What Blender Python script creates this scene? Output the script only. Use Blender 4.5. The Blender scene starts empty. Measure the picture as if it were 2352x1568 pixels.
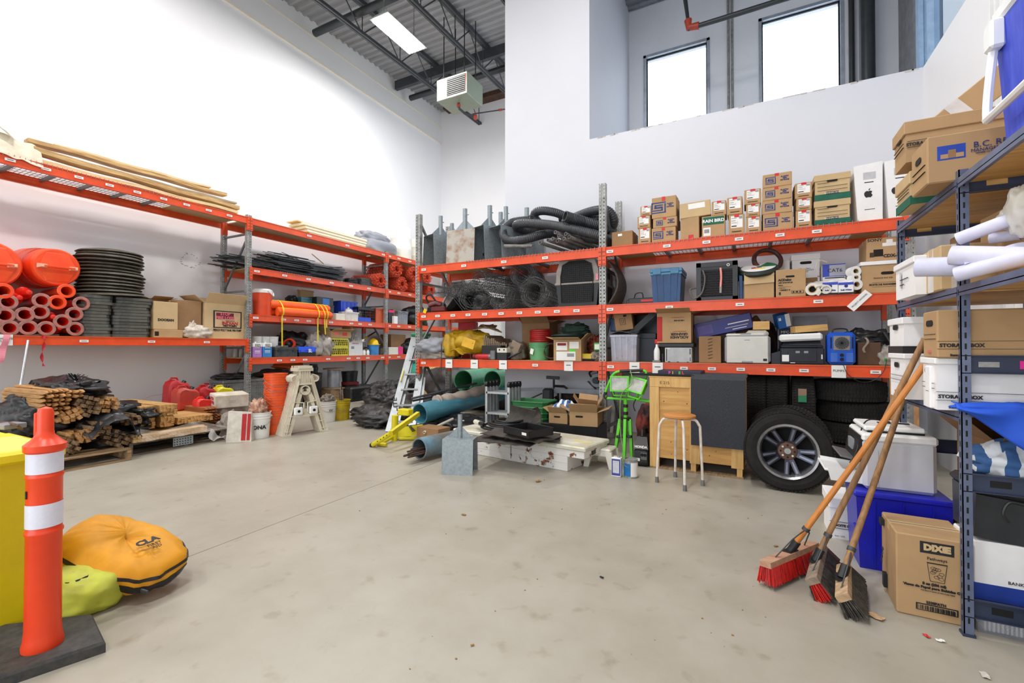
import bpy,math,random
from mathutils import Vector,Matrix,noise
random.seed(7)
S=bpy.context.scene;COL=S.collection
PI=math.pi;R90=PI/2
# ---------------------------------------------------------------- camera
F_PX=1045.0;YAW=math.radians(27.3);PITCH=0.012;CAMZ=1.32
cd=bpy.data.cameras.new('camera');cam=bpy.data.objects.new('camera',cd);COL.objects.link(cam)
cam.location=(0,0,CAMZ);cam.rotation_euler=(R90 +PITCH,0,YAW)
cd.sensor_width=36;cd.lens=F_PX/2352*36;cd.clip_start=.05;cd.clip_end=200
S.camera=cam
# ---------------------------------------------------------------- world, light, exposure
w=bpy.data.worlds.new('sky');S.world=w;w.use_nodes=True
bg=w.node_tree.nodes['Background'];bg.inputs[0].default_value=(.80,.90,1.0,1);bg.inputs[1].default_value=6.5
S.view_settings.view_transform='Standard';S.view_settings.look='None'
S.view_settings.gamma=1;S.view_settings.exposure=-1.15;S.view_settings.use_curve_mapping=False
S.cycles.use_denoising=True;S.cycles.max_bounces=8;S.cycles.diffuse_bounces=5;S.cycles.glossy_bounces=4
S.cycles.transparent_max_bounces=12;S.cycles.transmission_bounces=6
S.cycles.sample_clamp_indirect=8;S.cycles.caustics_reflective=False;S.cycles.caustics_refractive=False
def area(name,loc,rot,sx,sy,power,color=(1,.985,.965)):
    l=bpy.data.lights.new(name,'AREA');l.shape='RECTANGLE';l.size=sx;l.size_y=sy;l.energy=power;l.color=color
    o=bpy.data.objects.new(name,l);o.location=loc;o.rotation_euler=rot;COL.objects.link(o);return o
FIX=[(-6.94,7.9),(-6.94,3.0),(-6.94,-2.0),(-1.6,3.9),(-1.6,-.2),(-1.6,-4.0)]
for i,(x,y) in enumerate(FIX):
    area('high_bay_light',(x,y,8.33),(0,0,0),.5,1.3,[560,440,380,270,440,400][i])
area('door_fill_lamp',(-3.8,-5.6,2.3),(R90,0,0),7.0,4.2,230,(.90,.95,1))  # added fill lamp, for daylight from an unseen door behind the camera
# ---------------------------------------------------------------- rays through photo pixels
FW=Vector((-math.sin(YAW)*math.cos(PITCH),math.cos(YAW)*math.cos(PITCH),math.sin(PITCH)))
RT=Vector((math.cos(YAW),math.sin(YAW),0));UP=RT.cross(FW)
C0=Vector((0,0,CAMZ))
def ray(px,py):return FW +RT*((px-1176)/F_PX) +UP*((784-py)/F_PX)
def onY(px,py,y):r=ray(px,py);return C0 +r*(y/r.y)
def onX(px,py,x):r=ray(px,py);return C0 +r*(x/r.x)
def onZ(px,py,z=0):r=ray(px,py);return C0 +r*((z-CAMZ)/r.z)
# ---------------------------------------------------------------- materials
def lin(c):return tuple(((v/255+.055)/1.055)**2.4 if v/255 >.04045 else v/255/12.92 for v in c)
MATS={}
def mat(name,rgb,rough=.6,metal=0,var=.08,scale=8,bump=0,rgb2=None,emit=0,alpha=1,spec=.5,stretch=None,detail=4,thr=None,trans=0):
    """procedural material: noise between two tones of the colour, optional bump"""
    if name in MATS:return MATS[name]
    m=bpy.data.materials.new(name);m.use_nodes=True;nt=m.node_tree;b=nt.nodes['Principled BSDF']
    c=lin(rgb);b.inputs['Roughness'].default_value=rough;b.inputs['Metallic'].default_value=metal
    b.inputs['Specular IOR Level'].default_value=spec
    c2=lin(rgb2) if rgb2 else tuple(v*(1-2*var) for v in c)
    c1=c if rgb2 else tuple(min(1,v*(1+var)) for v in c)
    tc=nt.nodes.new('ShaderNodeTexCoord');n=nt.nodes.new('ShaderNodeTexNoise');src=tc.outputs['Object']
    if stretch:
        mp=nt.nodes.new('ShaderNodeMapping');mp.inputs['Scale'].default_value=stretch;nt.links.new(src,mp.inputs[0]);src=mp.outputs[0]
    nt.links.new(src,n.inputs['Vector']);n.inputs['Scale'].default_value=scale;n.inputs['Detail'].default_value=detail;n.inputs['Roughness'].default_value=.62
    r=nt.nodes.new('ShaderNodeValToRGB');nt.links.new(n.outputs[0],r.inputs[0])
    lo,hi=thr or (.35,.68)
    r.color_ramp.elements[0].position=lo;r.color_ramp.elements[1].position=hi
    r.color_ramp.elements[0].color=(*c2,1);r.color_ramp.elements[1].color=(*c1,1)
    nt.links.new(r.outputs[0],b.inputs['Base Color'])
    if bump:
        bp=nt.nodes.new('ShaderNodeBump');bp.inputs['Strength'].default_value=min(1,bump);bp.inputs['Distance'].default_value=.01
        nt.links.new(n.outputs[0],bp.inputs['Height']);nt.links.new(bp.outputs[0],b.inputs['Normal'])
    if emit:
        b.inputs['Emission Color'].default_value=(*c,1);b.inputs['Emission Strength'].default_value=emit
    if alpha <1:b.inputs['Alpha'].default_value=alpha
    if trans:b.inputs['Transmission Weight'].default_value=trans
    MATS[name]=m;return m
def wood(name,rgb,rgb2,scale=6,rough=.65,axis=0):
    st=[8,8,8];st[axis]=.8
    return mat(name,rgb,rough,rgb2=rgb2,scale=scale,stretch=st,bump=.15,detail=5)
M=dict(
 wall=mat('white_wall_paint',(240,239,240),.55,var=.008,scale=1.2),
 band=mat('upper_wall_paint',(228,227,226),.6,var=.01,scale=1),
 cream=mat('cream_joint',(236,226,206),.6,var=.02),
 beam=mat('orange_beam_paint',(228,82,36),.38,var=.07,scale=5),
 galv=mat('galvanised_upright',(172,174,172),.42,.35,rgb2=(132,130,124),scale=14),
 galv2=mat('galvanised_sheet',(160,170,174),.45,.4,rgb2=(140,150,155),scale=30),
 dark=mat('dark_cavity',(14,14,15),.8,var=.05),
 steel=mat('dark_joist_steel',(72,74,78),.5,.3,var=.1,scale=6),
 deckm=mat('roof_deck_metal',(158,158,160),.5,.15,var=.05,scale=2,stretch=(.3,3,3)),
 wire=mat('zinc_wire',(150,148,145),.4,.5),
 brace=mat('grey_brace',(120,122,122),.45,.4),
 ply=wood('plywood_deck',(214,184,132),(190,156,104),5),
 lab=mat('white_sticker',(238,236,232),.5,var=.02),ink=mat('black_ink',(28,26,28),.6,var=.02),
 card=mat('brown_cardboard',(184,150,110),.8,var=.05,scale=3,spec=.2),card2=mat('dark_cardboard',(154,120,86),.8,var=.06,scale=3,spec=.2),
 card3=mat('kraft_cardboard',(202,174,132),.8,var=.04,scale=3,spec=.2),
 white=mat('white_plastic',(236,236,234),.35,var=.02),offw=mat('offwhite_plastic',(218,214,200),.4,var=.03),
 wbox=mat('white_fibreboard',(238,236,236),.7,var=.02,spec=.2),black=mat('black_plastic',(26,26,28),.42,var=.1),
 blackr=mat('black_rubber',(38,38,38),.75,rgb2=(58,58,56),scale=18,bump=.2),green=mat('dark_green_band',(22,96,74),.7),
 red=mat('red_tape',(205,32,36),.5,var=.05),navy=mat('navy_ink',(38,52,118),.7,var=.03),
 orange=mat('orange_plastic',(244,62,22),.35,var=.06,scale=5),tan=mat('tan_wood',(206,160,98),.6),
)
def M_(k):return M[k] if isinstance(k,str) else k
# ---------------------------------------------------------------- geometry
class G:
    def __init__(s):s.v=[];s.f=[]
    def add(s,vs,fs,T=None):
        n=len(s.v)
        s.v += [tuple(T@Vector(v)) for v in vs] if T is not None else [tuple(v) for v in vs]
        s.f += [tuple(i+n for i in f) for f in fs];return s
    def box(s,x0,y0,z0,x1,y1,z1,T=None,c=0):
        if c >0:return s.cbox(((x0+x1)/2,(y0+y1)/2,(z0+z1)/2),(x1-x0,y1-y0,z1-z0),c,T)
        v=[(x,y,z) for z in (z0,z1) for y in (y0,y1) for x in (x0,x1)]
        return s.add(v,[(0,2,3,1),(4,5,7,6),(0,1,5,4),(2,6,7,3),(0,4,6,2),(1,3,7,5)],T)
    def cbox(s,c,d,ch,T=None):
        """chamfered box"""
        h=[d[0]/2,d[1]/2,d[2]/2];ch=min(ch,min(h)*.9);vs=[];idx={}
        for sx in (-1,1):
            for sy in (-1,1):
                for sz in (-1,1):
                    sg=(sx,sy,sz)
                    for a in range(3):
                        p=[sg[i]*(h[i] -(0 if i==a else ch)) for i in range(3)]
                        idx[(sx,sy,sz,a)]=len(vs);vs.append((p[0]+c[0],p[1]+c[1],p[2]+c[2]))
        fs=[]
        for a in range(3):
            b,e=[i for i in range(3) if i != a]
            for sa in (-1,1):
                q=[]
                for (sb,se) in ((-1,-1),(1,-1),(1,1),(-1,1)):
                    k=[0,0,0];k[a]=sa;k[b]=sb;k[e]=se;q.append(idx[(*k,a)])
                fs.append(tuple(q))
        for a in range(3):
            b,e=[i for i in range(3) if i != a]
            for sb in (-1,1):
                for se in (-1,1):
                    k0=[0,0,0];k1=[0,0,0];k0[a]=-1;k1[a]=1;k0[b]=k1[b]=sb;k0[e]=k1[e]=se
                    fs.append((idx[(*k0,b)],idx[(*k1,b)],idx[(*k1,e)],idx[(*k0,e)]))
        for sx in (-1,1):
            for sy in (-1,1):
                for sz in (-1,1):fs.append(tuple(idx[(sx,sy,sz,a)] for a in range(3)))
        return s.add(vs,fs,T)
    def hexa(s,b,t):
        """8 points: bottom ring of 4, top ring of 4"""
        return s.add(list(b)+list(t),[(0,3,2,1),(4,5,6,7)] +[(i,(i+1) %4,(i+1) %4+4,i+4) for i in range(4)])
    def bar(s,a,b,w,h=None,n=4,up=(0,0,1)):
        """rectangular bar between two points"""
        h=h or w;a=Vector(a);b=Vector(b);d=(b-a).normalized();u=Vector(up)
        if abs(d.dot(u)) >.98:u=Vector((1,0,0))
        x=d.cross(u).normalized()*(w/2);y=x.cross(d).normalized()*(h/2)
        return s.hexa([a-x-y,a+x-y,a+x+y,a-x+y],[b-x-y,b+x-y,b+x+y,b-x+y])
    def tube(s,pts,r,n=8,caps=True,closed=False,rr=None):
        pts=[Vector(p) for p in pts];m=len(pts);rings=[];prev=None
        for i,p in enumerate(pts):
            if closed:d=pts[(i+1) %m]-pts[i-1]
            else:d=pts[min(i+1,m-1)]-pts[max(i-1,0)]
            d=d.normalized() if d.length >1e-9 else Vector((0,0,1))
            if prev is None:
                u=Vector((0,0,1)) if abs(d.z) <.9 else Vector((1,0,0));x=d.cross(u).normalized()
            else:
                x=prev -d*prev.dot(d);x=x.normalized() if x.length >1e-6 else d.orthogonal().normalized()
            prev=x;y=d.cross(x);q=rr[i] if rr else r
            rings.append([p +x*(q*math.cos(2*PI*k/n)) +y*(q*math.sin(2*PI*k/n)) for k in range(n)])
        vs=[v for g in rings for v in g];fs=[]
        for i in range(m if closed else m-1):
            j=(i+1) %m
            for k in range(n):l=(k+1) %n;fs.append((i*n+k,i*n+l,j*n+l,j*n+k))
        if caps and not closed:fs.append(tuple(range(n))[::-1]);fs.append(tuple((m-1)*n+k for k in range(n)))
        return s.add(vs,fs)
    def lathe(s,prof,n=24,T=None,caps=True):
        """prof: (r, z) list, spun about z"""
        vs=[(r*math.cos(2*PI*k/n),r*math.sin(2*PI*k/n),z) for r,z in prof for k in range(n)];fs=[]
        for i in range(len(prof)-1):
            for k in range(n):l=(k+1) %n;fs.append((i*n+k,i*n+l,(i+1)*n+l,(i+1)*n+k))
        if caps:
            if prof[0][0] >1e-4:fs.append(tuple(range(n))[::-1])
            if prof[-1][0] >1e-4:fs.append(tuple((len(prof)-1)*n+k for k in range(n)))
        return s.add(vs,fs,T)
    def pipe(s,a,b,ro,ri,n=24):
        """hollow pipe"""
        a=Vector(a);b=Vector(b);L=(b-a).length
        T=Matrix.Translation(a)@(b-a).to_track_quat('Z','Y').to_matrix().to_4x4()
        return s.lathe([(ri,L),(ro,L),(ro,0),(ri,0),(ri,L)],n,T,False)
    def prism(s,poly,z0,z1,T=None):
        n=len(poly)
        return s.add([(x,y,z0) for x,y in poly]+[(x,y,z1) for x,y in poly],
                     [tuple(range(n))[::-1],tuple(range(n,2*n))]+[(i,(i+1) %n,(i+1) %n+n,i+n) for i in range(n)],T)
    def sheet(s,fn,nu,nv,th=0):
        """grid surface fn(u,v)->point, optional thickness along -normal (approximately)"""
        P=[[Vector(fn(i/nu,j/nv)) for j in range(nv+1)] for i in range(nu+1)]
        vs=[p for row in P for p in row];fs=[];W=nv+1
        for i in range(nu):
            for j in range(nv):fs.append((i*W+j,(i+1)*W+j,(i+1)*W+j+1,i*W+j+1))
        if th:
            N=[]
            for i in range(nu+1):
                for j in range(nv+1):
                    a=P[min(i+1,nu)][j]-P[max(i-1,0)][j];b=P[i][min(j+1,nv)]-P[i][max(j-1,0)]
                    q=a.cross(b);N.append(q.normalized() if q.length >1e-9 else Vector((0,0,1)))
            n=len(vs);vs += [v -m*th for v,m in zip(list(vs),N)]
            fs += [tuple(k+n for k in f[::-1]) for f in list(fs)]
            ed=[i*W for i in range(nu+1)];e2=[i*W+nv for i in range(nu+1)];e3=list(range(W));e4=[nu*W+j for j in range(W)]
            for e in (ed,e2,e3,e4):
                for a,b in zip(e,e[1:]):fs.append((a,b,b+n,a+n))
        return s.add(vs,fs)
    def blob(s,c,r,amp=.12,fr=3,seed=0,nu=36,nv=20,flat=True,sq=1.0,crease=.5):
        """lumpy cloth-like ellipsoid; flat: base cut at the support"""
        o=Vector((seed*7.1,seed*3.3,seed*1.7));vs=[];fs=[]
        for j in range(nv+1):
            ph=PI*j/nv
            for i in range(nu):
                th=2*PI*i/nu;d=Vector((math.sin(ph)*math.cos(th),math.sin(ph)*math.sin(th),math.cos(ph)))
                e=Vector([math.copysign(abs(q)**sq,q) for q in d])
                k=1 +amp*noise.noise(d*fr+o)*1.6 +amp*crease*(1-2*abs(noise.noise(d*fr*2.6+o*2)))*.8
                p=Vector((e.x*r[0]*k,e.y*r[1]*k,e.z*r[2]*k))
                if flat:p.z=max(p.z,-r[2]*.72 +.004*math.sin(i*1.3))
                vs.append(p+Vector(c))
        for j in range(nv):
            for i in range(nu):l=(i+1) %nu;fs.append((j*nu+i,(j+1)*nu+i,(j+1)*nu+l,j*nu+l))
        return s.add(vs,fs)
def spline(pts,n=8,closed=False):
    P=[Vector(p) for p in pts];m=len(P);out=[]
    for i in range(m if closed else m-1):
        p0=P[(i-1) %m] if closed or i >0 else P[0]*2-P[1];p1=P[i];p2=P[(i+1) %m]
        p3=P[(i+2) %m] if closed or i+2 <m else P[-1]*2-P[-2]
        for k in range(n):
            t=k/n;out.append(.5*((2*p1)+(p2-p0)*t+(2*p0-5*p1+4*p2-p3)*t*t+(3*p1-p0-3*p2+p3)*t**3))
    if not closed:out.append(P[-1])
    return out
def mesh(name,g):
    me=bpy.data.meshes.new(name);me.from_pydata(g.v,[],g.f);me.validate();me.update();return me
def obj(name,g,m,parent=None,smooth=False,loc=None,rot=None,label=None):
    me=g if isinstance(g,bpy.types.Mesh) else mesh(name,g)
    if not me.materials:me.materials.append(M_(m))
    if smooth and not isinstance(g,bpy.types.Mesh):
        me.polygons.foreach_set('use_smooth',[True]*len(me.polygons))
        if smooth != 2:me.set_sharp_from_angle(angle=math.radians(38))
    o=bpy.data.objects.new(name,me);COL.objects.link(o)
    if parent is not None:o.parent=parent
    if loc is not None:o.location=loc
    if rot is not None:o.rotation_euler=rot
    if label:o['label']=label
    return o
def thing(name,label,cat,loc=(0,0,0),rz=0,group=None,rot=None):
    o=bpy.data.objects.new(name,None);COL.objects.link(o);o.empty_display_size=.1
    o.location=loc;o.rotation_euler=rot or (0,0,rz);o['label']=label;o['category']=cat
    if group:o['group']=group
    return o
def tag(o,label,cat,group=None):
    o['label']=label;o['category']=cat
    if group:o['group']=group
    return o
def struct(name,g,m,parent=None,smooth=False):
    o=obj(name,g,m,parent,smooth)
    if parent is None:o['kind']='structure'
    return o
def copy_tree(o,parent=None):
    c=o.copy();COL.objects.link(c)
    if parent is not None:c.parent=parent
    for ch in list(o.children):copy_tree(ch,c)
    return c
_tx={}
def text(s,size,parent,m='ink',loc=(0,0,0),face='f',roll=0,sx=1.0,bold=.0,name='lettering',width=None,flip=False,T=None):
    """lettering mesh, 1 mm proud; face 'f' looks along -Y, 's' along -X, 't' up, 'e' along +X"""
    cu=bpy.data.curves.new('t','FONT');cu.body=s;cu.size=size;cu.align_x='CENTER';cu.align_y='CENTER';cu.offset=bold;cu.extrude=.0008;cu.resolution_u=2
    cu.space_line=.95
    to=bpy.data.objects.new('t',cu);COL.objects.link(to)
    me=bpy.data.meshes.new_from_object(to.evaluated_get(bpy.context.evaluated_depsgraph_get()));bpy.data.objects.remove(to);bpy.data.curves.remove(cu)
    if width and len(me.vertices):
        xs=[v.co.x for v in me.vertices];sx=width/max(1e-6,max(xs)-min(xs))
    R={'f':Matrix.Rotation(R90,4,'X'),'s':Matrix.Rotation(-R90,4,'Z')@Matrix.Rotation(R90,4,'X'),
         'e':Matrix.Rotation(R90,4,'Z')@Matrix.Rotation(R90,4,'X'),'t':Matrix.Identity(4)}[face]
    Q=(T if T is not None else Matrix.Identity(4))@Matrix.Translation(loc)@R@Matrix.Rotation(roll,4,'Z')@Matrix.Diagonal((sx,1,1,1))
    me.transform(Q);me.materials.clear();me.materials.append(M_(m));me.name=name
    o=bpy.data.objects.new(name,me);COL.objects.link(o);o.parent=parent;return o
# ================================================================ ROOM SHELL
XW=-9.55;YB=13.03;YW=7.15;XR=1.92;ZP=4.71;YE=10.0;XE=2.36;Y0=-6.2
def zroof(y):return 9.07+.04*y
m=mat('concrete_floor',(172,166,153),.4,rgb2=(156,149,134),scale=1.6,detail=9,bump=.03,thr=(.3,.62))
nt=m.node_tree;b=nt.nodes['Principled BSDF']   # small stains and dust spots of their own
ramp=[n for n in nt.nodes if n.type=='VALTORGB'][0]
n2=nt.nodes.new('ShaderNodeTexNoise');n2.inputs['Scale'].default_value=7;n2.inputs['Detail'].default_value=8
r2=nt.nodes.new('ShaderNodeValToRGB');r2.color_ramp.elements[0].position=.60;r2.color_ramp.elements[1].position=.74
r2.color_ramp.elements[0].color=(1,1,1,1);r2.color_ramp.elements[1].color=(.80,.76,.70,1)
mx=nt.nodes.new('ShaderNodeMix');mx.data_type='RGBA';mx.blend_type='MULTIPLY';mx.inputs[0].default_value=1
tc=[n for n in nt.nodes if n.type=='TEX_COORD'][0]
nt.links.new(tc.outputs['Object'],n2.inputs['Vector']);nt.links.new(n2.outputs[0],r2.inputs[0])
nt.links.new(ramp.outputs[0],mx.inputs[6]);nt.links.new(r2.outputs[0],mx.inputs[7]);nt.links.new(mx.outputs[2],b.inputs['Base Color'])
struct('floor',G().box(XW-.3,Y0-.3,-.2,XE+.3,YB+.3,0),m)
g=G();a=onZ(420,1283);c=onZ(880,1108);e=onZ(1160,1002)
struct('trim_1',g.bar(a+Vector((0,0,.0006)),e+Vector((0,0,.0006)),.006,.001),mat('floor_joint',(140,130,116),.8))
struct('wall_left',G().box(XW-.3,Y0-.3,0,XW,YB+.3,10.2),'wall')
struct('trim_2',G().box(XW,Y0,8.50,XW+.02,YB,9.75),'band')
struct('trim_3',G().box(XW,Y0,8.46,XW+.035,YB,8.50),'cream')
struct('trim_4',G().box(XW,Y0,9.02,XW+.03,YB,9.06),'cream')
struct('wall_far',G().box(XW,YB,0,-3.6,YB+.3,10.2),'wall')
ZR=8.66
struct('wall_rack',G().box(-3.83,YW,0,-2.265,YE+.3,9.8),mat('cool_white_paint',(218,219,226),.55,var=.008,scale=1.2))            # full height block beside the recess
struct('wall_partition',G().box(-2.265,YW,0,XR,YW+.2,ZP),mat('cool_white_paint',(218,219,226),.55,var=.008,scale=1.2))
g=G()
for i in range(60):   # torn drywall edge along the partition top
    x=-2.2+i*.068;q=abs(noise.noise(Vector((i*.37,0,0))))
    if q >.16:g.box(x,YW-.002,ZP-.004-.035*q,x+.05+.06*q,YW+.01,ZP+.002)
struct('trim_5',g,mat('torn_plaster',(196,192,188),.9))
struct('ceiling_store',G().box(-2.265,YW+.2,ZP-.25,XE,YE,ZP-.05),'wall')
# recess: outer wall with two windows
W1=(onY(1478,130,YE),onY(1630,88,YE));W2=(onY(1742,45,YE),onY(1938,0,YE))
x1,x2,x3,x4=W1[0].x,W1[1].x,W2[0].x,W2[1].x;zt1=W1[0].z;zt2=W2[0].z;zs=4.55
g=G()
for (xa,xb) in ((-2.265,x1),(x2,x3),(x4,XE)):g.box(xa,YE,0,xb,YE+.3,9.8)
g.box(x1,YE,zt1,x2,YE+.3,9.8);g.box(x3,YE,zt2,x4,YE+.3,9.8);g.box(x1,YE,0,x2,YE+.3,zs);g.box(x3,YE,0,x4,YE+.3,zs)
struct('wall_window',g,mat('recess_wall_paint',(224,226,232),.6,var=.02,scale=1.5))
alu=mat('window_aluminium',(168,176,188),.4,.4)
glass=mat('window_glass',(240,246,255),.02,var=.0,alpha=.12)
glassd=mat('tinted_glass',(70,105,135),.05,var=.03,alpha=.55)
for i,(xa,xb,zt) in enumerate(((x1,x2,zt1),(x3,x4,zt2))):
    w_=obj('window_%d' %(i+1),G(),alu);w_['kind']='structure'
    g=G();t=.055
    g.box(xa,YE-.02,zs,xa+t,YE+.12,zt);g.box(xb-t,YE-.02,zs,xb,YE+.12,zt);g.box(xa,YE-.02,zt-t,xb,YE+.12,zt);g.box(xa,YE-.02,zs,xb,YE+.12,zs+t)
    obj('window_frame',g,alu,w_)
    g=G();t2=.02
    g.box(xa+t,YE+.05,zs+t,xa+t+t2,YE+.09,zt-t);g.box(xb-t-t2,YE+.05,zs+t,xb-t,YE+.09,zt-t);g.box(xa+t,YE+.05,zt-t-t2,xb-t,YE+.09,zt-t)
    obj('gasket',g,'dark',w_)
    obj('pane',G().box(xa+t,YE+.06,zs+t,xb-t,YE+.066,zt-t),glass,w_)
# right side: partition wall and exterior wall with tinted window
struct('wall_right',G().box(XR,Y0,0,XR+.2,YW+.2,ZP),'wall')
conc=mat('grey_concrete',(150,152,155),.8,rgb2=(128,130,134),scale=6,bump=.1)
yw=onX(2107,60,XE).y
g=G().box(XE,yw,0,XE+.3,YE+.3,9.8).box(XE,Y0-.3,0,XE+.3,yw,ZP-.1).box(XE,Y0-.3,8.2,XE+.3,yw,10.2).box(XE,Y0-.3,ZP-.1,XE+.3,3.6,8.2)
struct('wall_exterior',g,conc)
ww=obj('window_3',G(),alu);ww['kind']='structure'
lb=mat('blue_window_frame',(176,202,230),.4,.2)
obj('window_frame',G().box(XE-.02,yw-.12,ZP-.1,XE+.1,yw,8.2).box(XE-.02,yw-.55,ZP-.1,XE+.1,yw-.47,8.2).box(XE-.02,3.6,ZP-.1,XE+.1,yw-.1,ZP-.02).box(XE-.02,3.6,7.2,XE+.1,yw-.1,7.3),lb,ww)
obj('pane',G().box(XE+.04,3.6,ZP-.05,XE+.05,yw-.12,8.2),glassd,ww)
# far-right upper slab edge (behind the torn edge) and back of the room
DX0,DX1,DZ=-7.4,-.4,4.4
g=G().box(XW,Y0-.3,0,DX0,Y0,10.2).box(DX1,Y0-.3,0,XE,Y0,10.2).box(DX0,Y0-.3,DZ,DX1,Y0,10.2)
struct('wall_back',g,'wall')
# roof deck: trapezoid ribs running along X
g=G();P=[];y=Y0-.2;per=.20
while y <YB+.1:
    P += [(y,0),(y+.055,.0),(y+.085,.045),(y+.17,.045)];y += per
vs=[];n=len(P)
for x in (XW,XE+.3):
    vs += [(x,yy,zroof(yy)+dz) for yy,dz in P]
g.add(vs,[(i,i+1,n+i+1,n+i) for i in range(n-1)])
vs2=[(x,yy,zroof(yy)+dz+.06) for x,yy,dz in [(x,yy,dz) for x in (XW,XE+.3) for yy,dz in P]]
g.add(vs2,[(i,n+i,n+i+1,i+1) for i in range(n-1)])
ce=struct('ceiling',g,'deckm')
g=G();P=[];y=7.5
while y <YE:P += [(y,0),(y+.055,0),(y+.085,.045),(y+.17,.045)];y += .2
n=len(P);vs=[(x,yy,ZR+dz) for x in (-2.265,XE) for yy,dz in P]
g.add(vs,[(i,i+1,n+i+1,n+i) for i in range(n-1)]);g.box(-2.265,7.5,ZR+.1,XE,YE,ZR+.14)
struct('ceiling_recess',g,mat('recess_deck',(120,124,130),.5,.2))
# steel joists along Y
for jx in (-7.93,-6.22,-4.5,-2.8,-1.1,.6):
    y1_=YB if jx <-4 else 7.1
    j=obj('ceiling_joist',G(),'steel');j['kind']='structure'
    zb=-.77
    g=G()
    for dx in (-.035,.035):g.bar((jx+dx,Y0,zroof(Y0)+zb),(jx+dx,y1_,zroof(y1_)+zb),.05,.07)
    obj('bottom_chord',g,'steel',j)
    g=G()
    for dx in (-.035,.035):g.bar((jx+dx,Y0,zroof(Y0)-.06),(jx+dx,y1_,zroof(y1_)-.06),.06,.1)
    obj('top_chord',g,'steel',j)
    g=G();y=Y0+.3;up=0
    while y+.65 <y1_:
        za,zb_=(zroof(y)-.1,zroof(y+.65)+zb) if up==0 else (zroof(y)+zb,zroof(y+.65)-.1)
        g.tube([(jx,y,za),(jx,y+.65,zb_)],.016,6)
        if up==0:g.tube([(jx,y+.65,zb_),(jx,y+.65,zroof(y+.65)-.1)],.012,5)
        y += .65;up ^= 1
    obj('web_rods',g,'steel',j)
pp=mat('black_roof_pipe',(58,62,64),.4,.3)
for yy in (4.0,7.56,11.1):
    z=zroof(yy)-.42
    o=obj('roof_pipe',G().tube([(XW+.25,yy,z),(-3.9 if yy >7.2 else XR,yy,z)],.085,16),pp,smooth=True)
    tag(o,{4.0:'black round pipe across the ceiling nearest the camera',7.56:'thick black round pipe crossing the ceiling beside the bright lamp',11.1:'black round pipe crossing the ceiling near the grey heater'}[yy],'pipe','ceiling pipes')
ru=mat('rusty_brown_steel',(92,62,44),.7,rgb2=(66,46,36),scale=5)
zz=onY(970,268,YB-.2).z
struct('ceiling_ledger',G().box(XW+.35,YB-.35,zz-.05,-3.6,YB,zz+.22),ru)
struct('ceiling_girder',G().box(XW+.1,10.55,zroof(10.5)-.36,-3.9,10.66,zroof(10.5)-.1),'steel')
# ceiling lights
emi=bpy.data.materials.new('lit_tube');emi.use_nodes=True;q=emi.node_tree.nodes['Principled BSDF'];q.inputs['Emission Color'].default_value=(1,.98,.95,1);q.inputs['Emission Strength'].default_value=14
def light_fix(x,y,lab):
    t=thing('high_bay_light_fixture',lab,'lamp',(x,y,8.36),0,'high bay ceiling lights')
    obj('housing',G().hexa([(-.26,-.66,.02),(.26,-.66,.02),(.26,.66,.02),(-.26,.66,.02)],[(-.14,-.6,.12),(.14,-.6,.12),(.14,.6,.12),(-.14,.6,.12)]),mat('lamp_housing',(205,215,208),.4),t)
    for k in range(6):
        obj('tube',G().tube([(-.21+.084*k,-.6,.0),(-.21+.084*k,.6,.0)],.02,8),emi,t)
    g=G()
    for sy in (-.5,.5):obj("hanger",G().tube([(0,sy,.12),(0,sy,zroof(y+sy)-8.36)],.008,6).tube([(-.12,sy,.12),(0,sy,.4),(.12,sy,.12)],.005,5),"wire",t)

light_fix(*FIX[0],'bright fluorescent light fixture hanging between the roof joists over the left rack')
for (x,y),l in zip(FIX[1:],['in the middle of the left ceiling','at the back of the left ceiling','over the stool','over the open floor','behind the camera']):
    light_fix(x,y,'fluorescent high bay light fixture '+l)
# unit heater
a=onY(1003,234,9.0);b_=onY(1073,215,9.0);hw=b_.x-a.x;zt_=onY(1003,185,9).z
hg=mat('sage_grey_enamel',(134,144,126),.4,var=.03)
t=thing('unit_heater','sage grey box unit heater with louvred front hung below the roof deck','heater',((a.x+b_.x)/2,9.0,a.z))
hh=zt_-a.z
obj('casing',G().cbox((0,.36,hh/2),(hw,.72,hh),.012),hg,t)
obj('opening',G().box(-.14,-.004,.06,hw/2-.04,.0,hh-.05),'dark',t)
for k in range(9):
    z=.085+k*(hh-.16)/8
    obj('louvre',G().box(-.13,-.02,-.006,hw/2-.05,.03,.006),mat('bright_louvre',(215,217,215),.3,.6),t,loc=(0,0,z),rot=(.6,0,0))
obj('orange_edge',G().box(hw/2-.045,-.006,.06,hw/2-.03,.002,hh-.05),'orange',t)
obj('sticker',G().box(-.09,-.003,-.09,.09,0,.09),'lab',t,loc=(-hw/2+.16,-.003,hh*.42),rot=(0,.7,0))
obj('sticker',G().box(-.035,-.003,-.05,.035,0,.05),'red',t,loc=(-hw/2+.16,-.006,hh*.42),rot=(0,.7,0))
g=G()
for sx in (-.3,.3):
    for sy in (.1,.6):g.tube([(sx,sy,hh),(sx,sy,zroof(9+sy)-a.z)],.012,6)
obj('hanging_rod',g,'dark',t)
rp=mat('red_pipe_fitting',(170,62,40),.5)
g=G().tube([(0,.3,0),(.02,.3,-.14),(.1,.42,-.22),(.3,.6,-.26)],.03,10);obj('gas_pipe',g,'steel',t,True)
obj('pipe_fitting',G().lathe([(.045,-.05),(.055,0),(.045,.05)],10,Matrix.Translation((.3,.6,-.28))),rp,t)
obj('pipe_fitting',G().lathe([(.04,-.04),(.05,0),(.04,.04)],10,Matrix.Translation((0,.3,-.06))),rp,t)
p1=onY(1085,262,9.6);p2=onY(1165,250,10.2)
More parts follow.
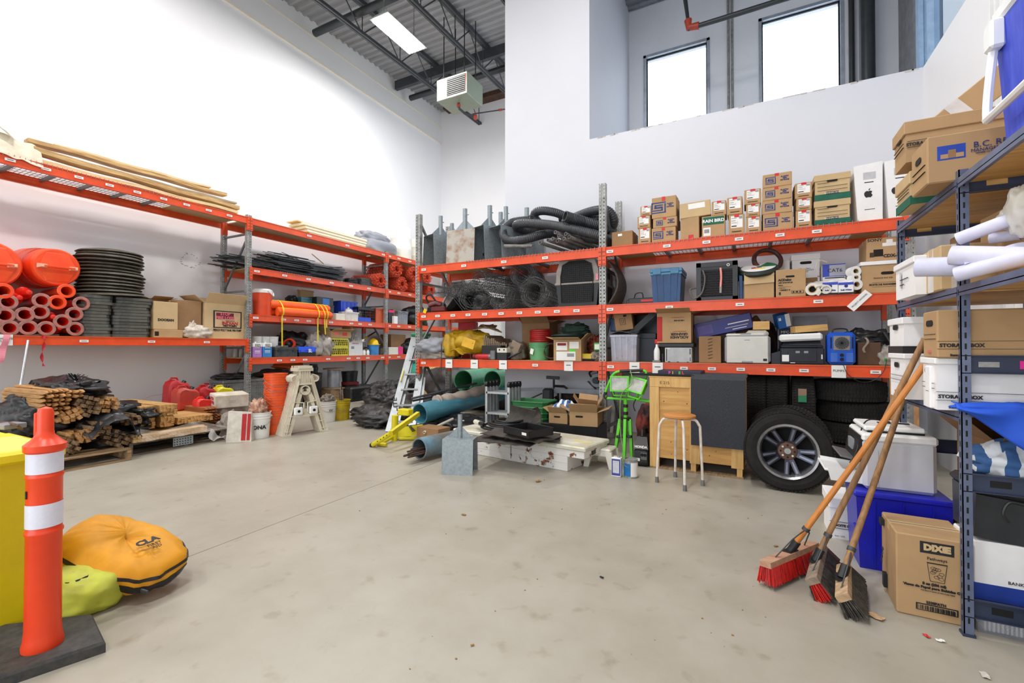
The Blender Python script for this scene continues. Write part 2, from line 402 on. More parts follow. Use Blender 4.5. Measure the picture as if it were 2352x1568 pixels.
o=obj('gas_line',G().tube([p1,p2],.016,8),pp);tag(o,'thin black gas line with red fitting beside the unit heater','pipe')
obj('pipe_fitting',G().tube([p1+(p2-p1)*.75,p1+(p2-p1)*.85],.03,8),rp,o)
# recess pipes
c0=onY(1583,66,8.6);tp=onY(1566,-60,8.6);c1=onY(1860,-20,8.6)
o=obj('sprinkler_pipe',G().tube([tp,c0,c1],.045,12),pp);tag(o,'black sprinkler pipe with a red elbow in front of the tall windows','pipe')
obj('elbow',G().tube([c0+(tp-c0).normalized()*.16,c0+(tp-c0).normalized()*.02,c0+(c1-c0).normalized()*.16],.065,12),rp,o)
for k,px in enumerate((1673,1682)):
    p=onY(px,200,YE-.03)
    o=obj('conduit',G().tube([(p.x,p.y,ZP-.1),(p.x,p.y,ZR)],.022,8),'galv');tag(o,['left','right'][k]+' one of two grey conduits between the tall windows','conduit','conduits between the windows')
p=onY(1956,100,YE-.1);p_=onY(1992,100,YE-.3)
o=obj('drain_pipe',G().tube([(p.x,p.y,ZP-.1),(p.x,p.y,ZR)],.045,14),pp,smooth=True);tag(o,'thin black vertical drain pipe right of the windows','pipe')
o=obj('drain_pipe',G().tube([(p_.x,p_.y,ZP-.1),(p_.x,p_.y,ZR)],.11,18),pp,smooth=True);tag(o,'thick black vertical drain pipe right of the windows','pipe')
# unseen door opening behind the camera, added to let daylight in; side posts only
g=G()
for x in (DX0-.1,DX1+.1):g.box(x-.04,Y0,0,x+.04,Y0+.06,DZ+.1)
struct('door_1',g,'steel')
# ================================================================ PALLET RACKS
def post_g(H,w=.092,d=.07):
    g=G();t=.003
    xs=[(-w/2,-.031),(-.015,.015),(.031,w/2)]
    g.box(xs[0][0],-d,0,xs[0][1],-d+t,H);g.box(xs[2][0],-d,0,xs[2][1],-d+t,H)
    g.box(-.015,-d+.006,0,.015,-d+.006+t,H)
    g.box(-.017,-d,0,-.013,-d+.008,H).box(.013,-d,0,.017,-d+.008,H)
    g.box(-w/2,-d,0,-w/2+t,0,H);g.box(w/2-t,-d,0,w/2,0,H)
    z=.0
    while z <H-.05:
        for a,b in ((-.031,-.015),(.015,.031)):g.box(a,-d,z,b,-d+t,z+.032)
        z += .05
    return g
def front_frame(o,x):return x
NPOST={}
def frame(parent,x,H,depth,braces=True):
    """upright frame, local: posts at y=0 (front) and y=depth, braces between"""
    f=obj('upright_frame',G(),'galv',parent,loc=(x,0,0))
    if H not in NPOST:NPOST[H]=mesh('post',post_g(H))
    obj('post',NPOST[H],'galv',f,loc=(0,.07,0));obj('post',NPOST[H],'galv',f,loc=(0,depth,0))
    obj('foot_plate',G().box(-.07,-.03,0,.07,.1,.006),'galv',f)
    for k in range(int(H/1.1)+1):
        z=.2+k*1.1
        if z <H-.05:obj('brace',G().bar((0,.08,z),(0,depth-.06,z),.03,.035),'brace',f)
        if z+1.0 <H:obj('brace',G().bar((0,.08,z+.05 if k %2 else z+1.0),(0,depth-.06,z+1.0 if k %2 else z+.05),.03,.035),'brace',f)
    return f
def rbeam(parent,x0,x1,y,z,front=True,stickers=()):
    """step beam, top at z"""
    x0 += .05;x1 -= .05;h=.125
    b=obj('beam',G().box(x0,y-.005,z-h,x1,y+.045,z).box(x0,y-.012 if front else y,z-h,x1,y-.004,z-h+.012).box(x0,y-.012,z-.012,x1,y-.004,z),'beam',parent)
    for xx,s in ((x0,-1),(x1,1)):
        g=G().box(min(xx,xx+s*.045),y-.022,z-.25,max(xx,xx+s*.045),y-.002,z+.005)
        g.box(min(xx,xx+s*-.004),y-.02,z-.25,max(xx,xx+s*-.004),y+.03,z-.1)
        q=obj('bracket',g,'beam',b)
        if front:
            g=G()
            for k in range(4):
                for dx in (.014,.032):g.box(xx+s*dx-.004,y-.024,z-.235+k*.055,xx+s*dx+.004,y-.021,z-.222+k*.055)
            obj('bracket_holes',g,'dark',b)
    for (u,w,h_) in stickers:
        obj('label_sticker',G().box(u-w/2,y-.015,z-.065-h_/2,u+w/2,y-.0125,z-.065+h_/2),'lab',b)
        obj('lettering',G().box(u-w*.3,y-.0158,z-.065-h_*.1,u+w*.3,y-.015,z-.065+h_*.1),'ink',b)
    return b
def wdeck(parent,x0,x1,dep,z):
    g=G();s=.0025;x=x0+.02
    while x <x1:
        g.bar((x,-.02,z),(x,dep-.01,z),.005);g.bar((x,-.018,z+.012),(x,-.018,z-.03),.005);x += .052
    y=.06
    while y <dep-.02:g.bar((x0,y,z+.004),(x1,y,z+.004),.005);y += .11
    o=obj('wire_deck',g,'wire',parent)
    k=x0+.2
    while k <x1:obj('deck_support',G().box(k-.02,.04,z-.045,k+.02,dep-.04,z-.006),'brace',o);k += .42
def pdeck(parent,x0,x1,dep,z):
    k=x0;n=max(1,round((x1-x0)/.55));st=(x1-x0)/n
    for i in range(n):obj('deck_board',G().box(x0+i*st+.003,.0,z-.016,x0+(i+1)*st-.003,dep,z+.001),'ply',parent)
XF,XBk=-8.49,-9.35;YF,YBk=6.05,6.98;DPL=.86;DPR=.93
# left row: local x = world y
LR=thing('pallet_rack','long orange beamed pallet rack standing along the left wall','rack',(XF,0,0),R90)
FL=[1.68,5.44,9.20,12.9]
for y in FL:frame(LR,y,3.86,DPL)
ZL1,ZLT=1.47,3.81;ZL={'a':1.11,'b':1.95,'c':2.86,'d':3.81}
def lx(px,py=800,inset=0):return onX(px,py,XF-inset).y
def stk(pxs,f,w=.11,h=.032):return [(f(p),w,h) for p in pxs]
for z in (ZL1,ZLT):
    rbeam(LR,FL[0],FL[1],0,z,True,stk([17,100,176,247,311,372,425,476,524] if z >3 else [192,347,474],lx,.10,.034));rbeam(LR,FL[0],FL[1],DPL-.05,z,False)
for z in ZL.values():
    st={'d':[708,796,879],'c':[588,652,707,760,805,846],'b':[586,650,680,708,759,806,826,849],'a':[641,672,700,753,800,822,844,878]}[[k for k in ZL if ZL[k]==z][0]]
    rbeam(LR,FL[1],FL[2],0,z,True,stk(st,lx,.11,.036));rbeam(LR,FL[1],FL[2],DPL-.05,z,False)
    rbeam(LR,FL[2],FL[3],0,z,True,stk([893,915,940],lx,.11,.036));rbeam(LR,FL[2],FL[3],DPL-.05,z,False)
wdeck(LR,FL[0]+.05,lx(425),DPL,ZLT);pdeck(LR,lx(425),FL[1]-.05,DPL,ZLT)
pdeck(LR,FL[0]+.05,FL[1]-.05,DPL,ZL1)
pdeck(LR,FL[1]+.05,FL[2]-.05,DPL,3.81)
pdeck(LR,FL[1]+.05,lx(640),DPL,2.86);wdeck(LR,lx(640),lx(850),DPL,2.86);pdeck(LR,lx(850),FL[2]-.05,DPL,2.86)
pdeck(LR,FL[1]+.05,FL[2]-.05,DPL,1.95);pdeck(LR,FL[1]+.05,FL[2]-.05,DPL,1.11)
for z in ZL.values():pdeck(LR,FL[2]+.05,FL[3]-.05,DPL,z)
# centre/right row: local x = world x
RR=thing('pallet_rack','orange beamed pallet rack standing free in front of the right wall','rack',(0,YF,0),0)
FR=[-4.905,-1.74,1.50];ZR_=[1.12,1.89,2.67]
for x in FR:frame(RR,x,3.55 if x <1 else 2.72,DPR)
def rx(px,py=800,inset=0):return onY(px,py,YF+inset).x
ST={(0,0):[974,1033,1091,1157,1230,1307],(0,1):[974,1006,1041,1076,1114,1152,1194,1236,1280,1325],(0,2):[974,1066,1158,1253],
      (1,0):[1403,1458,1511,1571,1635,1701,1770,1846,1925,2010],(1,1):[1402,1538,1700,1880],(1,2):[1402,1533,1624,1699,1793,1878]}
for b in (0,1):
    for i,z in enumerate(ZR_):
        rbeam(RR,FR[b],FR[b+1],0,z,True,[(rx(p),.09,.036) for p in ST[(b,i)]] );rbeam(RR,FR[b],FR[b+1],DPR-.05,z,False)
for px,s in ((1033,'WINCH'),(1091,'PIPE'),(1157,'PUMP'),(1307,'SPARE PARTS'),(1458,'PRINT'),(1511,'PRINT'),(1925,'PUMPS')):
    x=rx(px);o=obj('paper_sign',G().box(x-.065,-.024,1.12-.135,x+.065,-.0165,1.12+.0),'lab',RR)
    if s=='PUMPS':text(s,.035,o,loc=(x,-.025,1.06))
    else:obj('lettering',G().box(x-.035,-.025,1.06,x+.035,-.024,1.07),'ink',o)
pdeck(RR,FR[0]+.05,rx(1070),DPR,2.67);wdeck(RR,rx(1070),FR[1]-.05,DPR,2.67)
pdeck(RR,FR[0]+.05,FR[1]-.05,DPR,1.89);pdeck(RR,FR[0]+.05,FR[1]-.05,DPR,1.12)
pdeck(RR,FR[1]+.05,rx(1480),DPR,2.67);wdeck(RR,rx(1480),rx(1985),DPR,2.67);pdeck(RR,rx(1985),FR[2]-.05,DPR,2.67)
pdeck(RR,FR[1]+.05,FR[2]-.05,DPR,1.89);pdeck(RR,FR[1]+.05,FR[2]-.05,DPR,1.12)
ORD=['first','second','third','fourth','fifth','sixth','seventh','eighth','ninth','tenth','eleventh','twelfth','thirteenth','fourteenth']
# ================================================================ GENERIC BUILDERS
def fit(side,px0,px1,pyt,z0,inset,D,rz=0):
    """real position and size of something whose front face stands inset behind the rack's front plane"""
    if side=='L':
        q=XF-inset;a=onX(px0,pyt,q);b=onX(px1,pyt,q);m=onX((px0+px1)/2,pyt,q)
        return (q-D/2,(a.y+b.y)/2,z0),b.y-a.y,m.z-z0,R90+rz
    q=YF+inset;a=onY(px0,pyt,q);b=onY(px1,pyt,q);m=onY((px0+px1)/2,pyt,q)
    return ((a.x+b.x)/2,q+D/2,z0),b.x-a.x,m.z-z0,rz
logo_b=mat('blue_logo_ink',(44,70,130),.7,var=.03);hole=mat('dark_hole',(30,24,20),.9)
def decor(t,W,D,H,items,prefix=''):
    for n_,it in enumerate(items):
        f,k=it[0],it[1]
        wd,off=(W,-D/2) if f=='f' else (D,-W/2)
        T=Matrix.Identity(4) if f=='f' else Matrix.Rotation(-R90,4,'Z') if f=='s' else Matrix.Rotation(R90,4,'Z')
        if k=='r':
            u0,v0,u1,v1,m=it[2:7]
            pr=.0008 +.0005*n_
            obj(it[7] if len(it) >7 else 'printed_mark',G().box((u0-.5)*wd,off-pr,v0*H,(u1-.5)*wd,off+.001,v1*H,T),m,t)
        elif k=='t':
            u,v,size,s,m=it[2:7];kw=it[7] if len(it) >7 else {}
            text(s,size,t,m,((u-.5)*wd,off-.0016-.0005*n_,v*H),T=T,**kw)
        elif k=='h':   # hand hole
            u,v,w,h=it[2:6]
            P=[((u-.5)*wd +(w/2-h/2)*sx +h/2*math.cos(a),v*H +h/2*math.sin(a)) for sx,a in [(1,-R90),(1,-R90/2),(1,0),(1,R90/2),(1,R90),(-1,R90),(-1,R90*1.5),(-1,PI),(-1,-R90*1.5),(-1,-R90)]]
            obj('hand_hole',G().prism(P,0,.001,T@Matrix.Translation((0,off-.0005*n_,0))@Matrix.Rotation(R90,4,'X')),hole,t)
        elif k=='S':   # square spiral logo
            u,v,s,m=it[2:6];g=G();cx=(u-.5)*wd;cz=v*H
            for P in ([(.78,.72),(.28,.72),(.28,.48),(.78,.48),(.78,.24),(.02,.24)],[(1.0,.96),(.04,.96),(.04,.42)],[(1.0,.80),(1.0,.02),(.02,.02)]):
                for a,b in zip(P,P[1:]):
                    x0,x1=sorted((a[0],b[0]));z0,z1=sorted((a[1],b[1]));e=.055
                    g.box(cx+(x0-.5-e)*s*1.25,off-.0015-.0005*n_,cz+(z0-.5-e)*s,cx+(x1-.5+e)*s*1.25,off+.001,cz+(z1-.5+e)*s,T)
            obj('printed_logo',g,m,t)
def carton(label,F,D,m='card',kind='taped',items=(),name='cardboard_box',cat='box',group=None,lidm=None,tilt=None,tape='card3',lidh=.07):
    loc,W,H,rz=F
    t=thing(name,label,cat,loc,rz,group)
    if tilt:t.rotation_euler=(tilt[0],tilt[1],rz)
    if kind=='open':
        g=G();k=.004
        g.box(-W/2,-D/2,0,W/2,D/2,k).box(-W/2,-D/2,k,W/2,-D/2+k,H).box(-W/2,D/2-k,k,W/2,D/2,H).box(-W/2,-D/2+k,k,-W/2+k,D/2-k,H).box(W/2-k,-D/2+k,k,W/2,D/2-k,H)
        obj('body',g,m,t)
        for (ax,s,L) in (('x',1,W),('x',-1,W),('y',1,D),('y',-1,D)):
            fl=min(W,D)*.42;a=random.uniform(.2,1.1)
            if ax=='x':
                y=s*D/2;o=obj('flap',G().box(-L/2+.004,0,-k/2,L/2-.004,fl,k/2),m,t,loc=(0,y,H),rot=(a if s >0 else PI-a,0,0))
            else:
                x=s*W/2;o=obj('flap',G().box(0,-L/2+.004,-k/2,fl,L/2-.004,k/2),m,t,loc=(x,0,H),rot=(0,-a if s >0 else PI+a,0))
    elif kind=='lid':
        obj('body',G().box(-W/2+.006,-D/2+.006,0,W/2-.006,D/2-.006,H-.01),m,t)
        lm=lidm or m
        g=G().box(-W/2-.004,-D/2-.004,H-lidh,W/2+.004,D/2+.004,H,c=.004)
        obj('lid',g,lm,t)
    else:
        obj('body',G().box(-W/2,-D/2,0,W/2,D/2,H,c=.006),m,t)
        if kind=='taped':
            obj('tape',G().box(-W/2-.001,-.025,H-.04,W/2+.001,.025,H+.0012),tape,t)
            obj('flap_seam',G().box(-W/2+.004,-.0012,H+.0011,W/2-.004,.0012,H+.0022),hole,t)
    decor(t,W,D,H,items)
    return t
def bucket(label,loc,r,h,m,name='bucket',cat='bucket',group=None,rz=0,r0=None,handle=True,rim=True,lid=None,tilt=None):
    r0=r0 or r*.86
    t=thing(name,label,cat,loc,rz,group)
    if tilt:t.rotation_euler=tilt
    def R(z):return r0+(r-r0)*z/h
    pr=[(0.001,0),(r0,0),(R(h*.76),h*.76)]
    if rim:pr += [(R(h*.76)+.006,h*.765),(R(h*.76)+.006,h*.78),(R(h*.8),h*.79),(R(h*.86),h*.86),(R(h*.86)+.006,h*.865),(R(h*.86)+.006,h*.88),(R(h*.9),h*.89),(r,h*.975),(r+.007,h*.98)]
    pr += [(r+.007,h),(r-.004,h),(R(h*.3)-.006,h*.3),(.001,h*.3)]
    obj('body',G().lathe(pr,28),m,t,True)
    if handle:
        pts=[(-(r+.01)*math.cos(a),-(r+.012)*math.sin(a)*.92 if True else 0,h*.82-(r*1.05)*math.sin(a)*.75) for a in [PI*i/14 for i in range(15)]]
        obj('handle',G().tube(pts,.0028,6),'wire',t,True)
        for s in (-1,1):obj('handle_ear',G().lathe([(.012,-.012),(.012,.012)],10,Matrix.Translation((s*(r+.004),0,h*.82))@Matrix.Rotation(R90,4,'Y')),m,t)
    if lid:obj('lid',G().lathe([(.001,h+.012),(r,h+.014),(r+.012,h+.006),(r+.012,h-.02),(r+.006,h-.02)],28),lid,t,True)
    return t
def tote(label,F,D,m,lidm=None,name='storage_tote',cat='bin',taper=.9,group=None,ribs=True,lidh=.04):
    loc,W,H,rz=F;t=thing(name,label,cat,loc,rz,group);b=taper;k=.01
    hb=H-(lidh if lidm else 0);g=G()
    def ring(w,d,z):return [(-w/2,-d/2,z),(w/2,-d/2,z),(w/2,d/2,z),(-w/2,d/2,z)]
    o,i=ring(W*b,D*b,0),ring(W-.02,D-.02,hb);n0=ring(W*b-.02,D*b-.02,.01);n1=ring(W-.034,D-.034,hb)
    g.add(o+i+n1+n0,[(3,2,1,0)]+[(k_,(k_+1) %4,(k_+1) %4+4,k_+4) for k_ in range(4)]+[(4+k_,4+(k_+1) %4,8+(k_+1) %4,8+k_) for k_ in range(4)]+[(8+k_,8+(k_+1) %4,12+(k_+1) %4,12+k_) for k_ in range(4)]+[(12,13,14,15)])
    obj('body',g,m,t)
    if ribs:
        for u in (-.34,-.12,.12,.34):
            obj('rib',G().hexa([(u*W*b-.012,-D*b/2-.006,.02),(u*W*b+.012,-D*b/2-.006,.02),(u*W*b+.012,-D*b/2+.01,.02),(u*W*b-.012,-D*b/2+.01,.02)],
                [(u*W-.012,-D/2+.002,hb-.03),(u*W+.012,-D/2+.002,hb-.03),(u*W+.012,-D/2+.016,hb-.03),(u*W-.012,-D/2+.016,hb-.03)]),m,t)
    obj('rim',G().box(-W/2,-D/2,hb-.03,W/2,-D/2+.012,hb-.004).box(-W/2,D/2-.012,hb-.03,W/2,D/2,hb-.004).box(-W/2,-D/2+.012,hb-.03,-W/2+.012,D/2-.012,hb-.004).box(W/2-.012,-D/2+.012,hb-.03,W/2,D/2-.012,hb-.004),lidm or m,t)
    if lidm:
        obj('lid',G().box(-W/2-.005,-D/2-.005,hb,W/2+.005,D/2+.005,H-.01,c=.008).box(-W/2+.04,-D/2+.04,H-.012,W/2-.04,D/2-.04,H,c=.004),lidm,t)
        for s in (-1,1):obj('latch',G().box(s*W*.28-.05,-D/2-.014,hb-.025,s*W*.28+.05,-D/2-.004,H-.012,c=.004),lidm,t)
    return t
def jerry(label,loc,W,D,H,rz,m,cap='black',tilt=None):
    t=thing('jerry_can',label,'fuel can',loc,rz,'fuel cans on the lath stack')
    if tilt:t.rotation_euler=(tilt[0],tilt[1],rz)
    P=[(-W/2,0),(W/2,0),(W/2,H*.72),(W*.34,H*.86),(W*.05,H*.9),(-W*.2,H*.98),(-W*.42,H*.9),(-W/2,H*.76)]
    g=G();n=len(P);c=.82
    vs=[]
    for y,k in ((-D/2,c),(-D*.36,1),(D*.36,1),(D/2,c)):vs += [(x*k,y,H*.45+(z-H*.45)*k) for x,z in P]
    fs=[tuple(range(n)),tuple(range(3*n,4*n))[::-1]]
    for q in range(3):fs += [(q*n+i,(q+1)*n+i,(q+1)*n+(i+1) %n,q*n+(i+1) %n) for i in range(n)]
    g.add(vs,fs);obj('body',g,m,t,True)
    obj('cap',G().lathe([(.028,0),(.028,.035),(.022,.045),(.001,.045)],14,Matrix.Translation((W*.26,0,H*.86))@Matrix.Rotation(.5,4,'Y')),cap,t,True)
    obj('handle',G().tube([(-W*.36,0,H*.93),(-W*.3,0,H*1.03),(-W*.05,0,H*1.03),(W*.03,0,H*.92)],.014,8),m,t,True)
    for s in (-1,1):obj('molded_rib',G().bar((-W*.3,-D*.46,H*.2),(W*.3,-D*.46,H*.62) if s >0 else (-W*.3,-D*.46,H*.62),.012,.012),m,t)
    return t
def heap(name,label,cat,loc,r,m,amp=.16,fr=2.4,seed=1,rz=0,group=None,sq=1.0,flat=True,parent=None,nu=40,nv=22,crease=.5):
    o=obj(name,G().blob((0,0,r[2]*.72 if flat else 0),r,amp,fr,seed,nu,nv,flat,sq,crease),m,parent,2,loc=loc,rot=(0,0,rz))
    return tag(o,label,cat,group) if parent is None else o
film=mat('black_plastic_film',(20,20,22),.32,rgb2=(46,46,48),scale=6,bump=.25)
greyt=mat('grey_tarp',(150,152,160),.5,var=.06,scale=4,bump=.15)
yelt=mat('yellow_tarp',(196,158,22),.55,rgb2=(150,112,20),scale=5,bump=.2,thr=(.25,.6))
# ================================================================ LEFT RACK, top level
lum=wood('rough_lumber',(214,182,126),(160,118,68),4,axis=1);lum2=wood('pale_lumber',(232,210,168),(204,174,122),4,axis=1);lumg=wood('grey_lumber',(178,168,150),(146,132,112),5,axis=1)
def board(label,a,b,w,h,m,inset,side='L'):
    A=onX(*a,XF-inset);B=onX(*b,XF-inset);N=14;d=B-A;g=G();t=0
    pts=[A+d*i/N+Vector((0,0,.008*math.sin(i*1.1+inset*9))) for i in range(N+1)]
    for p,q in zip(pts,pts[1:]):g.bar(p,q,w,h)
    o=obj('lumber_board',g,m);tag(o,label,'board','rough boards on the top shelf')
board('pale rough board lying lowest at the front of the top shelf',(84,372),(541,488),.16,.05,lum2,.12)
board('thick brown rough board on top of the pale one, longest on the top shelf',(72,345),(544,478),.18,.07,lum,.18)
board('grey weathered board behind the thick brown board',(220,385),(540,467),.12,.03,lumg,.34)
board('rough board raised behind the others near the wall',(60,322),(516,449),.16,.055,lum,.5)
board('thin pale board lying on top of the rearmost board',(120,333),(480,432),.14,.03,lum2,.54)
pap=mat('beige_canvas',(222,212,192),.8,rgb2=(196,184,162),scale=7,bump=.2)
p0=onX(0,300,XF-.1);y0=onX(-60,330,XF).y;y1=onX(92,340,XF-.1).y
def canv(u,v):
    y=y0+(y1-y0)*u;zc=4.17-.10*u
    x=XF+.03-.75*v;z=zc -(.33*max(0,1-v*4.5)) +.035*noise.noise(Vector((u*5,v*5,2)))
    return (x,y+.05*noise.noise(Vector((v*4,u*3,0))),z)
o=obj('canvas_sheet',G().sheet(canv,24,20,.006),pap,smooth=True);tag(o,'creased beige canvas sheet folded over the end of the boards','sheet')
o=obj('canvas_sheet',G().sheet(lambda u,v:(XF-.02-.5*v,y0+(y1-.25-y0)*u+.1*v,4.40-.2*u*u-.17*max(0,1-v*3)+.02*noise.noise(Vector((u*7,v*5,9)))),20,14,.006),mat('pale_canvas',(236,230,214),.8,bump=.2),smooth=True);tag(o,'paler beige sheet laid on top of the creased canvas','sheet')
# bay two, top: foam boards, folded tarp, barrels
cf=mat('cream_foam',(238,228,204),.75,var=.03)
for i in range(4):
    ya,yb=onX(700-8*i,540,XF-.3).y,onX(850+3*i,560,XF-.3).y
    o=obj('foam_board',G().box(XF-.62,ya+.1*i*.3,3.815+.062*i,XF-.14+.01*i,yb,3.87+.062*i),cf);tag(o,['cream foam board, lowest of the stack on the top shelf','cream foam board, second from the bottom of the stack','cream foam board, third from the bottom of the stack','cream foam board, topmost of the stack on the top shelf'][i],'board','cream boards stacked on the top shelf')
o=obj('timber_offcut',G().box(XF-.55,onX(682,540,XF-.2).y,4.065,XF-.2,onX(712,540,XF-.2).y,4.09),lum2);tag(o,'small pale timber offcut on top of the cream foam boards','board')
F=fit('L',838,917,556,3.816,.08,.5)
heap('folded_tarp','folded silver grey tarp block with a rolled end on the top shelf','tarp',(XF-.36,F[0][1],3.816),(.34,F[1]/2*1.02,.20),greyt,.10,2,3,sq=.6)
heap('rolled_tarp','rolled silver grey tarp on top of the folded tarp block','tarp',(XF-.36,F[0][1]-.08,4.08),(.24,F[1]/2*.8,.16),greyt,.14,3,5,sq=.8)
barw=mat('white_barrel_plastic',(240,238,230),.45,var=.02)
def barrel(label,px,r,h,inset):
    y=onX(px,560,XF-inset).y;t=thing('plastic_barrel',label,'barrel',(XF-inset,y,3.816),0,'white barrels on the top shelf')
    obj('body',G().lathe([(.001,0),(r*.92,0),(r,.05),(r*1.0,h*.3),(r*1.03,h*.33),(r,h*.36),(r,h*.64),(r*1.03,h*.67),(r,h*.7),(r,h*.92),(r*.95,h-.03),(r*.93,h),(r*.88,h),(r*.86,h-.02),(.001,h-.02)],32),barw,t,True)
    obj('bung',G().lathe([(.03,h-.02),(.03,h+.01),(.001,h+.01)],12,Matrix.Translation((.1,.05,0))),barw,t)
barrel('tall white plastic barrel standing on the top shelf by the grey tarp',921,.30,.92,.40)
barrel('white plastic barrel half hidden behind the steel post',962,.28,.76,.42)
# ================================================================ LEFT RACK, orange barrels and tubes (z 1.47)
zb=ZL1+.004
org=mat('orange_traffic_plastic',(248,92,44),.32,rgb2=(236,70,30),scale=3);orr=mat('red_traffic_plastic',(238,52,34),.3,rgb2=(214,36,28),scale=4)
scuff=mat('scuffed_tube_end',(196,120,108),.6,rgb2=(128,100,92),scale=12)
beige=mat('cream_handle',(240,190,160),.5)
def drum(label,px,py,r,inset=.0,tilt=.06):
    p=onX(px,py,XF-inset);t=thing('traffic_drum',label,'traffic drum',(p.x,p.y,p.z),0,'orange traffic drums lying on the shelf',rot=(0,R90+tilt,0))
    # local z points to +X
    pr=[(.001,-.86),(r*1.12,-.86),(r*1.12,-.8),(r*1.1,-.55),(r*1.03,-.54),(r*1.03,-.52),(r*1.06,-.51),(r*1.04,-.3),(r*.98,-.29),(r*.98,-.27),(r*1.01,-.26),(r*.99,-.1),(r*.95,-.085),(r*.95,-.06),(r*.98,-.05),(r*.97,-.0),(r*.9,.025),(.001,.03)]
    obj('body',G().lathe(pr,36),org,t,True)
    for s in (-1,1):   # sloping flats of the drum top
        obj('top_recess',G().hexa([(s*.02,-r*.72,.03),(s*r*.75,-r*.45,.03),(s*r*.75,r*.45,.03),(s*.02,r*.72,.03)][::s],[(s*.02,-r*.72,.055),(s*r*.7,-r*.4,.034),(s*r*.7,r*.4,.034),(s*.02,r*.72,.055)][::s]),org,t)
    h=obj('handle',G().box(-.014,-r*.62,.10,.014,r*.62,.125,c=.006),org,t)
    for s in (-1,1):obj('handle_bracket',G().hexa([(-.03,s*r*.62-.05,.04),(.03,s*r*.62-.05,.04),(.03,s*r*.62+.05,.04),(-.03,s*r*.62+.05,.04)],[(-.016,s*r*.6-.03,.12),(.016,s*r*.6-.03,.12),(.016,s*r*.6+.03,.12),(-.016,s*r*.6+.03,.12)]),beige,h)
drum('orange traffic drum lying on its side with cream handle on its end',130,614,.265,.12)
drum('orange traffic drum cut off by the left edge of the picture',-22,606,.30,.10,.0)
def cone_tube(label,px,py,kind,dz=0):
    p=onX(px,py,XF-.02 if kind <2 else XF-.1);a=random.uniform(-.05,.05);b=random.uniform(-.02,.03)
    t=thing('delineator_tube',label,'traffic post',(p.x,p.y,p.z),0,'delineator tubes piled on the shelf',rot=(0,R90+b,a))
    m=orr if kind != 1 else org
    if kind <2:
        obj('body',G().lathe([(.062,.0),(.064,-.03),(.060,-.06),(.058,-.78),(.045,-.80),(.045,-.82),(.054,-.82),(.068,-.78),(.068,-.08),(.074,-.04),(.095,-.012),(.098,.0)],20,caps=False),m,t,True)
        obj('flare',G().lathe([(.062,.0),(.062,.006),(.094,.006),(.100,.0),(.100,-.01)],20,caps=False),scuff if kind==0 else org,t,True)
    else:
        obj('body',G().lathe([(.06,-.82),(.066,-.8),(.066,-.16),(.085,-.14),(.085,-.11),(.05,-.08),(.042,-.05),(.04,.04),(.03,.075),(.001,.085)],18),m,t,True)
TB=[(18,693,0),(96,690,0),(187,697,0),(11,724,0),(57,722,0),(92,716,0),(171,721,0),(144,738,0),(22,753,0),(65,752,0),(107,754,0),(173,755,0),
      (153,668,1),(132,694,1),(8,668,1),(62,672,2),(40,684,2),(118,728,2),(133,752,2),(-20,745,0),(-22,712,0)]
pos=['in the top row, leftmost with a dirty flare','with the greyest flared end, top middle','at the upper right corner of the pile','at the left in the second row','with the widest end, second row','tucked behind the widest end','at the right in the second row','in the middle of the right half','in the bottom row at the left','in the bottom row, second from the left','in the bottom row with the grey rim and hanging tag','in the bottom right corner',
       'bright orange end right under the drum','bright orange end beside the rubber stack','bright orange end at far left under the drum','turned with its rounded grip end outwards, upper left','grip end outwards beside the leftmost ends','grip end outwards in the centre of the pile','grip end outwards in the bottom row','partly outside the picture, lower','partly outside the picture, upper']
for (px,py,k),s in zip(TB,pos):cone_tube('orange delineator tube '+s if k != 1 else 'delineator tube, '+s,px,py,k)
# caution tapes hanging over the beam
o=obj('flagging_tape',G().sheet(lambda u,v:(XF+.03+.01*math.sin(v*9),onX(14,790,XF).y-.03+.06*u-.06*v,1.48-.36*v),2,12,.001),mat('pink_tape',(232,140,156),.5));tag(o,'faded pink flagging tape hanging over the beam','tape')
def ct(u,v):
    a=v*9;y=onX(97,790,XF).y;return (XF+.03+.02*math.sin(a)*(u-.5),y+.012*math.sin(v*7)+.035*(u-.5)*math.cos(a),1.48-.42*v)
o=obj('caution_tape',G().sheet(ct,2,26,.001),mat('red_caution_tape',(196,26,40),.45,var=.3,scale=20));tag(o,'twisted red danger tape hanging from the pile of tubes','tape')
x=onX(5,785,XF).y
o=obj('paper_sign',G().box(-.09,-.02,-.12,.09,-.016,.02),'lab',LR,loc=(x,0,1.46));text('CONCRETE\nCURE',.035,o,loc=(0,-.021,-.05))
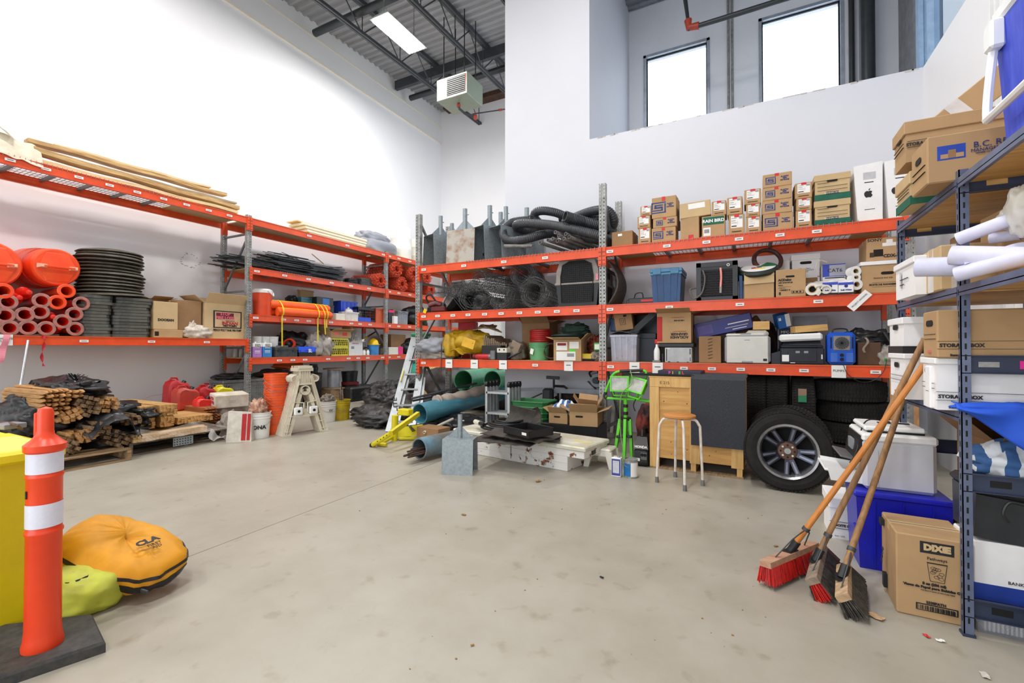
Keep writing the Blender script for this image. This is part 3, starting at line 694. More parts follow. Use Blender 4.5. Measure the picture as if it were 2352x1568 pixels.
# rubber barrel rings (tyre-ring shaped bases) in a tall stack
ring_m=mat('black_rubber_ring',(44,43,40),.5,rgb2=(84,78,66),scale=9,bump=.1,thr=(.45,.8))
cy=onX(252,640,XF-.44).y
for i in range(14):
    r=.415+random.uniform(-.02,.02);z=2.10+i*.052
    if i==0:r=.46
    th=.052
    me=G().lathe([(r*.55,.0),(r*.96,.004),(r,.012),(r*.985,.022),(r*.9,.046 if i <13 else .05),(r*.6,.05),(r*.55,.03),(r*.55,0)],40,caps=False)
    if i==13:me=G().lathe([(.001,.075),(r*.5,.068),(r*.92,.03),(r,.006),(r*.96,0),(.001,0)],40)
    o=obj('barrel_base',me,ring_m,smooth=True,loc=(XF-.43+random.uniform(-.02,.02),cy+random.uniform(-.025,.025),z),rot=(random.uniform(-.015,.015) +(.04 if i==0 else 0),random.uniform(-.01,.01),0))
    tag(o,['lowest and widest black rubber ring of the round stack','black rubber ring second from the bottom'][i] if i <2 else ('domed black rubber ring on top of the round stack' if i==13 else 'black rubber ring in the round stack, %s from the bottom' %ORD[i]),'rubber base','round rubber barrel bases')
sq_m=mat('black_rubber_block',(50,54,56),.7,rgb2=(92,92,84),scale=7,bump=.25,thr=(.42,.8))
for s,(pa,pb) in enumerate(((183,261),(264,349))):
    ya=onX(pa,730,XF-.03).y;yb=onX(pb,730,XF-.03).y;n=13
    for i in range(n):
        z=zb+i*.0475;q=random.uniform(-.018,.018)+(.02 if i >9 else 0)
        w=(yb-ya)
        P=[(-w/2,-.30),(-w/2+.06,-.36),(w/2-.06,-.36),(w/2,-.30),(w/2,.30),(w/2-.06,.36),(-w/2+.06,.36),(-w/2,.3)]
        P=[(-a,b) for a,b in P[::-1]]
        o=obj('rubber_block',G().prism([(b,a) for a,b in P][::-1],0,.042),sq_m,loc=(XF-.40+random.uniform(-.01,.01),(ya+yb)/2+q,z),rot=(0,0,random.uniform(-.02,.02)))
        tag(o,'black rubber post base in the %s square stack, %s from the bottom' %(['left','right'][s],ORD[i]),'rubber base','square rubber bases in two stacks')
# boxes
inkb=mat('print_black',(34,28,26),.8);red_p=mat('print_red',(176,36,40),.8)
carton('tall cardboard box marked DOOSAN standing on a flat box',fit('L',353,409,693,zb+.135,.06,.40),.40,'card3','taped',[('f','t',.5,.34,.055,'DOOSAN','ink',dict(bold=.003))])
carton('flat cardboard box under the DOOSAN box',fit('L',354,420,757,zb,.05,.5),.5,'card','taped',[('f','r',.02,.2,.16,.75,hole,'hole')])
carton('plain brown cardboard box between DOOSAN box and fire pump box',fit('L',408,463,690,zb,.12,.5),.5,'card2','taped')
carton('open cardboard box lying behind the DOOSAN box',fit('L',346,392,688,zb,.5,.3),.3,'card2','open')
F=fit('L',471,561,698,zb,.08,.5)
t=carton('large cardboard fire pump box with open flaps and a printed panel',F,.5,'card3','open',[
    ('f','r',.20,.30,.93,.80,'ink','print_frame'),('f','r',.24,.33,.90,.77,mat('print_tan',(206,172,132),.8),'print_panel'),
    ('f','r',.27,.56,.72,.74,mat('print_maroon',(124,34,50),.8),'print_cloud'),('f','t',.56,.24,.055,'FEDCO POLY TANK FIRE PUMP','ink',dict(width=F[1]*.72,bold=.002))])
W,D,H=F[1],.5,F[2]
text('STOP\nFIRE LOSS!',.075,t,mat('print_pink',(232,120,130),.8),((.50-.5)*W,-D/2-.006,.65*H),bold=.003)
text('WITH SMITH',.03,t,'ink',((.62-.5)*W,-D/2-.004,.51*H));text('INDIAN',.085,t,red_p,((.62-.5)*W,-D/2-.004,.44*H),bold=.003)
text('FIRE PUMPS',.05,t,'ink',((.62-.5)*W,-D/2-.004,.365*H),bold=.002);
heap('grain_bag','limp off-white bag slumped in front of the plain brown box','bag',(XF-.14,onX(451,770,XF-.15).y,zb),(.14,.24,.13),mat('dirty_white_bag',(222,212,198),.7,rgb2=(180,168,156),scale=14,bump=.2),.2,2.5,8)
p=onX(438,742,XF-.14);heap('bag_neck','','',(0,0,0),(.05,.06,.09),MATS['dirty_white_bag'],.3,4,3,parent=bpy.data.objects['grain_bag'],flat=False).location=(0,-.08,.2)
# ================================================================ LEFT FLOOR: tools, stakes, laths, cans
def stick(name,label,cat,a,b,r,m,grip=None):
    o=obj(name,G().tube([a,(a+b)/2,b],r,10),m,smooth=True);tag(o,label,cat)
    if grip:obj('grip',G().tube([a+(b-a)*grip[0],a+(b-a)*grip[1]],r*1.18,10),grip[2],o,True)
    return o
hw_=wood('handle_wood',(188,138,82),(150,104,58),4,axis=2)
stick('wooden_stick','short wooden tool handle leaning at the left beside the yellow bin','handle',onX(36,985,-7.4),onX(22,892,-7.7),.022,hw_)
stick('aluminium_pole','long aluminium pole with blue grips leaning against the shelf beam','pole',onX(36,950,-7.9),onX(64,782,XF+.04),.016,mat('aluminium_tube',(190,192,196),.3,.7),(.0,.07,mat('blue_grip',(40,60,150),.5)))
stick('pickaxe_handle','wooden tool handle with a black grip leaning at the left','handle',onX(10,980,-7.9),onX(76,876,-8.6),.024,hw_,(.66,1.0,'black'))
stick('wooden_stick','thin dark tool handle lying low at the left edge','handle',onX(-10,915,-7.9),onX(22,965,-7.5),.014,mat('dark_wood',(90,56,40),.6))
bl=mat('rusty_blade',(150,80,50),.6,.2)
o=obj('hammer_head',G().cbox(onX(20,978,-7.3),(.10,.24,.08),.01),bl);tag(o,'rust brown steel tool head lying behind the yellow bin','tool')
palw=wood('pallet_wood',(176,146,108),(120,94,66),5,axis=1)
def pallet(label,x0,x1,y0,y1,m,h=.14,dark=False):
    t=thing('wooden_pallet',label,'pallet',((x0+x1)/2,(y0+y1)/2,0));W=y1-y0;D=x1-x0
    for s in (-1,0,1):obj('stringer',G().box(-D/2,s*(W/2-.02)-.02,.018,D/2,s*(W/2-.02)+.02,h-.02),m,t)
    n=7
    for i in range(n):a=-D/2+i*(D-.09)/(n-1);obj('deck_board',G().box(a,-W/2,h-.02,a+.09,W/2,h,c=.002),m,t)
    for i in range(3):a=-D/2+i*(D-.09)/2;obj('bottom_board',G().box(a,-W/2,0,a+.09,W/2,.018),m,t)
    return t
pallet('wooden pallet under the pile of black wrapped stakes',-7.55,-6.40,1.42,2.70,palw)
t=pallet('grey weathered pallet under the lath bundles',-7.75,-6.60,2.76,4.02,wood('grey_pallet_wood',(128,114,98),(84,74,64),5,axis=1),.16)
g=G().box(.575,-.16,.03,.58,.08,.14)
q=obj('mending_plate',g,'galv2',t);g=G()
for i in range(7):
    for j in range(3):g.box(.58,-.15+i*.032,.045+j*.032,.582,-.138+i*.032,.057+j*.032)
obj('plate_holes',g,'dark',q)
stk_m=wood('stake_wood',(206,160,104),(160,112,64),5,axis=0);stk_d=wood('dark_stake_wood',(150,120,88),(100,78,56),5,axis=0)
EM=[onX(px,py,-6.48) for px,py in [(0,0)]]
st_flat=mesh('stake',G().box(-1.15,-.0195,-.0195,0,.0195,.0195));st_flat.materials.append(stk_m)
st_dark=mesh('stake',G().box(-1.15,-.0195,-.0195,0,.0195,.0195));st_dark.materials.append(stk_d)
gp=G().box(-1.15,-.02,-.02,-.09,.02,.02);gp.add([(-.09,-.02,-.02),(-.09,.02,-.02),(-.09,.02,.02),(-.09,-.02,.02),(0,-.004,.004),(0,.004,.004)],[(0,1,5,4),(1,2,5),(2,3,4,5),(3,0,4)])
st_point=mesh('stake',gp);st_point.materials.append(stk_m)
BN=[(136,925,5,6,'p',0,'upper left bundle of pointed wooden stakes in the black wrap'),(208,934,5,5,'d',.4,'upper middle bundle of greyish square stakes'),(256,930,4,4,'f',.3,'upper right bundle of golden square stakes beside the laths'),
      (170,956,5,3,'f',.5,'bundle of square stakes in the middle of the pile'),(306,964,4,3,'d',.2,'right end bundle of dark stakes at the laths'),(168,1016,4,5,'f',.3,'bright bundle of square stakes low in the pile'),
      (278,1028,6,4,'d',.5,'low bundle of dusty stakes at the right under the folded plastic'),(150,1048,5,4,'d',.6,'lowest left bundle of grey stakes on the pallet'),(232,982,5,3,'d',.3,'shadowed bundle of stakes under the grey plastic fold'),(205,1000,4,3,'f',.5,'short golden bundle beside the folded plastic'),(180,905,5,2,'p',.1,'few pointed stakes peeking out at the top of the pile')]
for px,py,nc,nr,kd,ja,lab in BN:
    p=onX(px,py,-6.50);p.z=max(p.z,.16+nr*.021)
    t=thing('stake_bundle',lab,'stakes',(p.x+random.uniform(-.06,.03),p.y,p.z),0,'bundles of survey stakes');roll=random.uniform(-ja,ja)
    t.rotation_euler=(roll,0,0);me={'p':st_point,'f':st_flat,'d':st_dark}[kd]
    for i in range(nc):
        for j in range(nr):
            if (i in (0,nc-1) and j in (0,nr-1)) and random.random() <.6:continue
            o=obj('stake',me,None if False else stk_m,t,loc=(random.uniform(-.07,.03),(i-(nc-1)/2)*.047+random.uniform(-.003,.003),(j-(nr-1)/2)*.046+random.uniform(-.003,.003)),rot=(random.uniform(-.3,.3),random.uniform(-.01,.01),0))
# black wrap: lumps behind the ends and over the top
def wrap(label,pts,seed,m=film):
    g=G()
    for (px,py,X,ry,rz_,rx_) in pts:p=onX(px,py,X);g.blob((p.x,p.y,max(p.z,rz_*.8+.15)),(rx_,ry,rz_),.22,2.8,seed,44,26,False,.9,1.1);seed += 1
    o=obj('plastic_wrap',g,m,smooth=2);return tag(o,label,'plastic sheet')
wrap('shiny black plastic wrapped over the top of the stake pile',[(160,893,-7.2,.26,.13,.5)],3)
wrap('black plastic bunched at the upper left of the stake pile',[(100,917,-7.25,.20,.14,.45)],13)
wrap('black plastic hanging at the far left of the stake pile',[(66,955,-7.25,.22,.2,.5)],23)
wrap('dark plastic filling the middle of the stake pile',[(195,965,-7.4,.50,.25,.60)],33)
wrap('dark plastic around the lower stakes',[(200,1022,-7.3,.50,.16,.58)],43)
wrap('black plastic over the right shoulder of the stake pile',[(292,950,-7.25,.22,.12,.52)],53)
p=onX(262,985,-6.42)
def fold(u,v):
    a=u*PI*.98;r=.30;y=p.y-.25+.52*u;z=.52+.16*math.sin(a)*(1)-(.34*max(0,u-.75)*4*.6 if u >.75 else 0)-(.12*(1-u))
    return (-6.40-.35*v+.05*noise.noise(Vector((u*4,v*3,1))),y+.03*v,z-.14*(1-v)*(1 if .05 <u <.95 else .5)+.03*noise.noise(Vector((u*6,v*6,4))))
o=obj('plastic_flap',G().sheet(fold,26,14,.004),mat('grey_black_plastic',(58,60,62),.35,rgb2=(30,30,32),scale=8,bump=.2),smooth=True);tag(o,'grey black plastic flap folded open over the low stakes','plastic sheet')
g=G()
for k in range(16):a=Vector(onX(171,872,-7.0));g.bar(a+Vector((0,random.uniform(-.05,.05),-.03)),a+Vector((random.uniform(-.05,.05),random.uniform(-.12,.12),random.uniform(.0,.09))),.02,.003)
o=obj('torn_tuft',g,film);o['kind']='stuff';tag(o,'torn tuft of black plastic at the top of the stake pile','plastic scrap')
# lath bundles
lathm=wood('lath_wood',(216,174,112),(170,124,70),6,axis=0);lath2=wood('pale_lath_wood',(224,192,138),(190,150,96),6,axis=0)
lme=mesh('lath',G().box(-1.2,-.019,-.006,0,.019,.006,c=.001));lme.materials.append(lathm)
lme2=mesh('lath',G().box(-1.2,-.019,-.006,0,.019,.006,c=.001));lme2.materials.append(lath2)
blk=mesh('block',G().box(-1.0,-.019,-.019,0,.019,.019,c=.001));blk.materials.append(lath2)
def laths(label,y0,y1,z0,z1,x,me,dy=.041,dz=.0125,wave=.012,name='lath'):
    t=thing('lath_bundle',label,'laths',(x,(y0+y1)/2,z0),0,'bundles of wooden laths');ny=max(1,int((y1-y0)/dy));nz=max(1,int((z1-z0)/dz))
    for i in range(ny):
        ph=random.uniform(0,6)
        for j in range(nz):
            o=bpy.data.objects.new(name,me);COL.objects.link(o);o.parent=t
            o.location=(wave*math.sin(j*.7+ph)+random.uniform(-.01,.01),y0-(y0+y1)/2+(i+.5)*dy,(j+.5)*dz)
    return t
def yy(px,py,X):return onX(px,py,X).y
X1=-6.75
laths('golden lath bundle at the left of the lath stack, upper layer',yy(322,940,X1),yy(362,940,X1),.43,.58,X1,lme)
laths('golden lath bundle next to the left one, upper layer',yy(364,940,X1),yy(405,940,X1),.43,.57,X1+.03,lme)
laths('golden lath bundle at the left, lower layer',yy(322,970,X1),yy(364,970,X1),.28,.425,X1,lme)
laths('golden lath bundle in the middle, lower layer',yy(366,970,X1),yy(404,970,X1),.285,.425,X1+.02,lme)
laths('golden lath bundle right of the middle, level with the small fuel can',yy(408,960,X1),yy(491,960,X1),.285,.375,X1,lme)
laths('pale stack of square timber ends under the golden laths',yy(398,985,X1),yy(470,985,X1),.165,.28,X1+.05,blk,.04,.04,.0,'timber')
laths('pale timber stack at the bottom of the pallet under clear wrap',yy(306,1010,X1+.2),yy(476,1010,X1+.2),.165,.27,X1+.20,blk,.04,.04,.0,'timber')
lp_=mesh('lath',gp);lp_.materials.append(wood('pointed_stake_red',(176,112,66),(130,76,44),6,axis=0))
for px,py,n,m_,s in ((494,952,4,5,'bundle of pointed reddish pegs at the right of the lath stack'),(505,985,4,4,'low bundle of pointed pegs tied with a white strap')):
    p=onX(px,py,-6.85);t=thing('peg_bundle',s,'stakes',(p.x,p.y,max(.25,p.z)),0,'bundles of pointed pegs')
    for i in range(n):
        for j in range(m_):obj('peg',lp_,'tan',t,loc=(random.uniform(-.03,.0),(i-n/2)*.042,(j-m_/2+.5)*.042),rot=(random.uniform(-.1,.1),0,0))
obj('strap',G().box(-.3,-.09,-.09,-.27,.08,.09,c=.01),'white',t)
wr=mat('clear_stretch_film',(235,225,215),.15,alpha=.30,bump=.5,scale=14)
def filmf(u,v):
    y=yy(300,1000,X1)+(yy(520,990,X1)-yy(300,1000,X1))*u;top=.33-.08*u-.04*math.sin(u*9)
    return (X1+.24+.02*math.sin(u*22+v*5)+.02*noise.noise(Vector((u*9,v*4,0))),y,.17+(top-.17)*v)
o=obj('stretch_film',G().sheet(filmf,40,10),wr,smooth=True);tag(o,'clear stretch film sagging around the pale timber stack','plastic film')
def loosef(u,v):
    A=onX(480,985,-6.6);B=onX(533,1010,-6.5);q=A+(B-A)*u;return (q.x-.05+.1*v+.02*math.sin(u*14),q.y+.03*math.sin(v*5),max(.02,q.z-.12*v*(1-u)+.03*math.sin(u*9+v*3)))
o=obj('stretch_film',G().sheet(loosef,20,8),mat('milky_film',(210,206,202),.3,alpha=.6,bump=.4));tag(o,'milky loose film trailing off the right end of the pallet','plastic film')
# fuel cans, on the laths (real supports: rear of the stack / low crates)
rc=mat('red_can',(178,28,34),.4,var=.08);rc2=mat('faded_red_can',(206,66,48),.45,rgb2=(170,60,50),scale=4);yc=mat('yellow_can',(218,204,20),.4)
def can(label,px0,px1,pyt,pyb,X,m,D=.2,tilt=None,rz=0):
    a=onX(px0,pyb,X);b=onX(px1,pyb,X);c=onX((px0+px1)/2,pyt,X);z0=onX((px0+px1)/2,pyb,X).z
    return jerry(label,(X,(a.y+b.y)/2,z0),b.y-a.y,D,(c.z-z0)/1.03,R90+rz,m,tilt=tilt)
laths('pale stack of square timber on the floor under the yellow spouted fuel can',3.86,4.72,.0,.30,-7.45,blk,.045,.045,.0,'timber')
laths('pale lath stack at the wall carrying the tall fuel can',yy(395,940,-7.95),yy(500,940,-7.95),.16,.33,-7.97+.02,lme2,.08,.04)
can('tall dark red fuel can at the rear against the wall',377,428,868,941,-7.95,rc,.24,(0,.06))
can('faded red fuel can in front of the tall one',399,451,886,940,-7.55,rc2,.22)
can('red fuel can with yellow spout behind the small can',451,491,884,941,-7.75,rc,.2)
can('small bright red fuel can on the laths',447,484,912,944,-7.2,mat('bright_red_can',(226,48,40),.38),.16)
can('dark red fuel can half hidden at the rear right',463,496,880,930,-8.1,mat('dark_red_can',(140,22,34),.4),.2)
can('yellow fuel can behind the white carton',490,531,885,925,-7.95,yc,.2)
o=obj('red_string',G().tube(spline([onX(322,922,-7.6),onX(345,910,-7.8),onX(372,905,-8),onX(378,900,-8)]),.002,4),rc);tag(o,'thin red string curling from the tall fuel can','string')
cb=mat('dirty_white_carton',(226,222,208),.7,rgb2=(190,180,160),scale=6)
p=onX(526,938,-7.05)
t=thing('white_carton','dirty white carton with red lettering lying tilted on the sacks','box',(p.x,p.y,p.z),0);t.rotation_euler=(.10,.0,R90-.25)
obj('body',G().cbox((0,0,.14),(.46,.28,.20),.012),cb,t);obj('label',G().box(-.232,-.12,.06,-.2305,.11,.22),'lab',t);text('LATEX\nGLOVES',.06,t,red_p,(-.234,0,.15),'s',bold=.002)
obj('printed_mark',G().box(-.05,-.143,.11,.05,-.1405,.16),mat('faint_print',(190,186,176),.8),t)
sk=mat('cement_sack',(176,166,150),.8,rgb2=(140,130,118),scale=10,bump=.25)
heap('cement_sack','slumped grey sack standing under the white carton','sack',onZ(532,992),(.17,.26,.33),sk,.14,2,4,sq=.75)
heap('rag_pile','crumpled grey rag between the sack and the seed bag','rag',onZ(528,1003),(.10,.14,.2),mat('grey_rag',(168,160,148),.9,rgb2=(120,112,104),scale=16,bump=.3),.3,3,9)
p=onZ(553,1012)
t=thing('seed_bag','white and red paper seed bag standing by the white bucket','bag',p,R90-.9)
obj('body',G().hexa([(-.16,-.08,0),(.16,-.08,0),(.16,.08,0),(-.16,.08,0)],[(-.15,-.03,.42),(.14,-.02,.40),(.14,.02,.40),(-.15,.03,.42)]),mat('bag_paper',(214,208,196),.6,rgb2=(186,178,164),scale=9,bump=.3),t)
for x0,x1,mm in ((.03,.085,red_p),(.10,.14,red_p)):obj('red_stripe',G().hexa([(x0,-.083,.02),(x1,-.083,.02),(x1,-.08,.02),(x0,-.08,.02)],[(x0,-.032,.38),(x1,-.03,.38),(x1,-.027,.38),(x0,-.028,.38)]),mm,t)
# ================================================================ LEFT RACK, bays two and three
def zL(k):return ZL[k]+.004
# --- z 2.86: piles of black flat bars, coil, grating blocks
bar_m=mat('black_bar_plastic',(34,36,38),.45,rgb2=(66,68,68),scale=10)
barme=[mesh('bar',G().box(-.45-.03*k,-.018,-.006,.45+.03*k,.018,.006)) for k in range(3)]
for q in barme:q.materials.append(bar_m)
ya,yb=onX(530,620,XF-.3).y,onX(770,620,XF-.3).y
NB=[('left',ya,ya+.75,.24),('middle',ya+.8,ya+1.75,.42),('right',ya+1.8,yb,.34)]
for lab,y0,y1,h in NB:
    t=thing('edging_pile','untidy pile of flat black plastic bars, %s third of the third shelf' %lab,'plastic bars',(XF-.4,(y0+y1)/2,zL('c')),R90,'piles of black bars on the third shelf')
    n=95 if lab != 'left' else 45;W=(y1-y0)
    for i in range(n):
        k=i/n;z=.01+(h-.02)*k
        obj('bar',random.choice(barme),bar_m,t,loc=(random.uniform(-.12,.12)*(W/.9),random.uniform(-.3,.3),z+.01*random.random()),rot=(random.uniform(-.2,.2),random.uniform(-.02,.02),random.uniform(-.07,.07)))
    for i in range(4):
        obj('bar',barme[0],bar_m,t,loc=(random.uniform(-W*.3,W*.3),-.2,h*.85),rot=(.3,random.uniform(-.22,.22),random.uniform(-.3,.3)))
p=onX(735,600,XF-.2);o=obj('wood_strip',G().bar(p+Vector((0,-.22,.13)),p+Vector((0,.10,-.04)),.03,.008),lum2);tag(o,'thin pale wood strip sticking out of the pile of black bars','stick')
def coil(label,loc,R,r,turns,m,name='hose_coil',cat='hose',rot=(0,0,0),h=None,n=28,jit=.02):
    h=h if h is not None else turns*r*1.6;pts=[]
    for i in range(turns*n+1):
        a=2*PI*i/n;q=R*(1+jit*math.sin(a*.37+i*.05));pts.append((q*math.cos(a),q*math.sin(a),r+h*i/(turns*n)))
    o=obj(name,G().tube(pts,r,8),m,smooth=True,loc=loc,rot=rot);return tag(o,label,cat)
coil('coil of black hose on the third shelf, right of the black bars',(XF-.3,onX(806,640,XF-.3).y,zL('c')),.17,.018,5,'black',h=.12)
gm=mat('grey_grating',(72,74,76),.55,var=.15,scale=9)
for i in range(5):
    y=onX(846,640,XF-.1).y
    g=G();W=.5
    g.box(-W/2,-.2,0,W/2,-.16,.035).box(-W/2,.16,0,W/2,.2,.035)
    for k in range(9):x=-W/2+k*(W-.02)/8;g.box(x,-.16,0,x+.02,.16,.03)
    g.box(-W/2,-.01,.0,W/2,.01,.03)
    o=obj('drain_grate',g,gm,loc=(XF-.3,y+random.uniform(-.02,.02),zL('c')+.002+i*.04),rot=(0,0,R90+random.uniform(-.04,.04)))
    tag(o,['lowest','second lowest','middle','second highest','topmost'][i]+' black drain grate in the stack on the third shelf','grate','stack of drain grates')
# --- orange fence rolls (bay 3, z 2.86)
fen=mat('orange_fence_plastic',(222,84,50),.5,var=.15,scale=9)
def mesh_roll(name,label,cat,loc,R,L,m,turns=4,cell=.055,r=.003,rz=0,rot=None,group=None,inner=.35,seed=1,na=18,flat=1.0):
    """roll of netting: zig-zag strands on a spiral; local axis y, front at -y"""
    rnd=random.Random(seed);g=G();cols=int(L/cell)
    tot=turns*na
    def P(i,y):
        a=2*PI*i/na;q=R*(inner+(1-inner)*i/tot)*(1+.05*math.sin(a*1.7+seed));return Vector((q*math.cos(a),y,q*math.sin(a)*flat))
    for c in range(cols+1):
        y=-L/2+c*cell
        pts=[P(i+.0,y+(cell*.32 if (i+c) %2 else -cell*.32)) for i in range(tot+1)]
        for a,b in zip(pts,pts[1:]):g.bar(a,b,r*2,r*2)
        if c <cols:
            for i in range(c %2,tot,2):
                g.bar(P(i,y+(cell*.32 if (i+c) %2 else -cell*.32)),P(i,y+cell+(cell*.32 if (i+c+1) %2 else -cell*.32)),r*2,r*2)
    o=obj(name,g,m,loc=loc);o.rotation_euler=rot or (0,0,rz);return tag(o,label,cat,group)
z0=zL('c')
for i,(px,pz,R,s) in enumerate([(868,0,.19,'leftmost in the bottom row'),(918,0,.20,'second from the left in the bottom row'),(950,0,.19,'beside the steel post in the bottom row'),(985,0,.18,'right of the steel post in the bottom row'),(905,.36,.22,'in the top row with the widest end'),(945,.35,.21,'in the top row beside the steel post'),(975,.33,.2,'in the top row behind the sign bases')]):
    y=onX(px,650,XF-.05).y
    t=mesh_roll('fence_roll','roll of orange safety fence, '+s,'fence roll',(XF-.42,y,z0+R+pz),R,.95,fen,6,.05,.0045,R90,group='orange fence rolls',seed=i,na=22)
# --- z 1.95
cool=thing('water_cooler','round orange drinks cooler with white lid and white spigot side','cooler',(XF-.20,onX(603,690,XF-.2).y,zL('b')),R90)
cr=(onX(623,690,XF-.2).y-onX(583,690,XF-.2).y)/2
ch=onX(603,664,XF-.2).z-zL('b')
obj('body',G().lathe([(.001,0),(cr*.86,0),(cr*.9,.03),(cr*.97,ch*.84),(.001,ch*.84)],32),mat('cooler_orange',(226,76,36),.45,var=.05),cool,True)
obj('lid',G().lathe([(cr*.99,ch*.84),(cr*1.0,ch*.86),(cr*1.0,ch*.95),(cr*.8,ch),(.001,ch)],32),'white',cool,True)
obj('handle',G().tube([(cr*.9,-.09,ch*.9),(cr*.6,-cr*1.02,ch*.74),(-.02,-cr*1.02,ch*.93)],.012,8),'white',cool,True)
boom=mat('orange_boom_fabric',(250,96,30),.5,var=.04,scale=5,bump=.1);ys=mat('yellow_strap',(232,206,20),.5)
ya,yb=onX(625,710,XF-.02).y,onX(757,715,XF-.02).y
for i,(x,z,ty,s) in enumerate(((XF-.02,.085,.2,'lower front'),(XF-.10,.235,0,'upper'),(XF-.22,.085,.1,'rear lower'))):
    pts=spline([(x,ya+ty*.6,zL('b')+z),(x,ya+ty*.6+.05,zL('b')+z),(x+.01,(ya+yb)/2,zL('b')+z+.005),(x,yb-.06,zL('b')+z),(x,yb,zL('b')+z)],6)
    n=len(pts);rr=[.084*min(1,.35+min(k,n-1-k)*.3) for k in range(n)]
    o=obj('spill_boom',G().tube(pts,.08,16,rr=rr),boom,smooth=True);tag(o,'%s one of the long orange tubes bundled with yellow straps' %s,'boom','orange booms on the second shelf')
    obj('top_seam',G().tube([(p.x+.02,p.y,p.z+r_*.98) for p,r_ in zip(pts,rr)],.008,6),ys,o)
def strap(label,px,dz,y2=0):
    y=onX(px,710,XF+.05).y;z=zL('b');w=.03
    P=[(XF-.30,z+.30),(XF-.10,z+.335),(XF+.02,z+.25),(XF+.085,z+.13),(XF+.075,z+.02),(XF+.04,z-.03),(XF+.045,z-dz)]
    g=G();m_=len(P);vs=[]
    for k,(x,zz_) in enumerate(spline([(a,0,b) for a,b in P],5)[i][::2] if False else [(q.x,q.z) for q in spline([(a,0,b) for a,b in P],5)]):vs += [(x,y-w/2+y2*k*.0012,zz_),(x,y+w/2+y2*k*.0012,zz_)]
    g.add(vs,[(2*k,2*k+1,2*k+3,2*k+2) for k in range(len(vs)//2-1)])
    o=obj('ratchet_strap',g,ys);tag(o,label,'strap','yellow straps around the orange booms')
strap('yellow strap at the left of the orange booms, hanging down to the black toolbox',649,.62)
strap('yellow strap at the right of the orange booms, hanging longest',731,.52);strap('yellow strap end hanging just right of the longest one',739,.35,3);strap('short yellow strap end hanging rightmost under the booms',751,.20)
for px,l in ((640,'left'),(673,'right')):
    bucket('orange bucket lid down behind the orange booms, %s one' %l,(XF-.50,onX(px,690,XF-.5).y,zL('b')),.165,.36,mat('bucket_orange',(236,90,40),.4,var=.04),group='orange buckets on the second shelf',r0=.15)
carton('teal grey plastic case behind the orange booms',fit('L',692,722,683,zL('b'),.42,.3),.3,mat('teal_plastic',(70,128,146),.45),'lid',lidh=.05,name='tool_case',cat='case')
carton('open cardboard box behind the teal case',fit('L',690,720,670,zL('b')+.003,.74,.1),.1,'card','open')
o=heap('helmet_bag','small black bag with yellow patch lying near the wall','bag',(XF-.62,onX(672,668,XF-.6).y,zL('b')+.37),(.1,.14,.09),film,.2,3,4)
carton('long black equipment case with a blue label',fit('L',726,768,700,zL('b'),.22,.4),.4,'black','lid',[('f','r',.3,.7,.75,1.0,'lab')],name='tool_case',cat='case',lidh=.03)
carton('flat black case with blue and white label on the long black case',fit('L',728,766,683,zL('b')+.25,.26,.3),.3,'black','plain',[('f','r',.35,.15,.75,.9,mat('blue_label',(40,110,190),.5))],name='tool_case',cat='case')
tote('blue plastic tote without lid on the second shelf',fit('L',783,822,692,zL('b'),.30,.4),.4,mat('royal_blue',(22,66,196),.4),None,taper=.9,name='storage_tote')
F=fit('L',794,825,716,zL('b'),.03,.25);t=tote('small translucent white tub holding a crumpled bag',F,.25,mat('milky_plastic',(226,218,210),.4,alpha=.85),None,name='plastic_tub',ribs=False)
heap('plastic_bag','crumpled white plastic bag sticking out of the small tub','bag',(F[0][0],F[0][1],F[0][2]+.03),(.07,.11,.15),mat('bag_film',(232,226,226),.3,bump=.4,alpha=.9),.3,3.5,12)
carton('shallow white box lying left of the small tub',fit('L',772,796,720,zL('b'),.06,.2),.2,'offw','plain',name='flat_box')
g=G();F=fit('L',822,862,706,zL('b'),.14,.4);W=F[1];H=F[2]
def crate(name,label,F,D,m,holes=(4,7),group=None,cat='crate',diag=False):
    loc,W,H,rz=F;t=thing(name,label,cat,loc,rz,group);g=G();k=.012
    for (W_,D_,T) in ((W,D,Matrix.Identity(4)),(W,D,Matrix.Rotation(PI,4,'Z')),(D,W,Matrix.Rotation(R90,4,'Z')),(D,W,Matrix.Rotation(-R90,4,'Z'))):
        y=-D_/2;g.box(-W_/2,y,0,W_/2,y+k,H*.16,T).box(-W_/2,y,H*.82,W_/2,y+k,H,T).box(-W_/2,y,H*.16,-W_/2+.03,y+k,H*.82,T).box(W_/2-.03,y,H*.16,W_/2,y+k,H*.82,T)
        n=holes[1]
        for i in range(1,n):x=-W_/2+.03+(W_-.06)*i/n;s=.018 if diag else 0;g.hexa([T@Vector(q) for q in [(x-.004-s,y+.002,H*.16),(x+.004-s,y+.002,H*.16),(x+.004-s,y+k,H*.16),(x-.004-s,y+k,H*.16)]],[T@Vector(q) for q in [(x-.004+s,y+.002,H*.82),(x+.004+s,y+.002,H*.82),(x+.004+s,y+k,H*.82),(x-.004+s,y+k,H*.82)]])
        for j in range(1,holes[0]):z=H*(.16+.66*j/holes[0]);g.box(-W_/2+.03,y+.002,z-.004,W_/2-.03,y+k,z+.004,T)
    g.box(-W/2+k,-D/2+k,.0,W/2-k,D/2-k,.008)
    obj('basket',g,m,t);return t
crate('plastic_crate','black slotted plastic crate beside the blue tote',F,.4,'black')
carton('flat blue plastic tray in front of the black crate',fit('L',824,852,729,zL('b'),.02,.12),.12,'royal' if 'royal' in M else MATS['royal_blue'],'plain',name='plastic_tray',cat='tray')
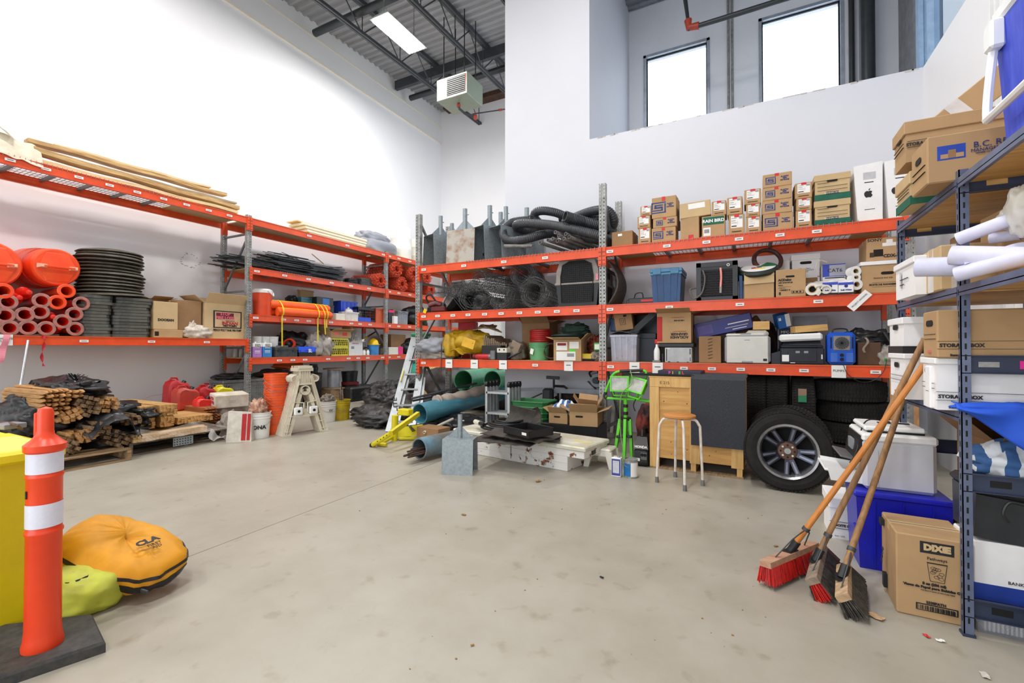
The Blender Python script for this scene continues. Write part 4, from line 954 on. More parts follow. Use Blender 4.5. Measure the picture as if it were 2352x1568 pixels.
carton('orange plastic case at the end of the second shelf',fit('L',864,884,708,zL('b'),.1,.35),.35,mat('case_orange',(196,84,46),.5),'lid',name='tool_case',cat='case',lidh=.04)
# bay three z 1.95
carton('black box with a pink top on the second shelf past the rack post',fit('L',893,905,712,zL('b'),.1,.3),.3,'black','lid',lidm=mat('hot_pink',(226,40,120),.5),lidh=.07)
carton('narrow brown box behind the black and pink one',fit('L',903,911,710,zL('b'),.16,.3),.3,'card2','taped')
tote('clear plastic bin with grey lid on the second shelf by the steel post',fit('L',915,938,714,zL('b'),.06,.3),.3,mat('clear_bin',(168,172,178),.2,alpha=.55),mat('grey_lid',(120,122,130),.4))
carton('small white box in front of the clear bin',fit('L',906,914,726,zL('b'),.02,.1),.1,'wbox','plain')
heap('black_bag','big black bag filling the second shelf beside the steel post','bag',(XF-.4,onX(957,720,XF-.3).y,zL('b')),(.35,.5,.34),film,.2,2,21)
# --- z 1.11
za=zL('a')
def sqcan(label,px0,px1,pyt,inset,m,group='square glue cans'):
    F=fit('L',px0,px1,pyt,za,inset,.17);t=thing('square_can',label,'can',F[0],F[3],group);W,H=F[1],F[2]
    obj('body',G().cbox((0,0,H*.36),(W,.17,H*.72),.006),m,t);obj('top_band',G().cbox((0,0,H*.85),(W,.17,H*.26),.006),'white',t)
    obj('cap',G().lathe([(.025,0),(.025,.03),(.001,.03)],12,Matrix.Translation((0,0,H*.98))),'lab',t)
    decor(t,W,.17,H,[('f','r',.25,.62,.8,.93,'lab','logo_panel'),('f','S',.52,.78,.075,'ink'),('f','r',.2,.40,.8,.46,'lab'),('f','r',.2,.30,.8,.33,'lab')])
sqcan('square glue can with a lilac label at the left of the lower shelf',581,602,787,.03,mat('lilac_label',(172,120,196),.5))
sqcan('square glue can with a blue label next to the lilac one',604,625,787,.03,mat('azure_label',(48,128,200),.5))
for i,(px,ins,dz,s) in enumerate(((590,.30,0,'behind the lilac can, lower'),(610,.30,0,'behind the blue can, lower'),(630,.22,0,'right of the blue can, lower'),(590,.30,.215,'behind the lilac can, upper'),(609,.30,.215,'behind the blue can, upper'),(628,.24,.215,'right of the blue can, upper'))):
    bucket('small white tub '+s,(XF-ins,onX(px,790,XF-ins).y,za+dz),.095,.205,'white',name='white_tub',cat='tub',group='white tubs',handle=False)
for i,px in enumerate((522,532,542,552,560)):
    p=onX(px,800,XF-.62);y=max(p.y,FL[1]+.12+i*.10)
    t=thing('spray_bottle','clear bottle in the row behind the steel post, %s from the left' %['first','second','third','fourth','fifth'][i],'bottle',(XF-.62,y,za),0,'bottles behind the steel post')
    obj('body',G().lathe([(.001,0),(.042,0),(.045,.02),(.045,.16),(.02,.2),(.02,.22)],14),mat('bottle_grey',(190,186,182),.3),t,True);obj('cap',G().lathe([(.022,.215),(.022,.25),(.001,.25)],12),'white' if i != 2 else 'navy',t)
F=fit('L',633,684,797,za,.01,.34)
t=carton('scuffed black toolbox with a raised handle tray',F,.34,mat('scuffed_black',(40,42,42),.5,rgb2=(66,68,66),scale=11),'lid',name='toolbox',cat='toolbox',lidh=.06)
obj('handle',G().box(-.14,-.03,F[2],.14,.03,F[2]+.035,c=.008),'brace',t);obj('latch',G().box(-.2,-.175,F[2]-.10,-.14,-.168,F[2]-.03).box(.14,-.175,F[2]-.10,.2,-.168,F[2]-.03),'black',t)
heap('bin_bag','shiny black bin bag bundle behind the black toolbox','bag',(XF-.52,onX(672,780,XF-.5).y,za),(.26,.42,.30),film,.28,2.4,31)
heap('bin_bag','second black bin bag with torn edge behind the blue lidded box','bag',(XF-.58,onX(702,780,XF-.5).y+.1,za),(.22,.34,.26),film,.34,2.8,37)
for a in (0,1):o=obj('orange_reel',G().lathe([(.13,-.02),(.13,.02),(.1,.02),(.1,-.02),(.13,-.02)],20,Matrix.Rotation(1.2,4,'X')@Matrix.Rotation(.5,4,'Y'),False),'orange',smooth=True,loc=(XF-.24-.06*a,onX(667+3*a,788,XF-.2).y,za+.26));tag(o,['front','rear'][a]+' orange hoop standing on the black toolbox back edge','reel','orange hoops behind the toolbox')
F=fit('L',686,727,796,za,.02,.32)
tote('black tote with a bright blue lid and white print',F,.32,'black',mat('bright_blue_lid',(30,84,232),.4),taper=.9,ribs=False,lidh=.09,group=None)
text('5L',.1,bpy.data.objects[[o.name for o in bpy.data.objects if o.get('label','').startswith('black tote with a bright blue lid')][0]],'lab',(.06,-.17,.12),bold=.004)
carton('red flat case behind the blue lidded tote',fit('L',684,714,788,za+.002,.38,.2),.2,'red','plain',name='flat_case',cat='case')
cl=mat('dusty_clear_bag',(180,172,162),.35,rgb2=(140,132,124),scale=6,bump=.4)
heap('plastic_bag','dusty clear plastic bag bulging in front of the yellow crates, left half','bag',(XF-.22,onX(722,800,XF-.2).y,za),(.20,.21,.29),cl,.25,2.6,41)
heap('plastic_bag','dusty clear plastic bag leaning on the yellow crates, right half','bag',(XF-.14,onX(746,800,XF-.15).y,za),(.14,.17,.27),cl,.25,2.6,47)
yel=mat('crate_yellow',(224,212,24),.45)
for i in range(2):
    F=fit('L',760,801,798,za+.0,.06,.34);h=F[2]*1.08
    crate('milk_crate',['lower','upper'][i]+' yellow milk crate of the stack of two',((F[0][0],F[0][1],za+i*(h+.002)),F[1],h,F[3]),.34,yel,(3,8),'yellow milk crates',diag=True)
zz2=za+2*(h+.002)
carton('cardboard box with orange stickers on top of the yellow crates',fit('L',760,806,761,zz2+.002,.04,.36),.36,'card','open',[('f','r',.14,.45,.42,.8,'orange'),('f','r',.56,.35,.80,.85,mat('red_orange_label',(224,52,34),.6))])
carton('darker cardboard box behind the dusty bags',fit('L',744,768,763,za,.5,.3),.3,'card2','taped')
F=fit('L',803,833,786,za,.03,.24)
t=carton('white open box holding a bundle of wires',F,.24,'wbox','open',[('f','r',.12,.5,.35,.7,mat('grey_print',(150,150,150),.7)),('f','r',.2,.88,.7,.93,'red')])
g=G()
for k in range(46):
    x,y=random.uniform(-.11,.11),random.uniform(-.08,.08);dx,dy=random.uniform(-.12,.12),random.uniform(-.05,.05);H=F[2];hh_=random.uniform(.1,.26)
    g.tube([(x,y,.02),(x+dx*.3,y+dy,H),(x+dx,y+dy,H+hh_),(x+dx+.02,y+dy,H+hh_-.03)],.004,4)
q=obj('wire_bundle',g,'galv');q['kind']='stuff';q.location=F[0];q.rotation_euler=(0,0,R90);tag(q,'bundle of grey wire hangers standing in the white open box','wires')
for i,px in enumerate((833,838,843)):
    t=thing('pill_bottle','small white bottle beside the wire box, %s of three' %['left','middle','right'][i],'bottle',(XF-.07-.05*(i==1),onX(px,810,XF-.1).y,za),0,'small white bottles')
    obj('body',G().lathe([(.001,0),(.035,0),(.037,.01),(.037,.09),(.025,.11),(.001,.11)],14),'white',t,True);obj('cap',G().lathe([(.027,.11),(.027,.135),(.001,.135)],12),'offw',t)
bl_=mat('worn_blue',(30,100,176),.45,rgb2=(70,140,200),scale=9,thr=(.4,.8))
bucket('worn blue bucket under the yellow hard hat',(XF-.16,onX(857,800,XF-.16).y,za),.15,.26,bl_,handle=False,rim=False,r0=.14)
t=thing('hard_hat','yellow hard hat resting on the worn blue bucket','helmet',(XF-.16,onX(858,800,XF-.16).y,za+.262),R90)
obj('shell',G().lathe([(.155,.0),(.13,.012),(.125,.05),(.105,.11),(.06,.145),(.001,.155)],28),mat('hat_yellow',(244,200,16),.3),t,True);obj('brim',G().prism([(.13*math.cos(a)*1.05,-.06-.13*math.sin(a)) for a in [PI*i/10 for i in range(11)]],0,.01),MATS['hat_yellow'],t)
obj('crown_rib',G().tube([(0,.12*math.cos(a),.03+.13*math.sin(a)) for a in [PI*(.1+.8*i/8) for i in range(9)]],.01,6),MATS['hat_yellow'],t,True)
carton('brown cardboard box on the lower shelf past the rack post',fit('L',898,932,768,za,.35,.4),.4,'card2','taped')
carton('small white carton on the lower shelf behind the ladder',fit('L',893,915,797,za,.05,.3),.3,'offw','plain')
carton('pink box on the lower shelf behind the ladder',fit('L',917,926,796,za,.02,.2),.2,MATS['hot_pink'],'plain')
heap('cloth_bundle','dark bundle on the lower shelf behind the ladder','bag',(XF-.4,onX(952,800,XF-.3).y,za),(.3,.5,.25),film,.2,2.2,77)
stick('pole_tool','black pole with yellow grip leaning on the shelf behind the hard hat','pole',onX(830,782,XF-.3),onX(862,762,XF-.6),.02,'black',(.1,.4,yelt))
# ================================================================ LEFT FLOOR, bay two
dp=mat('diamond_plate',(160,160,158),.35,.6,rgb2=(120,120,118),scale=5)
a=onX(512,935,-8.75);b=onX(654,925,-8.75);c=onX(600,868,-8.75)
t=thing('truck_toolbox','diamond plate aluminium truck toolbox standing under the lower shelf','toolbox',(-8.97,(a.y+b.y)/2,.02),R90);W=b.y-a.y;H=c.z-.02
obj('body',G().box(-W/2,-.22,0,W/2,.22,H-.06,c=.01),dp,t);obj('lid',G().box(-W/2-.01,-.235,H-.06,W/2+.01,.235,H,c=.01),dp,t)
g=G()
for i in range(int(W/.045)):
    for j in range(int((H-.14)/.045)):
        s=1 if (i+j) %2 else -1;x=-W/2+.04+i*.045;z=.05+j*.045
        if x <W/2-.03:g.bar((x-.011,-.222,z-.011*s),(x+.011,-.222,z+.011*s),.007,.006)
o=obj('tread_pattern',g,mat('bright_plate',(196,196,194),.3,.6),t);o['kind']='stuff'
heap('dark_cloth','dark bundle of cables and cloth on the diamond plate toolbox, left half','cloth',(-8.95,(a.y+b.y)/2-.35,H+.02),(.2,.34,.07),film,.25,2.5,51)
heap('dark_cloth','dark bundle on the diamond plate toolbox, right half','cloth',(-8.95,(a.y+b.y)/2+.5,H+.02),(.2,.34,.09),mat('dark_brown_cloth',(52,38,32),.8,bump=.3),.25,2.5,57)
heap('safety_vest','orange and red cloth heaped above the diamond plate toolbox','cloth',(-9.0,onX(662,850,-9).y,H+.16),(.12,.34,.10),mat('orange_red_cloth',(190,64,30),.8,rgb2=(150,100,30),scale=4,bump=.2),.25,2.5,61)
coil('loop of grey cable lying on the front of the diamond plate toolbox',(-8.9,onX(634,860,-8.9).y,H+.03),.16,.012,3,'galv',name='cable_loop',cat='cable',h=.03)
def flo(px,py):return onZ(px,py,0)
p=flo(583,1006)
t=bucket('white bucket with black lettering standing in front of the orange buckets',p+Vector((-.02,.08,0)),.165,.37,'white',rz=R90-.5)
text('ONA',.075,t,'ink',(.0,-.155,.16),bold=.003)
heap('rope_tangle','tangle of white and red rope sticking out of the white bucket','rope',p+Vector((-.02,.08,.30)),(.11,.11,.14),mat('rope_tan',(214,190,164),.9,rgb2=(160,90,70),scale=16,bump=.4),.35,4,61)
ob=mat('bucket_orange_new',(232,88,32),.35,var=.05)
p=flo(626,999)+Vector((-.1,.12,0))
for i in range(8):
    bucket('orange bucket at the bottom of the nested stack' if i==0 else 'orange nested bucket, %s above the bottom one' %['','first','second','third','fourth','fifth','sixth','seventh'][i],p+Vector((random.uniform(-.006,.006),random.uniform(-.006,.006),i*.078)),.165,.37,ob,group='nested orange buckets',rz=R90-.6+random.uniform(-.8,.8),r0=.140)
# A-frame barricade legs, nested
pl=mat('ivory_plastic',(224,216,196),.45,rgb2=(206,196,174),scale=5)
def aframe():
    g=G();W0,W1,H=.33,.09,.95
    for s in (-1,1):
        g.bar((s*W0,0,0),(s*W1,0,H*.93),.035,.05);g.bar((s*(W0-.085),0,0),(s*(W1-.045),0,H*.72),.02,.05);g.box(s*W0-.02 if s <0 else W0-.11,-.028,0,s*W0+.11 if s <0 else W0+.02,.028,.02)
        g.bar((s*(W0-.045),.012,.02),(s*(W1-.0),.012,H*.85),.09,.012)
        for k in range(8):z=.06+k*.11;x=W0-(W0-W1)*z/(H*.93);g.bar((s*(x),-.02,z),(s*(x-.085*(1-z/H)),-.02,z),.012,.012)
    def wx(z):return W0-.085-(W0-W1-.04)*z/(H*.93)
    g.box(-wx(.27),-.025,.26,wx(.27),.025,.29)
    g.box(-wx(.27)+.02,.0,.29,wx(.27)-.02,.008,.38)
    g.bar((-wx(.62)+.02,0,.62),(wx(.62)-.02,0,.62),.02,.04)
    for s in (-1,1):g.bar((s*(wx(.62)-.03),0,.62),(s*(wx(.5)),0,.5),.015,.04)
    g.box(-.13,-.02,.74,.13,.02,.77).box(-.09,.0,.77,.09,.006,.96)
    for k in range(5):x=-.07+.035*k;g.box(x-.004,-.018,.77,x+.004,.0,.95)
    g.lathe([(.06,-.03),(.075,-.03),(.075,.03),(.06,.03),(.06,-.03)],14,Matrix.Translation((0,0,.66))@Matrix.Rotation(R90,4,'X'),False)
    g.box(-.12,-.03,.95,.12,.03,1.0).box(-.10,-.045,.99,.10,.045,1.03)
    for s in (-1,1):g.tube(spline([(s*.12,0,.9),(s*.2,-.02,.86),(s*.19,-.02,.8),(s*.13,0,.78)],4),.009,6)
    return g
afm=mesh('frame',aframe())
g=G()
for s in (-1,1):
    g.cbox((s*.11,-.03,.35),(.13,.05,.12),.015)
ped=mesh('lamp_pad',g)
p0,p1=flo(700,1002),flo(690,985)
A=flo(653,1002);B=flo(747,989);w_=(B-A);ang=math.atan2(w_.y,w_.x)
for i in range(5):
    q=(A+B)/2 +Vector((-w_.y,w_.x,0)).normalized()*(.05*i)
    t=thing('barricade_frame','ivory plastic A-frame barricade leg, '+['frontmost of the nested row','second in the nested row','middle of the nested row','fourth in the nested row','rearmost of the nested row'][i],'barricade',q,ang,'nested A-frame barricades');t.rotation_euler=(-.04,0,ang)
    obj('frame',afm,pl,t)
    if i==0 or i==2:
        for s in (-1,1):
            o=obj('lamp_pad',G().cbox((s*.115,-.03,.35),(.13,.05,.12),.015),'white' if i==0 else pl,t)
            obj('lamp_socket',G().lathe([(.021,-.002),(.021,.004),(.001,.004)],16,Matrix.Translation((s*.115,-.056,.35))@Matrix.Rotation(R90,4,'X')),'dark',o)
            obj('lamp_bracket',G().tube([(s*.03,-.02,.33),(s*.03,-.02,.47),(s*.16,-.02,.49)],.010,6),pl,t)
p=flo(748,970);bucket('white bucket with a small black print beside the barricades',p+Vector((-.1,.12,0)),.155,.36,'white',rz=R90-.3);
text('W',.07,bpy.data.objects[[o.name for o in bpy.data.objects if 'small black print beside' in o.get('label','')][0]],'ink',(0,-.148,.2))
heap('hardware_pile','jumble of hardware in the white bucket beside the barricades','tools',p+Vector((-.1,.12,.29)),(.11,.11,.1),mat('mixed_metal',(150,140,128),.5,rgb2=(96,80,70),scale=22,bump=.5),.35,4,63)
p2=flo(781,966);bucket('yellow bucket full of tools beside the white one',p2+Vector((-.1,.12,0)),.155,.36,mat('dirty_yellow',(206,180,24),.5,rgb2=(170,144,30),scale=7),rz=R90-.3)
p2=p2+Vector((-.1,.12,0));t=thing('tool_bundle','steel bars and handles standing in the yellow bucket','tools',p2+Vector((0,0,.12)))
for k in range(5):obj('bar',G().tube([(.02*(k-2),.01*k,0),(.05*(k-2)+.01,.05-.03*k,.34+.08*((k*3) %4))],.010,8),[ru,'galv',ru,'galv',hw_][k],t)
# black bin, spool, reel
p=onX(723,922,-8.7);bucket('tall black bin with a ribbed collar under the shelf',(-8.9,onX(723,900,-8.8).y,0),.22,.72,'black',name='black_bin',cat='bin',handle=False)
o=obj('canister_lid',G().lathe([(.001,0),(.09,0),(.09,.06),(.1,.065),(.1,.13),(.085,.14),(.085,.20),(.001,.2)],20),'black',smooth=True,loc=(-8.9,onX(720,860,-8.9).y,.725));tag(o,'black canister lid standing on the tall black bin','canister')
y=onX(766,900,-8.85).y
t=thing('wire_spool','wooden spool of grey wire standing under the shelf','spool',(-8.85,y,.32))
spw=wood('spool_wood',(176,146,112),(120,94,70),5)
obj('flange',G().lathe([(.001,0),(.26,0),(.26,.03),(.001,.03)],28),spw,t);obj('flange',G().lathe([(.001,.46),(.24,.46),(.24,.49),(.001,.49)],28),spw,t)
obj('wire_winding',G().lathe([(.14,.03)]+[(.14+.003*(k %2),.03+.43*k/40) for k in range(1,41)],24,caps=False),mat('grey_wire',(158,160,164),.45,.3),t,True)
carton('wooden block carrying the wire spool',((-8.85,y,0),.5,.316,R90),.4,palw,'plain',name='wood_block',cat='block')
bucket('black reel bucket with red rope at the back of the floor',(-8.9,onX(803,890,-8.9).y,.0),.2,.42,'black',handle=False);bucket('black ribbed pail on top of the reel bucket',(-8.9,onX(803,890,-8.9).y,.43),.2,.28,'black',handle=False,name='pail',cat='bucket')
coil('red rope coil around the black reel bucket',(-8.9,onX(803,890,-8.9).y,.36),.212,.012,4,mat('dark_red_rope',(120,30,36),.7),name='rope_coil',cat='rope',h=.07)
o=obj('black_mat',G().box(-.35,-.5,0,.35,.5,.35,c=.04),film,loc=(-8.75,onX(815,920,-8.8).y,0));tag(o,'dark plastic trunk in shadow under the shelf','trunk')
o=obj('paper_sheet',G().sheet(lambda u,v:(u*.5,v*.3,.02+.02*math.sin(u*6+v)),10,6),'lab',loc=flo(795,950)+Vector((-.5,.1,0)));tag(o,'crumpled white paper lying on the floor behind the yellow bucket','paper')
# black sheeting heaps, canoe, plywood scraps
dk=mat('dusty_black_sheeting',(30,30,32),.5,rgb2=(66,62,58),scale=5,bump=.35)
for (px,py,r,s,sd) in ((862,985,(.40,.36,.13),'dusty black sheeting heap at the foot of the ladder',71),(835,968,(.34,.28,.12),'low left lump of black sheeting on the floor',73),(880,950,(.38,.42,.22),'low black sheeting heap behind the ladder',75),(868,930,(.35,.4,.26),'black sheeting piled against the rear shelf',79),(905,925,(.4,.4,.28),'dark sheeting behind the ladder toward the steel post',81)):
    p=onZ(px,py,0);heap('plastic_sheeting',s,'plastic sheet',p+Vector((-.15,.35,0)),r,dk,.28,2.8,sd,nu=52,nv=30,crease=1.2,group='black sheeting heaps')
tg=mat('teal_hull',(24,150,120),.4,var=.06)
def hull(u,v):
    L=2.6;w=.42*math.sin(PI*min(1,max(0,.02+.96*u)))**.6;a=PI*v
    return (-w*math.cos(a)*1.0,-L/2+L*u,.36*math.sin(a)*(math.sin(PI*(.04+.92*u))**.4))
o=obj('canoe',G().sheet(hull,30,14,.01),tg,smooth=True,loc=(-8.6,11.2,.55),rot=(0,0,.05));tag(o,'teal green hull lying upside down under the rack behind the ladder','hull')
o=obj('canoe',G().sheet(hull,30,14,.01),mat('green_hull',(30,120,90),.45),smooth=True,loc=(-7.7,10.8,.45),rot=(.1,0,.1));tag(o,'darker green hull lying beside the teal one','hull')
pw=wood('brown_panel',(206,170,116),(186,148,96),3)
for (c,r,s) in (((-6.1,8.6,.62),(.9,-.1,.5),'buckled tan hardboard sheet behind the ladder'),((-5.4,8.9,.6),(.75,.15,-.2),'tan hardboard sheet leaning behind the steel post'),((-5.0,8.5,.42),(.6,-.1,.4),'small tan board among the black sheeting')):
    o=obj('hardboard_sheet',G().sheet(lambda u,v:((u-.5)*1.3,(v-.5)*.9,.08*math.sin(u*4)),12,4,.006),pw,loc=c,rot=r);tag(o,s,'board')
for (c,r,s,sd) in (((-6.0,8.8,0),(.9,.7,.55),'dark sheeting heap under the tan boards',91),((-4.9,8.6,0),(.8,.7,.4),'dark sheeting heap behind the steel post',93)):heap('plastic_sheeting',s,'plastic sheet',c,r,dk,.2,2,sd,group='black sheeting heaps')
# extension/step ladder with green top
al=mat('ladder_aluminium',(186,190,192),.35,.55);lg=mat('ladder_green',(30,130,80),.4)
foot=flo(893,992);foot2=flo(930,985);top=onY(952,775,foot.y+1.0)
t=thing('step_ladder','folded aluminium step ladder with green top leaning at the end of the rack','ladder',foot)
d=top-foot;side=Vector((.30,.20,0)).normalized()
for s,w0,w1,mm in ((0,0,0,0),(1,.34,.20,0)):
    a_=side*w0;b_=d+side*w1;obj('side_rail',G().bar(a_,b_,.03,.11,up=(side.x,side.y,0)),al,t)
    q=obj('side_rail',G().bar(a_+Vector((0,.16,0)),b_+Vector((0,.06,0)),.03,.07,up=(side.x,side.y,0)),al,t)
for k in range(6):
    f=(k+.6)/6.2;a_=d*f;obj('step',G().bar(a_+side*.01,a_+side*(.34-.14*f),.08,.022),al,t)
    if k %2:obj('brace',G().bar(a_+side*(.34-.14*f),a_+Vector((0,.12,-.15)),.018,.018),al,t)
obj('top_cap',G().cbox(tuple(d+side*.10+Vector((0,.02,.05))),(.32,.2,.07),.02),lg,t);obj('green_rail_cover',G().bar(d*.80+side*.24,d+side*.20,.07,.05),lg,t)
obj('warning_sticker',G().bar(d*.50+Vector((.0,-.035,0))-side*.004,d*.62+Vector((.0,-.035,0))-side*.004,.05,.012,up=(side.x,side.y,0)),yel,t)
text('LITE',.12,t,'ink',tuple(d*.27+Vector((.03,-.06,0))),roll=math.atan2(d.z,d.x*.9)-.12,bold=.002)
# ================================================================ CENTRE RACK
def zR(i):return ZR_[i]+.004
def ry(px,py,ins=0):return onY(px,py,YF+ins)
# --- galvanised sign bases: an inverted U of sheet with gussets and a post
rust=mat('rust_stained_galv',(176,170,160),.5,.2,rgb2=(140,96,62),scale=5,thr=(.30,.52))
def sign_base(label,loc,rz,s=1.0,side=None,slot=True):
    """inverted V-box of sheet: two leaning side sheets (facing +-y), open ends along +-x"""
    t=thing('sign_base',label,'sign base',loc,rz,'galvanised sign bases');W,D0,D1,H=.40*s,.30*s,.24*s,.44*s;k=.004
    g=G();g.box(-W/2,-D1/2,H-k,W/2,D1/2,H);obj('top_plate',g,'galv2',t)
    for q in (-1,1):
        g=G();g.hexa([(-W/2,q*D0/2-k/2,0),(W/2,q*D0/2-k/2,0),(W/2,q*D0/2+k/2,0),(-W/2,q*D0/2+k/2,0)],[(-W/2,q*D1/2-k/2,H),(W/2,q*D1/2-k/2,H),(W/2,q*D1/2+k/2,H),(-W/2,q*D1/2+k/2,H)])
        obj('side_sheet',g,side or 'galv2',t)
        if slot:obj('slot',G().box(-.006,q*(D0/2-.02*s)-.006,H*.27,.006,q*(D0/2-.02*s)+.008,H*.35),'dark',t)
    obj('post',G().lathe([(.026*s,H),(.030*s,H),(.030*s,H+.30*s),(.026*s,H+.30*s),(.026*s,H)],18,caps=False),'galv2',t,True)
    for q in (-1,1):obj('gusset',G().hexa([(q*.03*s,-.002,H),(q*.17*s,-.002,H),(q*.17*s,.002,H),(q*.03*s,.002,H)][::q],[(q*.03*s,-.002,H+.14*s),(q*.031*s,-.002,H+.14*s),(q*.031*s,.002,H+.14*s),(q*.03*s,.002,H+.14*s)][::q]),'galv2',t)
    obj('set_screw',G().tube([(.03*s,0,H+.22*s),(.055*s,0,H+.22*s)],.007,8),'galv2',t)
    obj('opening_shadow_liner',G().box(-W/2+.03,-D1/2+.01,.01,W/2-.03,D1/2-.01,H-.01),mat('grey_interior',(60,60,60),.8),t) if False else None
    return t
z0=zR(2)
for px,ins,rz,s,mm,lab in ((1012,.35,R90-.35,1.25,None,'sign base at the left end of the shelf with its open end facing out'),(1068,.26,.12,1.28,rust,'rust stained sign base with its flat side facing out'),
        (1125,.34,R90-.35,1.30,None,'sign base with open end facing out, right of the rusty one'),(1162,.30,R90-.35,1.2,None,'sign base partly behind the loop of black hose'),
        (1038,.72,R90-.3,1.2,None,'sign base in the rear row behind the left gap'),(1150,.74,R90-.2,1.3,None,'sign base in the rear row, left of the hose'),(1210,.72,R90-.2,1.3,None,'sign base in the rear row behind the hose')):
    sign_base(lab,(ry(px,580,ins).x,YF+ins,z0),rz,s*.98,mm)
# --- corrugated hoses
hz=mat('black_corrugated_hose',(42,44,50),.4,rgb2=(60,62,66),scale=6)
def cor_hose(label,pts,r=.070,hollow=True):
    P=spline(pts,24);out=[];acc=0;st=.0065;last=P[0];Q=[P[0]]
    for a in P[1:]:
        while (a-last).length >st:last=last+(a-last).normalized()*st;Q.append(last)
    n=len(Q);rr=[r*(1.0 if (k//2) %2 else .93) for k in range(n)]
    o=obj('corrugated_hose',G().tube(Q,r,16,rr=rr,caps=False),hz,smooth=True);tag(o,label,'hose','black corrugated hoses')
    for e,d in ((Q[0],Q[0]-Q[3]),(Q[-1],Q[-1]-Q[-4])):
        d.normalize();obj('hose_end',G().pipe(e-d*.002,e+d*.03,r*1.02,r*.86,16),hz,o,True);obj('hose_bore',G().pipe(e-d*.12,e-d*.002,r*.86,.002,16),'dark',o)
    return o
def hp(l):return [ry(px,py,ins) for px,py,ins in l]
cor_hose('black corrugated hose with its open end facing forward at the middle of the shelf',hp([(1302,497,.02),(1330,505,.16),(1380,520,.34),(1404,532,.5),(1398,520,.72),(1350,505,.8),(1290,500,.78)]),.072)
cor_hose('long black corrugated hose looping out at the left over the sign bases',hp([(1400,560,.3),(1385,545,.14),(1330,530,.08),(1260,516,.10),(1200,513,.10),(1186,520,.22),(1215,530,.45),(1262,528,.62),(1330,520,.7),(1390,512,.68)]),.068)
cor_hose('black corrugated hose forming the big lower left loop',hp([(1215,505,.42),(1180,510,.30),(1158,525,.18),(1158,545,.08),(1180,553,.05),(1215,547,.08),(1250,538,.24),(1290,536,.5),(1345,535,.6)]),.068)
cor_hose('dusty black corrugated hose making the top arch',hp([(1250,520,.5),(1232,505,.42),(1228,490,.36),(1245,484,.34),(1275,488,.38),(1310,500,.5),(1350,505,.55),(1390,500,.5)]),.066)
cor_hose('black corrugated hose arching up to the steel post',hp([(1300,510,.62),(1330,495,.5),(1365,484,.4),(1395,484,.36),(1410,505,.4),(1405,525,.5)]),.068)
cor_hose('black corrugated hose lying lowest at the right by the steel post',hp([(1300,548,.5),(1340,545,.32),(1385,552,.26),(1405,548,.34),(1400,535,.6)]),.068)
# --- grey pipes on the deck
gp_=mat('grey_conduit_pipe',(142,140,138),.5,rgb2=(104,102,98),scale=10)
PP=[(1158,565,1225,583,'lying alone at the left of the others'),(1240,557,1300,578,'at the left end of the bundle, low'),(1258,551,1315,576,'second in the bundle'),(1269,548,1330,574,'third in the bundle, raised'),(1280,553,1335,575,'in the middle of the bundle, low'),
      (1283,541,1345,568,'in the upper row of the bundle'),(1275,533,1330,560,'topmost at the left'),(1295,548,1350,572,'right of the middle, low'),(1299,537,1355,566,'topmost at the right'),(1307,544,1365,572,'at the right end of the bundle')]
for i,(a,b,c,d,s) in enumerate(PP):
    p=ry(a,b,-.02 if i <1 else .0);p.z=max(p.z,ZR_[2]+.035);q=p+Vector((.30,.74,-.05)) if i else p+Vector((.42,.10,-.0));q.z=max(q.z-.02,ZR_[2]+.035)
    o=obj('steel_pipe',G().pipe(p,q,.027,.021,16),gp_,smooth=True);tag(o,'grey pipe with open end facing out, '+s,'pipe','grey pipes on the top shelf')
# --- shelf 1.89: chicken wire rolls, angle stack, drill, kennels
cw=mat('grey_chicken_wire',(118,120,120),.45,.3,rgb2=(84,86,86),scale=9)
z1=zR(1)
for i,(px,R,zz,ins,rz,s,L) in enumerate([(1245,.235,0,.45,.12,'widest of the rolls beside the pet kennel',.85),(1180,.19,0,.42,-.1,'bottom row, middle of the shelf',.85),(1130,.12,0,.30,-.25,'smallest tight roll in front',.6),(1098,.22,0,.50,.3,'bottom row at the left behind the black angles',.85),(1215,.20,.33,.5,.2,'upper right, nearly touching the shelf above',.85),(1140,.18,.30,.5,-.2,'upper middle',.85),(1062,.16,.24,.5,R90-.2,'upper left, loosely unrolled',.7)]):
    mesh_roll('wire_roll','roll of grey chicken wire, '+s,'wire roll',(ry(px,690,ins).x,YF+ins,z1+R+zz+.002),R,L,cw,4,.05,.0018,rz,group='chicken wire rolls',seed=i+11,na=20,inner=.5)
def loosew(u,v):
    x=ry(985+110*u,700,.3).x;return (x,YF+.1+.7*v,z1+.28+.09*math.sin(u*4+v*2)+.06*noise.noise(Vector((u*5,v*5,0))))
g=G()
for i in range(26):
    pts=[loosew(i/25,(k+(.25 if (i+k) %2 else 0))/12) for k in range(13)]
    for a,b in zip(pts,pts[1:]):g.bar(a,b,.003)
for k in range(13):
    for i in range(k %2,25,2):g.bar(loosew(i/25,k/12),loosew((i+1)/25,k/12),.003)
o=obj('loose_wire',g,cw);tag(o,'loose sheet of chicken wire spread over the black angles','wire mesh')
for i in range(6):
    x=ry(1042+3*i,700,.06).x;y=YF+.08+.02*i;w=.19;h=.215;k=.008
    g=G();d=.55
    for s in (-1,1):g.hexa([(s*w-k,0,0),(s*w+k,0,0),(s*w+k,d,0),(s*w-k,d,0)],[(s*.004-k,0,h),(s*.004+k,0,h),(s*.004+k,d,h),(s*.004-k,d,h)])
    o=obj('black_angle',g,'black',loc=(x-.02,y,z1+i*.016));tag(o,['lowest and frontmost','second','third','fourth','fifth','topmost and rearmost'][i]+' black folded angle in the nested stack','angle','nested black angles')
